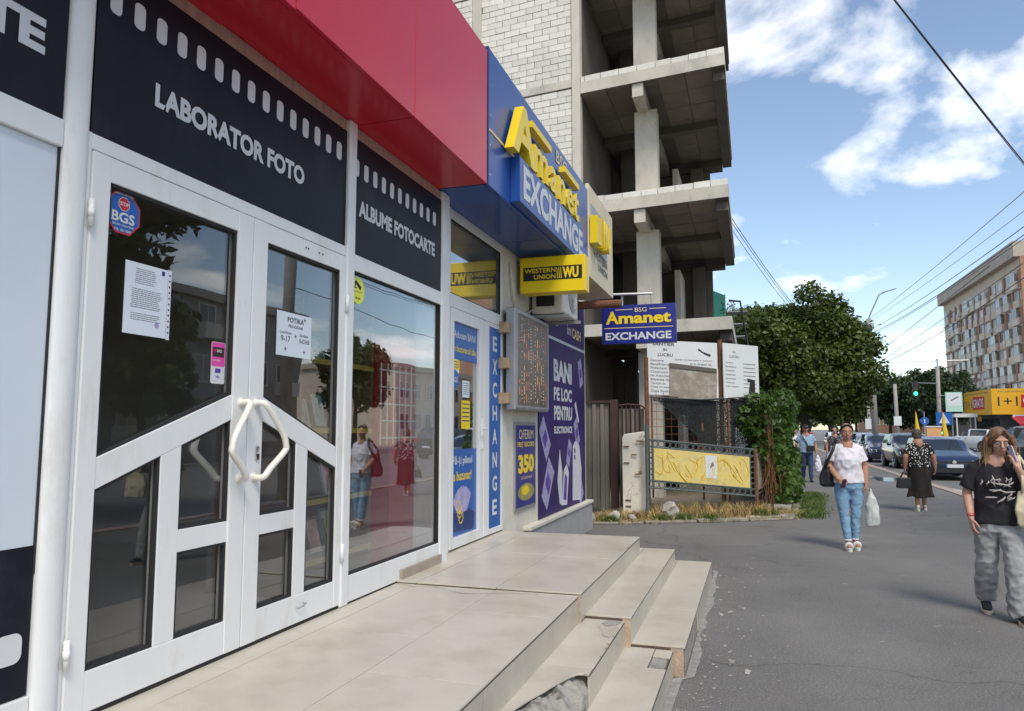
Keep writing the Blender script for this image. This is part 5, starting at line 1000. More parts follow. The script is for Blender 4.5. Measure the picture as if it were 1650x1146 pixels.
text(FS, '1+1', SX+.5, SX+2.1, 3.75, 4.6, .02, 'print_black', par=sm, bold=.0); q = MB(); FS.poly(q, [(SX+2.35, 3.6), (SX+7.2, 3.75), (SX+7.2, 4.9), (SX+2.4, 4.75)], .01, .03); q.build('red_field', 'print_red', sm); text(FS, 'GRATIS', SX+2.5, SX+6.9, 3.85, 4.62, .04, 'vinyl_white', par=sm, bold=.03); text(FS, 'la produsele marcate', SX+.6, SX+5.4, 4.98, 5.18, .02, 'print_grey', par=sm, bold=0); text(FS, 'OFERTA ZILEI', SX+5.8, SX+9.5, 4.98, 5.18, .02, 'print_grey', par=sm, bold=0)
q = MB(); FW.poly(q, [(-SY-6.2, 3.5), (-SY-2.4, 3.5), (-SY-2.2, 4.7), (-SY-6.0, 4.8)], .01, .03); q.build('red_field', 'print_red', sm); text(FW, 'GRATIS', -SY-6.0, -SY-2.5, 3.7, 4.55, .04, 'vinyl_white', par=sm, bold=.02); text(FW, '1+1', -SY-8.6, -SY-6.6, 3.6, 4.5, .02, 'print_grey', par=sm, bold=0); text(FW, 'la produsele marcate', -SY-8.8, -SY-1, 4.95, 5.2, .02, 'print_grey', par=sm, bold=0)
q = MB(); q.prism([(SX+1.5, SY-2.2, 2.0), (SX+22, SY-2.2, 2.0), (SX+22, SY+.2, 2.75), (SX+1.5, SY+.2, 2.75)], (0, -.3, 1), .05); q.build('awning', 'awning_red', sm); q = MB(); q.box(SX+1.5, SX+22, SY-2.25, SY-2.2, 1.72, 2.02); q.build('awning_valance', 'awning_red', sm)
q = MB(); FS.rect(q, SX+1.6, SX+3.0, 2.5, 2.93, .05, .12); q.build('small_sign', 'board_white', sm); q = MB(); FS.rect(q, SX+1.8, SX+2.8, 2.62, 2.8, .121, .13); q.build('small_sign_mark', 'print_red', sm)
q = MB(); q.box(SX+.9, SX+.99, SY+1.6, SY+9, .3, 2.6); q.build('shop_window', 'win_dark', sm); q = MB(); FW.rect(q, -SY-4.5, -SY-3.5, 2.35, 2.8, .02, .1); q.build('taxi_sign', 'bill_yellow', sm)
for i in range(2): q = MB(); q.tube([(SX+1.6+i*4, SY-2.15, 0), (SX+1.6+i*4, SY-2.15, 1.98)], .05, 8); q.build('awning_post', 'win_frame', sm)
kio = thing('bus_shelter', 'small white bus shelter beside the corner store', 'shelter', (19.9, 84, 0)); q = MB(); q.box(18.9, 20.9, 83.2, 85.2, 2.75, 3.1); q.build('roof', 'board_white', kio)
for x, y in ((19.1, 83.3), (20.7, 83.3), (19.1, 85.0), (20.7, 85.0)): q = MB(); q.box(x-.05, x+.05, y-.05, y+.05, 0, 2.749); q.build('post', 'board_white', kio)
q = MB(); q.box(19.2, 20.6, 84.97, 85.0, .4, 2.5); q.build('pane', 'glass', kio)
# ---------------------------------------------------------------- poles, lamps, lights, wires
mat('pole_concrete', (.33, .31, .28), .9, .15, 3, dirt=(.2, .18, .16), dthr=(.55, .75), dscale=2)
LPB = Vector((6.72, 47.4, -.11)); LPT = Vector((6.62, 47.4, 8.0))
lp = thing('lamp_post', 'leaning concrete lamp post with an angled street lamp', 'lamp post', LPB); q = MB(); q.tube([LPB, LPT], [.19, .15], 12); q.build('pole', 'pole_concrete', lp, smooth=True); q = MB(); q.tube([LPT-Vector((0, 0, .5)), LPT+Vector((.03, 0, .1)), LPT+Vector((.62, 0, 1.4)), LPT+Vector((.9, 0, 1.55))], .042, 8); q.build('arm', 'steel_grey', lp); q = MB(); q.prism([LPT+Vector((.82, -.11, 1.5)), LPT+Vector((1.55, -.08, 1.70)), LPT+Vector((1.55, .08, 1.70)), LPT+Vector((.82, .11, 1.5))], (-.15, 0, 1), .07); q.build('lamp_head', 'steel_grey', lp, bevel=.015); q = MB(); q.box(LPT.x-.25, LPT.x+.25, 47.15, 47.65, 7.5, 7.75); q.build('collar', 'steel_grey', lp)
for nm, lb_, x, y, h_, r_ in (('utility_pole', 'plain concrete pole among the far street trees', 11.95, 72, 5.5, .17), ('utility_pole', 'concrete pole standing behind the leaning lamp post', 7.6, 56, 3.2, .12)):
    o = thing(nm, lb_, 'pole', (x, y, 0)); q = MB(); q.tube([(x, y, 0), (x-.05, y, h_)], [r_*1.1, r_*.8], 10); q.build('shaft', 'pole_concrete', o, smooth=True); q = MB(); q.box(x-.3, x+.3, y-r_*1.3-.04, y-r_*1.3, 1.9 if h_ > 4 else 1.6, 2.7 if h_ > 4 else 2.3); q.build('poster', 'board_white', o)
tp = thing('trolley_pole', 'tall trolley wire pole with a cantilever arm and crossing sign', 'pole', (15.65, 74, 0)); q = MB(); q.tube([(15.6, 74, 0), (15.7, 74, 7.0)], [.2, .15], 10); q.build('shaft', 'pole_concrete', tp, smooth=True); q = MB(); q.tube([(18.2, 74, 7.6), (10.8, 74, 7.6)], .04, 6); q.tube([(15.7, 74, 6.8), (15.7, 74, 7.8)], .07, 6); q.tube([(15.7, 74, 6.9), (12.7, 74, 7.1)], .03, 6); q.build('arm', 'steel_grey', tp)
FT_ = FY(73.7)
cs = thing('crossing_sign', 'blue pedestrian crossing sign with white triangle on the trolley pole', 'sign', (16.00, 73.7, 2.2)); q = MB(); FT_.rect(q, 15.30, 16.55, 1.95, 3.05, .0, .04); q.build('plate', 'blue_vinyl', cs); q = MB(); FT_.poly(q, [(15.50, 2.1), (16.35, 2.1), (15.92, 2.92)], .041, .05); q.build('triangle', 'vinyl_white', cs); q = MB(); FT_.poly(q, [(15.85, 2.2), (16.00, 2.2), (15.96, 2.6), (15.88, 2.6)], .051, .055); q.build('walker_mark', 'print_black', cs)
ad = thing('ad_panel', 'white and green hanging panel above the crossing sign', 'sign', (16.80, 73.7, 3.1)); q = MB(); FT_.rect(q, 16.10, 17.40, 3.1, 4.8, 0, .1); q.build('panel', mat('mint', (.45, .68, .55), .5, .1), ad); q = MB(); FT_.rect(q, 16.20, 17.30, 3.6, 4.7, .101, .11); q.build('field', 'board_white', ad); q = MB(); FT_.poly(q, [(16.50, 4.0), (17.10, 4.35), (17.05, 4.45), (16.50, 4.12)], .112, .118); q.build('swoosh', 'print_grey', ad); q = MB(); q.box(15.60, 16.11, 73.72, 73.76, 4.5, 4.56); q.build('bracket', 'steel_grey', ad)
def traffic(lb_, x, y, z, s_, armto):
    o = thing('traffic_light', lb_, 'traffic light', (x, y, z), 'green traffic lights at the junction'); q = MB(); q.box(x-.17*s_, x+.17*s_, y, y+.25, z-.5*s_, z+.5*s_); q.build('housing', 'black', o); f = FY(y)
    for k, (dz, m) in enumerate(((.32, mat('lens_off', (.05, .02, .02), .3, .1)), (0, mat('lens_off2', (.05, .04, .02), .3, .1)), (-.32, mat('lens_green', (.02, .85, .35), .4, 0, emit=2.2)))): q = MB(); f.disc(q, (x, z+dz*s_), .13*s_, .001, .03, 16); q.build('lens', m, o)
    q = MB(); q.tube(armto, .045, 6); q.build('arm', 'steel_grey', o)
traffic('green traffic light hung from an arm above the road', 13.50, 72, 5.05, 1.25, [(13.50, 72.3, 5.0), (13.50, 72.3, 5.6), (15.60, 73.9, 5.6)]); traffic('green traffic light low on the trolley pole', 15.75, 73.5, 1.55, .9, [(15.75, 73.8, 1.5), (15.65, 73.95, 1.5)])
ns = thing('no_stopping_sign', 'round red and white road sign under the low traffic light', 'sign', (15.75, 73.4, .0)); f = FY(73.3); q = MB(); f.disc(q, (15.8, .75), .38, 0, .03, 20); q.build('rim', 'print_red', ns); q = MB(); f.disc(q, (15.8, .75), .28, .031, .036, 20); q.build('field', 'board_white', ns); q = MB(); q.tube([(15.8, 73.34, -.1), (15.8, 73.34, .9)], .03, 6); q.build('stem', 'steel_grey', ns)
for k, (x, y, h_, lb_) in enumerate([(14.3, 66, 2.9, 'closed yellow parasol on the far traffic island'), (12.4, 66, 2.9, 'closed yellow parasol nearer the parked cars')]):
    o = thing('closed_parasol', lb_, 'parasol', (x, y, 0)); q = MB(); q.tube([(x, y, .5), (x, y, 1.2), (x-.06, y, 2.0), (x-.1, y, h_)], [.22, .2, .12, .03], 8); q.build('canopy', mat('parasol', (.75, .48, .04), .8, .1), o); q = MB(); q.tube([(x, y, -.12), (x, y, .52)], .03, 6); q.build('pole', 'steel_grey', o); q = MB(); q.tube([(x-.09, y, h_-.05), (x-.11, y, h_+.2)], [.03, .008], 6); q.build('finial', 'print_red', o)
dsn = thing('direction_sign', 'round blue direction sign on a thin post', 'sign', (12.3, 63, 0)); q = MB(); q.tube([(12.3, 63, -.12), (12.3, 63, 2.9)], .035, 6); q.build('stem', 'steel_grey', dsn); f = FY(62.95); q = MB(); f.disc(q, (12.3, 2.2), .3, 0, .02, 18); q.build('disc', 'blue_vinyl', dsn); q = MB(); f.rect(q, 12.26, 12.34, 2.05, 2.35, .021, .025); q.build('arrow', 'vinyl_white', dsn)
bx_ = thing('orange_box', 'orange street kiosk box by the junction', 'kiosk', (14.35, 70, 0)); q = MB(); q.box(13.8, 14.9, 70, 70.8, 0, 1.75); q.build('cabinet', mat('orange', (.70, .36, .16), .7, .1), bx_); q = MB(); q.box(13.75, 14.95, 69.95, 70.85, 1.751, 1.85); q.build('lid', 'board_white', bx_)
NP = thing('utility_pole', 'concrete utility pole at the kerb carrying the cables', 'pole', (5.95, 15.9, 0)); q = MB(); q.tube([(5.95, 15.9, -.1), (5.95, 15.9, 8.4)], [.19, .13], 10); q.build('shaft', 'pole_concrete', NP, smooth=True); q = MB(); q.box(5.5, 6.4, 15.85, 15.95, 7.2, 7.3); q.build('cross_arm', 'steel_grey', NP)
WN = ['topmost', 'second', 'third', 'fourth', 'fifth']
def wire(a, b, sag, r_, lb_, n=22, grp='overhead cables along the street'):
    a, b = Vector(a), Vector(b); pts = [a.lerp(b, i/n)-Vector((0, 0, sag*4*(i/n)*(1-i/n))) for i in range(n+1)]; q = MB(); q.tube(pts, r_, 5); return tag(q.build('overhead_cable', 'black', smooth=True), lb_, 'cable', grp)
K = 'black overhead cable sagging between the lamp post and the near kerb pole'
for k_, (za, zb_, sg, r_) in enumerate(((7.99, 6.9, .10, .009), (7.84, 6.45, .12, .007), (7.34, 6.15, .18, .011), (7.12, 6.0, .24, .012), (7.02, 5.9, .20, .009))): wire((6.64, 47.4, za), (5.95, 15.9, zb_), sg, r_, WN[k_]+' cable from the top between the lamp post and the near kerb pole')
wire((6.66, 47.4, 5.18), (5.95, 15.9, 5.2), .3, .011, 'lowest sagging cable between the lamp post and the near kerb pole')
for za in (6.9, 6.45, 6.1): wire((5.95, 15.9, za), (6.6, -14, za-.2), .4, .011, 'cable running on from the near kerb pole, reflected in the door glass')
K2 = 'black cable crossing overhead from the shop roof towards the kerb'
wire((-2.8, -1.05, 5.75), (6.6, 18.8, 6.35), .06, .010, K2+', the thicker one'); wire((-2.8, -1.2, 5.72), (6.65, 18.9, 6.3), .1, .006, K2+', the thinner one')
K3 = 'thin trolley wire strung above the far road'
wire((8.2, 30, 7.4), (10.5, 120, 7.4), .2, .014, K3); wire((9.2, 30, 7.4), (11.8, 120, 7.4), .2, .014, K3); wire((14.2, 45, 7.4), (15.5, 140, 7.4), .2, .014, K3)
K4 = 'faint cable running from the unfinished building towards the tree'
wire((-1.2, 22.6, 9.3), (5.1, 52, 7.0), .6, .012, K4); wire((-1.2, 22.7, 9.15), (5.3, 52, 6.6), .6, .010, K4); wire((-1.2, 22.7, 8.9), (5.4, 52, 6.2), .6, .010, K4)
# ---------------------------------------------------------------- cars
for nm, c, mt in (('paint_blue', (.012, .028, .075), .35), ('paint_black', (.006, .006, .008), .2), ('paint_white', (.66, .68, .70), .0), ('paint_grey', (.05, .055, .06), .4), ('paint_silver', (.30, .36, .42), .5)): mat(nm, c, .28, .03, 1, metal=mt, coat=1.)
mat('car_glass', (.018, .024, .03), .04, .1, spec=.9); mat('tyre', (.014, .014, .015), .85, .1); mat('rim', (.45, .46, .48), .28, .05, metal=.9); mat('headlight', (.62, .66, .70), .08, .2, 12, spec=1.); mat('tail', (.45, .015, .02), .15, .1); mat('plate', (.62, .64, .66), .4, .04); mat('trim', (.012, .012, .013), .5, .1)
def crv(xs, ys, x): return float(np.interp(x, xs, ys))
def car(label, x, y, rz, paint, L=4.2, W=1.78, Hh=1.48, suv=False, plate=None, z=-.11):
    T = Matrix.Translation((x, y, z)) @ Matrix.Rotation(R(rz), 4, 'Z'); o = thing('parked_car', label, 'car', (x, y, z)); h = L/2
    # local: front faces -Y.  stations from nose to tail
    nose, cowl, rf, rb, rw = -h, -h+L*.25, -h+L*.42, h-L*(.16 if not suv else .10), h-L*.05
    st_ = sorted(set([nose, nose+.03, nose+.10, nose+.25, nose+.5, cowl-.15, cowl, cowl+(rf-cowl)*.33, cowl+(rf-cowl)*.66, rf, rf+.2, -.05*L, .02*L, .06*L, .2*L, .24*L, rb-.1, rb, rb+(rw-rb)*.5, rw, h-.10, h-.03, h]))
    belt = lambda t: crv([nose, nose+.10, nose+.25, cowl, 0, h-.1, h], [.62, .70, .78, .97 if not suv else 1.05, .98 if not suv else 1.07, 1.03 if not suv else 1.1, .95], t)*Hh/1.48
    roof = lambda t: crv([cowl, rf, rf+.35, 0, rb, rw, h], [0, .40, .47, .50, .44, .08 if not suv else .2, 0], t)*Hh/1.48
    bot = lambda t: crv([nose, nose+.2, h-.2, h], [.30, .20, .22, .34], t)
    wid = lambda t: W/2*crv([nose, nose+.05, nose+.2, nose+.6, 0, h-.5, h-.1, h], [.70, .80, .91, .98, 1, .98, .90, .80], t)
    rings_ = []; 
    for t in st_:
        b, zb, r_, w_ = belt(t), bot(t), roof(t), wid(t); zr = b+max(r_, .03); wr_ = w_*(.80 if r_ > .05 else .93); zm = (zb+b)*.5
        half = [(0, zb), (w_*.86, zb), (w_*.97, zb+.10), (w_, zm), (w_*.985, b-.06), (w_*.94, b), (w_*.94*.5+wr_*.5, (b+zr)/2), (wr_, zr-.05*min(1, r_*3+.2)), (wr_*.72, zr-.008), (0, zr)]
        ring = [(xx, t, zz) for xx, zz in half]+[(-xx, t, zz) for xx, zz in half[-2:0:-1]]
        rings_.append(ring)
    n = len(rings_[0]); body = MB(T); glass = {}
    V = [p for r_ in rings_ for p in r_]; fb = []
    wind = []; rear = []; sides = [[], []]
    for i in range(len(st_)-1):
        tm = (st_[i]+st_[i+1])/2
        for j in range(n):
            f = (i*n+j, i*n+(j+1) % n, (i+1)*n+(j+1) % n, (i+1)*n+j); jj = j if j < 9 else n-1-j
            if jj in (8,) and cowl <= tm < rf-.001: wind.append(f)
            elif jj == 7 and cowl <= tm < rf-.001 and jj == 7: fb.append(f)
            elif jj == 8 and tm > rb: rear.append(f) if tm < rw else fb.append(f)
            elif jj in (5, 6) and cowl+(rf-cowl)*.33 < tm < rb+.05 and not (.02*L < tm < .06*L) : sides[0 if j < 9 else 1].append(f)
            else: fb.append(f)
    fb += [tuple(range(n-1, -1, -1)), tuple((len(st_)-1)*n+j for j in range(n))]
    def sub(fs, name, m, par=o):
        if not fs: return
        idx = sorted({k for f in fs for k in f}); rm = {k: i for i, k in enumerate(idx)}; q = MB(T); q.add([V[k] for k in idx], [tuple(rm[k] for k in f) for f in fs]); return q.build(name, m, par, smooth=True)
    sub(fb, 'body', paint); sub(wind, 'windscreen', 'car_glass'); sub(rear, 'rear_window', 'car_glass'); sub(sides[0], 'side_window', 'car_glass'); sub(sides[1], 'side_window', 'car_glass')
    wr0 = .33 if not suv else .37
    for yy in (nose+.82, h-.80):
        for s_ in (-1, 1):
            q = MB(T); xo = s_*(wid(yy)+.012); q.tube([(xo-s_*.22, yy, wr0), (xo-s_*.02, yy, wr0), (xo, yy, wr0)], [wr0, wr0, wr0*.93], 20); wl = q.build('wheel', 'tyre', o)
            q = MB(T); q.tube([(xo+s_*.001, yy, wr0), (xo+s_*.008, yy, wr0)], [wr0*.66, wr0*.62], 20)
            q.build('rim', 'trim', wl); q = MB(T)
            for k in range(5): a = 2*math.pi*k/5+.3; q.tube([(xo+s_*.012, yy+.04*math.cos(a), wr0+.04*math.sin(a)), (xo+s_*.012, yy+wr0*.62*math.cos(a), wr0+wr0*.62*math.sin(a))], .028, 5)
            q.tube([(xo+s_*.012, yy+wr0*.64*math.cos(a), wr0+wr0*.64*math.sin(a)) for a in [2*math.pi*k/20 for k in range(21)]], .018, 5); q.build('spokes', 'rim', wl)
            q = MB(T); q.tube([(s_*(wid(yy)-.03), yy, wr0+.03), (s_*(wid(yy)+.004), yy, wr0+.03)], wr0+.07, 22); q.build('wheel_arch', 'trim', o)
    # nose
    q = MB(T); q.box(-W*.30, W*.30, nose-.012, nose+.05, .60*Hh/1.48, .66*Hh/1.48); q.build('grille', 'trim', o); q = MB(T); q.box(-W*.36, W*.36, nose-.01, nose+.05, .27, .42); q.build('air_intake', 'trim', o)
    for s_ in (-1, 1):
        q = MB(T); q.prism([(s_*W*.29, nose-.006, .58*Hh/1.48), (s_*W*.42, nose+.13, .60*Hh/1.48), (s_*W*.44, nose+.20, .71*Hh/1.48), (s_*W*.30, nose+.04, .68*Hh/1.48)][::s_], (0, -1, .1), .03); q.build('headlight', 'headlight', o)
        q = MB(T); q.ell((s_*(W/2+.06), -h+L*.34, 1.0*Hh/1.48), (.10, .06, .07), 8, 6); q.build('mirror', paint, o, smooth=True)
        q = MB(T); q.box(s_*W*.46, s_*W*.30, h-.09, h+.008, .80*Hh/1.48, .98*Hh/1.48); q.build('tail_light', 'tail', o)
        q = MB(T); q.box(s_*(wid(0)+.0), s_*(wid(0)+.02), -.15, .0, .90*Hh/1.48, .92*Hh/1.48); q.build('door_handle', 'trim', o)
    q = MB(T); q.tube([(0, nose-.016, .635*Hh/1.48), (0, nose-.004, .635*Hh/1.48)], .06, 14); q.build('badge', 'chrome', o)
    q = MB(T); q.box(-.26, .26, nose-.018, nose+.03, .44, .55); pl_ = q.build('number_plate', 'plate', o)
    q = MB(T); q.box(-.26, .26, h-.02, h+.014, .62, .73); q.build('number_plate', 'plate', o)
    q = MB(T); q.box(-.262, -.22, nose-.0195, nose-.018, .44, .55); q.build('plate_band', 'blue_vinyl', pl_)
    return o
car('dark blue hatchback parked at the kerb facing along the pavement', 6.35, 30.4, 0, 'paint_blue', 4.2, 1.78, 1.46)
car('black hatchback parked behind the dark blue one', 6.7, 37.9, 2, 'paint_black', 4.0, 1.74, 1.55)
car('dark car in the parked row next after the black hatchback', 6.5, 44.2, 0, 'paint_blue', 4.3, 1.78, 1.48)
car('silver blue car in the parked row beyond the lamp post', 6.8, 50.4, 0, 'paint_silver', 4.3, 1.78, 1.5)
car('dark grey car in the parked row near its far end', 6.5, 57, 0, 'paint_grey', 4.3, 1.78, 1.48)
car('pale car at the far end of the parked row', 6.3, 63.5, 0, 'paint_white', 4.3, 1.78, 1.5)
car('white sport utility car driving away by the corner store', 16.4, 66.0, -150, 'paint_white', 4.4, 1.85, 1.62, True)
car('dark grey sport utility car waiting on the road', 12.75, 42.5, -165, 'paint_grey', 4.5, 1.85, 1.75, True)
car('white car parked in front of the red awning', 20.6, 69.5, 160, 'paint_white', 4.4, 1.8, 1.55, True)
# ---------------------------------------------------------------- people
def skin(nm, c): return mat(nm, c, .5, .06, 14, spec=.4)
mat('eye_white', (.62, .60, .57), .2, .02); mat('eye_dark', (.015, .012, .01), .15, .05); mat('lips', (.40, .15, .13), .45, .05)
def xf(loc, rz): return Matrix.Translation(loc) @ Matrix.Rotation(R(rz), 4, 'Z')
class Fig:
    """one person; local frame: faces -Y, left hand towards +X, feet on z=0"""
    def __init__(s, label, loc, rz, sk, h=1.66, voxel=.009, group=None):
        s.T = xf(loc, rz); s.S = Matrix.Scale(h/1.70, 4); s.o = thing('person', label, 'person', loc, group); s.sk = sk; s.vx = voxel; s.body = MB()
    def emit(s, name, me, m, par=None, smooth=True):
        me.transform(s.T @ s.S); return link_mesh(name, me, m, par or s.o, smooth)
    def head(s, c, yaw=0, pitch=0, face=True, hs=1.):
        c = Vector(c); Q = (Matrix.Rotation(R(yaw), 3, 'Z') @ Matrix.Rotation(R(pitch), 3, 'X')); s.hc, s.hq, s.hs = c, Q, hs
        P = lambda x, y, z: c+Q @ (Vector((x, y, z))*hs); b = s.body; s.P = P
        b.ell(P(0, .012, .028), (.074*hs, .094*hs, .088*hs), 16, 12, Q); b.ell(P(0, -.018, -.035), (.060*hs, .070*hs, .078*hs), 14, 10, Q); b.ell(P(0, -.048, -.082), (.033*hs, .030*hs, .028*hs), 10, 8, Q)   # skull, face, chin
        b.cap(P(0, -.085, .012), P(0, -.104, -.024), .009*hs, .015*hs, 8); b.ell(P(0, -.078, -.058), (.026*hs, .014*hs, .014*hs), 10, 6, Q)
        b.ell(P(0, -.070, .030), (.058*hs, .018*hs, .014*hs), 10, 6, Q)                                # brow
        for k in (-1, 1): b.ell(P(k*.076, .012, -.005), (.012*hs, .022*hs, .034*hs), 8, 6, Q); b.ell(P(k*.040, -.062, -.022), (.024*hs, .020*hs, .020*hs), 8, 6, Q)
        b.cap(P(0, .01, -.07), (c.x*.55, c.y*.5+.02, c.z-.21), .052, .060, 12)
        s.face = face
    def face_parts(s, hairmat, glasses=False):
        P, Q, hs = s.P, s.hq, s.hs
        for k in (-1, 1):
            q = MB(); q.ell(P(k*.031, -.0795, .004), (.0145*hs, .008*hs, .0075*hs), 10, 6, Q); e = s.emit('eye', q.mesh(), 'eye_white'); q = MB(); q.ell(P(k*.031, -.0862, .003), (.0058*hs, .003*hs, .0058*hs), 8, 6, Q); s.emit('iris', q.mesh(), 'eye_dark', e)
            q = MB(); q.tube([P(k*.014, -.0925, .023), P(k*.032, -.0905, .029), P(k*.052, -.079, .022)], [.003, .0034, .002], 6); s.emit('eyebrow', q.mesh(), hairmat)
        q = MB(); q.ell(P(0, -.0915, -.056), (.023*hs, .0065*hs, .0055*hs), 10, 6, Q); q.ell(P(0, -.0905, -.066), (.019*hs, .0065*hs, .006*hs), 10, 6, Q); s.emit('lips', q.mesh(), 'lips')
    def arm(s, sh, el, wr, r=(.052, .041, .028)):
        sh = Vector(sh).lerp(Vector(el), .16); s.body.cap(sh, el, r[0]*.92, r[1]); s.body.cap(el, (Vector(el)*.55+Vector(wr)*.45), r[1], r[1]*.97); s.body.cap((Vector(el)*.55+Vector(wr)*.45), wr, r[1]*.95, r[2])
    def hand(s, wr, d, n, curl=35, side=1, thumb=40, size=1.):
        """d: pointing direction, n: back-of-hand normal; side=+1 puts the thumb towards d x n"""
        wr, d, n = Vector(wr), Vector(d).normalized(), Vector(n); n = (n-d*n.dot(d)).normalized(); x = d.cross(n)*side; b = s.body; z = size
        for i in range(4):
            off = x*((1.5-i)*.0185*z); b.cap(wr+d*.012+off*.6, wr+d*.075*z+off, .0145*z, .0115*z, 8)
            ln = (.066, .074, .068, .054)[i]*z; p = wr+d*.085*z+off; a = 0
            for k, fr_ in enumerate((.45, .32, .26)):
                a += R(curl*(.7, 1, .8)[k]); dd = d*math.cos(a)-n*math.sin(a); p2 = p+dd*ln*fr_; b.cap(p, p2, (.0098, .009, .008)[k]*z, (.009, .0082, .0072)[k]*z, 8); p = p2
        t0 = wr+d*.022*z+x*.020*z; t1 = t0+(d*.7+x*.75-n*.35).normalized()*.040*z; t2 = t1+(d*.95+x*.22-n*(.25+curl/120)).normalized()*.034*z; t3 = t2+(d*.95-n*(.3+curl/90)).normalized()*.026*z
        b.cap(t0, t1, .0135*z, .0115*z, 8); b.cap(t1, t2, .0112*z, .0098*z, 8); b.cap(t2, t3, .0095*z, .008*z, 8)
    def done(s, smooth=4):
        return s.emit('body', remesh(s.body, s.vx, smooth), s.sk)
    def ringtube(s, mb, pts, n=18):
        """pts: (x,y,z,rx,ry)  horizontal elliptical rings from top to bottom"""
        mb.rings([[Vector((x+rx*math.cos(2*math.pi*i/n), y+ry*math.sin(2*math.pi*i/n), z)) for i in range(n)] for x, y, z, rx, ry in pts[::-1]])
    def cloth(s, name, mb, m, voxel=.012, smooth=5, wr=.006, wscale=9, seed=1, stretch=(1, 1, .6)):
        return s.emit(name, remesh(mb, voxel, smooth, wr, wscale, seed, stretch), m)
def strands(s, roots, ends, n, r, seed, spread=.012, wav=.01):
    rr = random.Random(seed); q = MB()
    for i in range(n):
        t = rr.random(); k = rr.randrange(len(roots)); a = Vector(roots[k]); b = Vector(ends[k]); j = lambda v: v+Vector((rr.gauss(0, spread), rr.gauss(0, spread), rr.gauss(0, spread)))
        a, b = j(a), j(b); m1 = a.lerp(b, .33)+Vector((rr.gauss(0, wav), rr.gauss(0, wav), .0)); m2 = a.lerp(b, .7)+Vector((rr.gauss(0, wav), rr.gauss(0, wav), 0)); q.tube([a, m1, m2, b], [r, r, r*.8, r*.25], 5)
    return q
# ---- walking woman with phone, black tee and grey jeans
def hair_mat(nm, c1, c2, z0, z1):
    m = mat(nm, c1, .42, .25, 60, island=.25, stretch=(1, 1, .15)); t = m.node_tree; b = t.nodes['Principled BSDF']; src = b.inputs['Base Color'].links[0].from_socket
    g = t.nodes.new('ShaderNodeNewGeometry'); sp = t.nodes.new('ShaderNodeSeparateXYZ'); t.links.new(g.outputs['Position'], sp.inputs[0]); r_ = t.nodes.new('ShaderNodeMapRange'); r_.inputs[1].default_value = z1; r_.inputs[2].default_value = z0; t.links.new(sp.outputs[2], r_.inputs[0])
    mx_ = t.nodes.new('ShaderNodeMixRGB'); t.links.new(r_.outputs[0], mx_.inputs[0]); t.links.new(src, mx_.inputs[1]); mx_.inputs[2].default_value = (*c2, 1); t.links.new(mx_.outputs[0], b.inputs['Base Color']); return m
hair_mat('hair_blonde', (.17, .088, .045), (.56, .40, .20), 1.22, 1.50); mat('hair_black', (.008, .007, .007), .35, .3, 40, island=.2); mat('hair_grey', (.10, .075, .06), .6, .3, 40, island=.25)
skA = skin('skin_pale', (.52, .30, .22)); skB = skin('skin_warm', (.42, .21, .135)); skC = skin('skin_tan', (.40, .20, .13))
mat('tee_black', (.016, .015, .019), .9, .2, 12, bump=.3, bscale=300); mat('jeans_grey', (.30, .31, .315), .9, .2, 5, bump=.5, bscale=260, dirt=(.50, .51, .51), dthr=(.42, .7), dscale=3); mat('tee_print', (.42, .39, .38), .85, .2, 20); mat('canvas_cream', (.66, .58, .40), .9, .06, 6, bump=.3, bscale=300); mat('shoe_black', (.02, .02, .022), .7, .2); mat('sole_cream', (.60, .52, .40), .7, .08)
GX, GY_ = 2.01, 7.60
g = Fig('woman in black tee and grey jeans walking while holding a phone to her ear', (GX, GY_, 0), -8, skA, 1.62, .0065)
g.head((.045, -.05, 1.585), 8, 14, hs=1.06); sL, sR = Vector((.140, .0, 1.368)), Vector((-.140, .0, 1.36))
eR, wR = Vector((-.225, .03, 1.11)), Vector((-.215, -.10, .885)); g.arm(sR, eR, wR); g.hand(wR, (.06, -.30, -.95), (-.9, -.25, .0), 22, -1)
eL, wL = Vector((.255, -.10, 1.14)), Vector((.155, -.185, 1.36)); g.arm(sL, eL, wL); g.hand(wL, (-.22, .08, .95), (.55, -.75, .25), 42, 1)
g.body.cap((0, 0, 1.40), (0, .02, 1.0), .10, .11, 12); g.body.cap((.08, 0, .92), (.10, -.12, .5), .08, .05); g.body.cap((-.08, 0, .92), (-.09, .05, .5), .08, .05); g.body.cap((.10, -.12, .5), (.11, -.16, .09), .05, .035); g.body.cap((-.09, .05, .5), (-.10, .22, .13), .05, .035)
g.done(); g.face_parts('hair_blonde')
q = MB(); P = g.P
for k in (-1, 1): q.tube([P(k*.033+.026*math.cos(a), -.094, .0+.022*math.sin(a)) for a in [2*math.pi*i/16 for i in range(17)]], .0016, 5); q.tube([P(k*.059, -.094, .004), P(k*.077, -.01, .006)], .0016, 5)
q.tube([P(-.008, -.096, .004), P(.008, -.096, .004)], .0016, 5); ob = g.emit('spectacles', q.mesh(), mat('wire_frame', (.20, .13, .08), .3, .05, metal=.8))
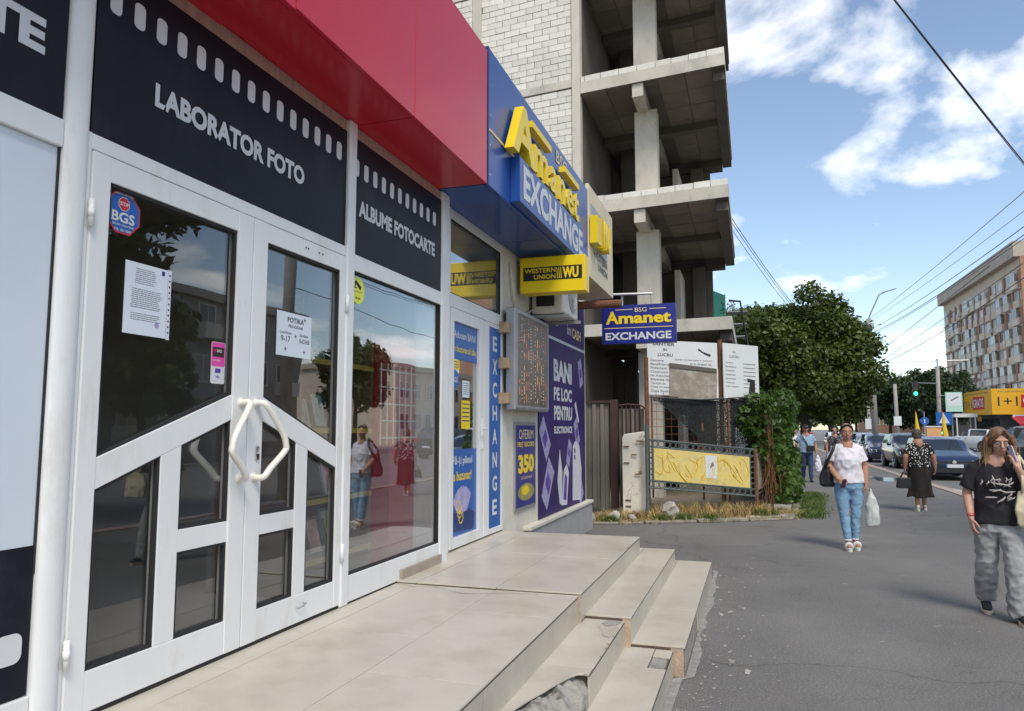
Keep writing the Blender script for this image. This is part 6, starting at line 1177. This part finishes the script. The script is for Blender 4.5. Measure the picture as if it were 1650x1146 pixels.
# tee
t = MB(); g.ringtube(t, [(.0, .0, 1.455, .068, .058), (0, .005, 1.425, .105, .075), (0, 0, 1.385, .142, .085), (0, -.01, 1.30, .158, .108), (0, -.02, 1.22, .172, .128), (0, -.005, 1.08, .168, .118), (0, 0, .95, .182, .13), (0, 0, .86, .192, .14), (0, 0, .835, .188, .136)])
t.tube([sR+Vector((.06, 0, .015)), sR+Vector((-.01, .0, -.025)), sR.lerp(eR, .5)+Vector((-.005, 0, 0)), sR.lerp(eR, .85)], [.055, .064, .074, .084], 14); t.tube([sL+Vector((-.06, 0, .015)), sL+Vector((.01, 0, -.025)), sL.lerp(eL, .5), sL.lerp(eL, .82)], [.055, .064, .074, .084], 14)
g.cloth('tee_shirt', t, 'tee_black', .010, 2, .011, 8, 3)
# loose jeans
t = MB(); g.ringtube(t, [(0, 0, .98, .135, .095), (0, .0, .90, .160, .110), (0, 0, .80, .172, .120), (0, 0, .76, .15, .11)])
LJ = [(.085, -.0, .80, .100), (.10, -.06, .70, .100), (.11, -.13, .50, .094), (.115, -.15, .30, .100), (.12, -.165, .12, .108), (.12, -.17, .045, .104)]; RJ = [(-.085, 0, .80, .100), (-.092, .02, .70, .100), (-.092, .05, .50, .093), (-.098, .14, .32, .094), (-.102, .215, .17, .094), (-.102, .235, .115, .088)]
for J in (LJ, RJ): t.tube([Vector(p[:3]) for p in J], [p[3] for p in J], 16)
g.cloth('jeans', t, 'jeans_grey', .010, 2, .012, 9, 5, (1, 1, 1.3))
def shoe(fig, toe, heel, m, ms, h=.075, w=.042, name='shoe'):
    toe, heel = Vector(toe), Vector(heel); d = (toe-heel); q = MB(); q.cap(heel+Vector((0, 0, .05)), toe+Vector((0, 0, .04)), w*.9, w*.85, 12); q.cap(heel+Vector((0, 0, .09)), heel.lerp(toe, .35)+Vector((0, 0, .085)), w*.85, w*.75, 12); o = fig.emit(name, remesh(q, .008, 3), m)
    dn = d.normalized(); sd_ = Vector((-dn.y, dn.x, 0)); pts = []
    for k in range(20):
        a = 2*math.pi*k/20; c = (heel+toe)/2; pts.append(c+dn*(math.cos(a)*(d.length/2+w*.95))+sd_*(math.sin(a)*w*(1.05 if math.cos(a) < .2 else 1.08))+Vector((0, 0, dn.z*0)))
    up = Vector((-dn.z*dn.x, -dn.z*dn.y, 1)).normalized(); q = MB(); q.prism([p-up*0 for p in pts], up, .032); fig.emit('sole', q.mesh(), ms, o, False); return o
shoe(g, (.135, -.36, .0), (.125, -.18, .0), 'shoe_black', 'sole_cream', w=.048); shoe(g, (-.11, .08, .012), (-.105, .25, .05), 'shoe_black', 'sole_cream', w=.048)
# generic pale brush marks on the chest
fr_ = Frame((0, -.152, 1.14), (1, 0, 0), (0, -.06, 1)); q = MB(); rr = random.Random(2)
for k in range(22):
    x0 = rr.uniform(-.13, .11); z0 = rr.uniform(-.10, .10) if k > 7 else rr.uniform(.07, .11); a_ = rr.uniform(-1.2, 1.2) if k > 7 else 1.57+rr.uniform(-.5, .5); ln = rr.uniform(.015, .05)
    q.tube([fr_.p(x0+ln*t_*math.cos(a_)+.01*math.sin(3*t_), z0+ln*t_*math.sin(a_), .002-.75*(x0)**2) for t_ in (-1, -.4, .3, 1)], [.003, .007, .008, .003], 5)
g.emit('chest_print', q.mesh(), 'tee_print')
# hair
hm = MB(); hm.ell(P(0, .022, .038), (.084, .100, .090), 16, 12, g.hq)
for k in (-1, 1): hm.tube([P(k*.02, -.075, .100), P(k*.068, -.055, .052), P(k*.086, -.012, -.01), P(k*.095, -.008, -.085), P(k*.102, -.03, -.165), P(k*.105, -.055, -.25)], [.016, .018, .018, .024, .024, .010], 10)
hm.tube([P(0, .07, .08), P(0, .105, 0), P(0, .09, -.09), P(0, .085, -.2)], [.05, .07, .085, .05], 12)
ho = g.emit('hair', remesh(hm, .009, 3, .006, 22, 4, (1, 1, .25)), 'hair_blonde')
rts, ens = [], []
for i in range(26):
    a = R(18+i*12.5); cx, cy = math.sin(a), -math.cos(a); rts.append(P(cx*.07, .015+cy*.075, .095)); ens.append(P(cx*.105, .02+cy*.085 if cy > -.3 else .0+cy*.07, -.19-.02*math.sin(i)))
rts2 = [P(k*.03, -.06, .112) for k in (-1, 1)]; ens2 = [P(k*.098, -.055, -.165) for k in (-1, 1)]
g.emit('strands', strands(g, [P(.090*math.sin(R(a)), .015-.092*math.cos(R(a)), .03) for a in range(62, 300, 12)], [P(.112*math.sin(R(a)), -.01-.10*math.cos(R(a)), -.29+.03*math.sin(a)) for a in range(62, 300, 12)], 420, .0042, 5, .012, .016).mesh(), 'hair_blonde', ho)
g.emit('strands', strands(g, [P(k*.012, -.078, .112) for k in (-1, 1)], [P(k*.092, -.055, -.02) for k in (-1, 1)], 60, .003, 9, .008, .006).mesh(), 'hair_blonde', ho)
q = MB(); q.tube([wR+Vector((.03*math.cos(a), .03*math.sin(a)*.9, .03)) for a in [2*math.pi*i/14 for i in range(15)]], .004, 5); q.tube([wR+Vector((.031*math.cos(a), .031*math.sin(a)*.9, .045)) for a in [2*math.pi*i/14 for i in range(15)]], .003, 5); g.emit('bracelet', q.mesh(), 'print_red')
def held(name, label, cat, fig): o = thing(name, label, cat, fig.o.location); return o
ph = held('phone', 'pale lilac mobile phone held at the ear of the woman in black', 'phone', g); pc = wL+Vector((-.035, .005, .115)); FRp = Frame(g.T @ g.S @ pc, (g.T.to_3x3() @ Vector((.5, -.8, .1))), (g.T.to_3x3() @ Vector((-.25, .0, .97)))); q = MB(); FRp.rrect(q, -.033, .033, -.072, .072, .008, -.004, .004); q.build('case', mat('phone_lilac', (.50, .46, .62), .3, .05), ph); q = MB(); FRp.rrect(q, -.026, -.006, .035, .062, .004, .0042, .006); q.build('lens', 'black', ph)
tb = held('tote_bag', 'cream canvas tote bag on the shoulder of the woman in black', 'bag', g); q = MB(); TT = g.T @ g.S
q.rings([[Vector((.25+x*sx+sh, -.17+y*.06*(1 if z < 1.0 else .5)-.0, z)) for x, y in [(-.11, -.6), (-.05, -1), (.05, -1), (.12, -.6), (.13, .5), (.05, .8), (-.05, .8), (-.11, .5)]] for z, sx, sh in ((.83, 1.1, .02), (.86, 1.25, .02), (.98, 1.2, .0), (1.08, 1.12, .01), (1.15, 1.08, .02))]); me = remesh(q, .009, 3, .007, 8, 2); me.transform(TT); link_mesh('sack', me, 'canvas_cream', tb, True)
q = MB()
for dx in (-.07, .08): q.tube([Vector((.25+dx, -.20, 1.14)), Vector((.22+dx*.5, -.20, 1.26)), Vector((.195+dx*.2, -.11, 1.40)), Vector((.19, .0, 1.47)), Vector((.19, .10, 1.38))], .012, 6)
me = q.mesh(); me.transform(TT); link_mesh('strap', me, 'canvas_cream', tb, True)
# ---- woman in white tee and light blue jeans
mat('tee_white', (.70, .68, .74), .9, .05, 8, bump=.2, bscale=300); mat('jeans_blue', (.17, .31, .46), .9, .2, 7, bump=.4, bscale=250, dirt=(.28, .44, .60), dthr=(.45, .75), dscale=4); mat('leather_black', (.010, .010, .012), .4, .2, 10); mat('sandal_white', (.66, .65, .60), .6, .05)
a = Fig('woman in plain white tee and light blue skinny jeans walking', (1.22, 11.2, 0), 3, skB, 1.68, .008)
a.head((0, -.02, 1.592), 0, 4, hs=1.06); sL, sR = Vector((.150, .01, 1.372)), Vector((-.150, .01, 1.372)); eL, wL = Vector((.225, .04, 1.13)), Vector((.215, -.03, .885)); eR, wR = Vector((-.235, .03, 1.13)), Vector((-.15, -.15, .955))
a.arm(sL, eL, wL, (.056, .046, .031)); a.arm(sR, eR, wR, (.056, .046, .031)); a.hand(wL, (0, -.1, -1), (1, 0, 0), 68, 1); a.hand(wR, (.65, -.35, -.65), (-.35, -.85, .2), 40, -1)
a.body.cap((0, 0, 1.40), (0, .02, 1.0), .10, .11, 12)
for k, (kx, ky, ax, ay) in ((1, (.075, -.01, .058, .02)), (-1, (-.085, -.07, -.052, -.10))): a.body.cap((k*.085, 0, .90), (kx, ky, .48), .08, .055); a.body.cap((kx, ky, .48), (ax, ay, .10), .05, .034); a.body.cap((ax, ay+.02, .075), (ax+k*.01, ay-.12, .062), .036, .030)
a.done(); a.face_parts('hair_black')
t = MB(); a.ringtube(t, [(0, .0, 1.455, .07, .058), (0, .005, 1.43, .105, .075), (0, 0, 1.392, .152, .09), (0, -.015, 1.30, .172, .12), (0, -.03, 1.22, .178, .142), (0, -.01, 1.08, .185, .135), (0, 0, .96, .20, .14), (0, 0, .90, .205, .145)])
t.tube([sR+Vector((.06, 0, .015)), sR+Vector((-.005, 0, -.02)), sR.lerp(eR, .45), sR.lerp(eR, .72)], [.052, .064, .068, .074], 14); t.tube([sL+Vector((-.06, 0, .015)), sL+Vector((.005, 0, -.02)), sL.lerp(eL, .45), sL.lerp(eL, .72)], [.052, .064, .068, .074], 14)
a.cloth('tee_shirt', t, 'tee_white', .010, 2, .010, 9, 7, (1, 1, .8))
t = MB(); a.ringtube(t, [(0, 0, 1.0, .165, .115), (0, 0, .92, .188, .13), (0, 0, .83, .185, .125), (0, 0, .79, .14, .10)])
for J in ([(.088, 0, .88, .098), (.092, -.0, .72, .094), (.078, -.01, .50, .066), (.068, .01, .33, .062), (.058, .02, .14, .045)], [(-.088, 0, .88, .098), (-.096, -.03, .72, .094), (-.086, -.07, .50, .066), (-.068, -.08, .33, .062), (-.053, -.10, .14, .045)]): t.tube([Vector(p[:3]) for p in J], [p[3] for p in J], 16)
a.cloth('jeans', t, 'jeans_blue', .010, 4, .006, 11, 9, (1, 1, 1.4))
for ax, ay in ((.058, .02), (-.053, -.10)): q = MB(); q.tube([(ax, ay, .125), (ax, ay, .15)], .047, 14); a.emit('cuff', q.mesh(), 'tee_white')
for ax, ay in ((.062, .01), (-.06, -.11)):
    q = MB(); pts = [(ax+.045*math.cos(2*math.pi*k/16), ay-.05+.125*math.sin(2*math.pi*k/16), 0) for k in range(16)]; q.prism(pts, (0, 0, 1), .042); o = a.emit('sandal', q.mesh(), 'sandal_white', None, False); q = MB(); q.tube([(ax-.046, ay-.09, .03), (ax-.03, ay-.105, .09), (ax, ay-.11, .105), (ax+.03, ay-.105, .09), (ax+.046, ay-.09, .03)], .022, 8); a.emit('strap', q.mesh(), 'sandal_white', o)
hm = MB(); P = a.P; hm.ell(P(0, .026, .036), (.081, .094, .087), 16, 12, a.hq); hm.ell(P(0, .10, .02), (.045, .035, .045), 10, 8, a.hq)
for k in (-1, 1): hm.tube([P(k*.005, -.064, .104), P(k*.055, -.045, .070), P(k*.076, .0, .02), P(k*.06, .06, .0)], [.016, .02, .018, .02], 8)
ho = a.emit('hair', remesh(hm, .009, 3, .002, 30, 2), 'hair_black')
bg_ = held('shoulder_bag', 'black slouchy shoulder bag worn by the woman in white tee', 'bag', a); TT = a.T @ a.S; q = MB(); q.rings([[Vector((-.265+x*w_, -.0+y*.06, z)) for x, y in [(-.10, -.5), (0, -1), (.10, -.5), (.10, .5), (0, 1), (-.10, .5)]] for z, w_ in ((.84, .7), (.87, 1.05), (.95, 1.1), (1.05, .85), (1.12, .5))]); me = remesh(q, .01, 4, .006, 8, 3); me.transform(TT); link_mesh('pouch', me, 'leather_black', bg_, True)
q = MB(); q.tube([Vector((-.30, -.03, 1.09)), Vector((-.255, -.07, 1.22)), Vector((-.19, -.095, 1.36)), Vector((-.15, -.03, 1.475)), Vector((-.16, .06, 1.42)), Vector((-.24, .09, 1.25)), Vector((-.30, .03, 1.08))], .02, 8); me = q.mesh(); me.transform(TT); link_mesh('strap', me, 'leather_black', bg_, True)
pb_ = held('plastic_bag', 'crumpled white plastic bag carried by the woman in white tee', 'bag', a); q = MB(); q.rings([[Vector((.275+x*w_, -.05+y*w_*.6, z)) for x, y in [(math.cos(2*math.pi*k/12), math.sin(2*math.pi*k/12)) for k in range(12)]] for z, w_ in ((.315, .06), (.34, .085), (.45, .10), (.58, .085), (.70, .055), (.79, .018), (.83, .012))]); me = remesh(q, .008, 2, .014, 9, 6, (1, 1, .5)); me.transform(TT); link_mesh('sack', me, mat('plastic_pale', (.52, .55, .52), .35, .2, 7, dirt=(.34, .38, .38), dthr=(.5, .65), dscale=7), pb_, True)
q = MB(); q.tube([Vector((.26, -.04, .80)), Vector((.222, -.045, .845)), Vector((.20, -.05, .80)), Vector((.25, -.05, .77))], .006, 6); me = q.mesh(); me.transform(TT); link_mesh('handle', me, 'plastic_pale', pb_, True)
ph = held('phone', 'dark phone in the hand of the woman in white tee', 'phone', a); f = Frame(TT @ (wR+Vector((.055, -.045, -.06))), (.8, -.5, .2), (.25, .1, 1)); q = MB(); f.rrect(q, -.033, .033, -.06, .06, .008, -.004, .004); q.build('case', mat('phone_dark', (.05, .02, .06), .3, .1), ph); q = MB(); f.disc(q, (-.015, .04), .008, .0042, .006, 10); q.build('lens', 'black', ph)
# ---- elderly woman walking away
m = mat('blouse_dots', (.008, .008, .009), .85, .1); t_ = m.node_tree; b_ = t_.nodes['Principled BSDF']; vo = t_.nodes.new('ShaderNodeTexVoronoi'); vo.inputs['Scale'].default_value = 26; tc_ = t_.nodes.new('ShaderNodeTexCoord'); t_.links.new(tc_.outputs['Object'], vo.inputs['Vector']); r_ = t_.nodes.new('ShaderNodeMapRange'); r_.inputs[1].default_value = .34; r_.inputs[2].default_value = .30; t_.links.new(vo.outputs['Distance'], r_.inputs[0]); mx_ = t_.nodes.new('ShaderNodeMixRGB'); mx_.inputs[1].default_value = (.008, .008, .009, 1); mx_.inputs[2].default_value = (.68, .68, .62, 1); t_.links.new(r_.outputs[0], mx_.inputs[0]); t_.links.new(mx_.outputs[0], b_.inputs['Base Color'])
mat('skirt_dark', (.016, .011, .009), .9, .3, 6, dirt=(.075, .035, .018), dthr=(.60, .70), dscale=5)
e = Fig('elderly woman in spotted black and white blouse and long dark skirt walking away', (3.14, 16.8, 0), 188, skB, 1.62, .011)
e.head((0, -.06, 1.565), -8, 12, False, 1.05); sL, sR = Vector((.158, .01, 1.345)), Vector((-.158, .01, 1.345)); eL, wL = Vector((.27, .05, 1.12)), Vector((.275, -.01, .88)); eR, wR = Vector((-.27, .05, 1.12)), Vector((-.30, .02, .885))
for sh_, el_, wr_, k in ((sL, eL, wL, 1), (sR, eR, wR, -1)): e.arm(sh_, el_, wr_, (.062, .052, .034)); e.hand(wr_, (0, -.05, -1), (k, 0, 0), 60 if k == 1 else 25, k)
e.body.cap((0, 0, 1.40), (0, .02, .9), .11, .13, 12)
for k, ay in ((1, .06), (-1, -.06)): e.body.cap((k*.08, 0, .85), (k*.085, ay*.5, .45), .08, .06); e.body.cap((k*.085, ay*.5, .45), (k*.085, ay, .09), .055, .04); e.body.cap((k*.085, ay+.03, .06), (k*.10, ay-.12, .045), .038, .03)
e.done()
t = MB(); e.ringtube(t, [(0, -.02, 1.445, .072, .065), (0, -.005, 1.41, .12, .085), (0, 0, 1.36, .168, .105), (0, 0, 1.25, .20, .145), (0, 0, 1.10, .215, .16), (0, 0, .95, .225, .165), (0, 0, .90, .228, .168)])
for sh_, el_ in ((sL, eL), (sR, eR)): t.tube([Vector((sh_.x*.65, sh_.y, sh_.z)), sh_, sh_.lerp(el_, .5), sh_.lerp(el_, .8)], [.06, .07, .075, .082], 12)
e.cloth('blouse', t, 'blouse_dots', .013, 4, .008, 7, 2)
t = MB(); n = 40; e_r = []
for z, rx, ry, am in ((.28, .235, .175, .10), (.4, .225, .17, .08), (.6, .215, .165, .05), (.8, .215, .16, .02), (.96, .20, .15, 0)): e_r.append([Vector(((rx*(1+am*math.sin(6*a_+1)))*math.cos(a_)+(.03 if z < .35 else 0)*math.cos(a_), (ry*(1+am*math.sin(6*a_)))*math.sin(a_), z+(.02*math.sin(3*a_) if z < .3 else 0))) for a_ in [2*math.pi*i/n for i in range(n)]])
t.rings(e_r); e.cloth('skirt', t, 'skirt_dark', .013, 3, .006, 6, 4, (1, 1, .2))
for k, ay in ((1, .06), (-1, -.06)): shoe(e, (k*.10, ay-.12, 0), (k*.088, ay+.03, 0), 'sandal_white', 'sandal_white', w=.04)
hm = MB(); P = e.P; hm.ell(P(0, .025, .03), (.095, .108, .10), 14, 10, e.hq); hm.ell(P(0, .05, -.03), (.085, .07, .07), 12, 8, e.hq); e.emit('hair', remesh(hm, .01, 2, .010, 26, 2), 'hair_grey')
hb = held('handbag', 'black handbag carried by the elderly woman', 'bag', e); TT = e.T @ e.S; f = Frame((0, 0, 0), (1, 0, 0), (0, 0, 1)); q = MB(); q.rings([[Vector((.30+x*w_, .0+y*.055, z)) for x, y in [(-.15, -1), (.15, -1), (.15, 1), (-.15, 1)]] for z, w_ in ((.46, 1.0), (.48, 1.05), (.60, .95), (.68, .8))]); me = q.mesh(); me.transform(TT); link_mesh('body', me, 'leather_black', hb, False, .012); q = MB(); [q.tube([Vector((.22, dy, .67)), Vector((.235, dy*.6, .76)), Vector((.27, 0, .81)), Vector((.31, dy*.6, .80)), Vector((.38, dy, .67))], .008, 6) for dy in (-.03, .03)]; me = q.mesh(); me.transform(TT); link_mesh('handle', me, 'leather_black', hb, True)
# ---- man in blue checked shirt, curly haired woman, others beyond
mat('shirt_blue', (.22, .34, .48), .9, .25, 16, dirt=(.34, .46, .58), dthr=(.5, .55), dscale=18); mat('jeans_dark', (.025, .05, .11), .9, .3, 7, dirt=(.07, .12, .22), dthr=(.5, .75), dscale=5)
def walker(label, loc, rz, h, sk, shirt, legs, hair, hairm, sleeve=.75, skirt=False, stride=.14, cap=False, seed=1, longhair=False, wide=1.):
    f = Fig(label, loc, rz, sk, h, .013); f.head((0, -.02, 1.592), 0, 3, hs=1.05); W_ = wide; sL, sR = Vector((.155*W_, .01, 1.375)), Vector((-.155*W_, .01, 1.375)); eL, wL = Vector((.245*W_, .05, 1.13)), Vector((.245*W_, -.03, .88)); eR, wR = Vector((-.25*W_, .03, 1.13)), Vector((-.265*W_, -.06, .885))
    for sh_, el_, wr_, k in ((sL, eL, wL, 1), (sR, eR, wR, -1)): f.arm(sh_, el_, wr_, (.058, .046, .032)); f.hand(wr_, (0, -.1, -1), (k, 0, 0), 50, k)
    f.body.cap((0, 0, 1.4), (0, .02, .95), .11, .12)
    LJ = [(.09, 0, .9, .10), (.09, -stride*.3, .70, .092), (.085, -stride*.7, .48, .07), (.085, -stride*.8, .28, .066), (.085, -stride, .10, .058)]; RJ = [(-.09, 0, .9, .10), (-.09, stride*.1, .70, .092), (-.085, stride*.1, .48, .07), (-.085, stride*.7, .30, .066), (-.085, stride, .13, .058)]
    for J in (LJ, RJ): f.body.tube([Vector(p[:3]) for p in J], [p[3]*.7 for p in J], 10)
    f.done(3); f.face_parts(hairm)
    t = MB(); f.ringtube(t, [(0, 0, 1.455, .07, .06), (0, .005, 1.43, .105, .078), (0, 0, 1.39, .158*W_, .095), (0, -.01, 1.28, .182*W_, .13), (0, -.01, 1.1, .20*W_, .15), (0, 0, .95, .205*W_, .15), (0, 0, .88, .21*W_, .15)])
    for sh_, el_ in ((sL, eL), (sR, eR)): t.tube([Vector((sh_.x*.65, sh_.y, sh_.z)), sh_, sh_.lerp(el_, .5), sh_.lerp(el_, sleeve)], [.055, .066, .07, .074], 12)
    f.cloth('shirt', t, shirt, .015, 3, .010, 8, seed)
    t = MB(); f.ringtube(t, [(0, 0, .97, .17, .12), (0, 0, .9, .19, .13), (0, 0, .82, .18, .125), (0, 0, .78, .14, .1)])
    if skirt: f.ringtube(t, [(0, 0, .9, .20, .14), (0, 0, .6, .24, .18), (0, 0, .42, .26, .2)])
    else:
        for J in (LJ, RJ): t.tube([Vector(p[:3]) for p in J], [p[3] for p in J], 12)
    f.cloth('skirt' if skirt else 'trousers', t, legs, .014, 3, .008, 8, seed+3)
    shoe(f, (.09, -stride-.14, 0), (.085, -stride+.02, 0), 'shoe_black', 'shoe_black'); shoe(f, (-.09, stride-.14, 0), (-.085, stride+.03, .03), 'shoe_black', 'shoe_black')
    P = f.P; hm = MB(); hm.ell(P(0, .024, .036), (.082, .096, .088), 12, 10, f.hq)
    if hair == 'curly': [hm.ell(P(.10*math.cos(a_)*(1 if k < 10 else .7), .03+.02*math.sin(3*a_), .03+.10*math.sin(a_)), (.045, .05, .045), 8, 6) for k, a_ in enumerate([R(-40+14*i) for i in range(19)])]
    if longhair: hm.tube([P(0, .07, .05), P(0, .10, -.08), P(0, .08, -.2)], [.07, .08, .05], 10)
    f.emit('hair', remesh(hm, .012, 2, .012 if hair == 'curly' else .004, 20, seed), hairm)
    if cap: q = MB(); q.ell(P(0, .012, .06), (.088, .104, .068), 14, 8, f.hq); q.cap(P(-.03, -.10, .052), P(.03, -.10, .052), .035, .035, 8); f.emit('cap', remesh(q, .01, 3), 'black')
    return f, wL, wR
mn, wL, wR = walker('man in light blue checked shirt, dark jeans and black cap', (1.55, 24.8, 0), 6, 1.73, skC, 'shirt_blue', 'jeans_dark', 'short', 'hair_black', .7, cap=True, wide=1.1, seed=4); TT = mn.T @ mn.S
o = held('crossbody_bag', 'small black crossbody bag worn by the man in the checked shirt', 'bag', mn); q = MB(); q.rings([[Vector((.10+x, -.19+y, z)) for x, y in [(-.11, -.04), (.11, -.04), (.11, .04), (-.11, .04)]] for z in (.92, 1.10)]); me = q.mesh(); me.transform(TT); link_mesh('pouch', me, 'leather_black', o, False, .02); q = MB(); q.tube([Vector((.02, -.19, 1.09)), Vector((-.08, -.165, 1.28)), Vector((-.15, -.10, 1.44)), Vector((-.12, .03, 1.47))], .014, 6); me = q.mesh(); me.transform(TT); link_mesh('strap', me, 'leather_black', o, True)
o = held('shopping_bag', 'navy blue carrier bag in the hand of the man in the checked shirt', 'bag', mn); q = MB(); q.rings([[Vector((-.30+x*w_, -.07+y, z)) for x, y in [(-.14, -.06), (.14, -.06), (.14, .06), (-.14, .06)]] for z, w_ in ((.36, .95), (.5, 1.0), (.68, .95))]); me = q.mesh(); me.transform(TT); link_mesh('sack', me, 'navy_sign', o, False, .01); q = MB(); q.tube([Vector((-.36, -.07, .67)), Vector((-.30, -.07, .82)), Vector((-.23, -.07, .67))], .007, 6); me = q.mesh(); me.transform(TT); link_mesh('handle', me, 'navy_sign', o)
o = held('plastic_bag', 'white plastic bag in the left hand of the man in the checked shirt', 'bag', mn); q = MB(); q.rings([[Vector((.31+math.cos(b__)*w_, -.05+math.sin(b__)*w_*.7, z)) for b__ in [2*math.pi*k/10 for k in range(10)]] for z, w_ in ((.30, .06), (.34, .10), (.5, .11), (.66, .07), (.80, .02))]); me = remesh(q, .012, 2, .015, 9, 4); me.transform(TT); link_mesh('sack', me, 'tee_white', o, True); q = MB(); q.tube([Vector((.30, -.05, .79)), Vector((.265, -.05, .83)), Vector((.27, -.06, .78))], .006, 6); me = q.mesh(); me.transform(TT); link_mesh('handle', me, 'tee_white', o)
mat('floral', (.03, .03, .05), .9, .2, dirt=(.45, .42, .38), dthr=(.55, .58), dscale=30)
walker('woman with curly black hair in a patterned dress', (2.58, 27.0, 0), 0, 1.66, skB, 'floral', 'jeans_blue', 'curly', 'hair_black', .45, seed=6)
walker('person in pale top walking behind the man with the cap', (1.62, 32.5, 0), 0, 1.66, skA, 'tee_white', 'jeans_dark', 'long', 'hair_grey', .6, longhair=True, seed=8)
walker('person in red top far along the pavement', (2.9, 44.0, 0), 180, 1.7, skC, 'awning_red', 'jeans_dark', 'short', 'hair_black', .6, seed=9)
walker('person in white shirt crossing near the corner store', (19.8, 70.0, 0), 90, 1.72, skC, 'tee_white', 'jeans_dark', 'short', 'hair_black', .6, seed=10)
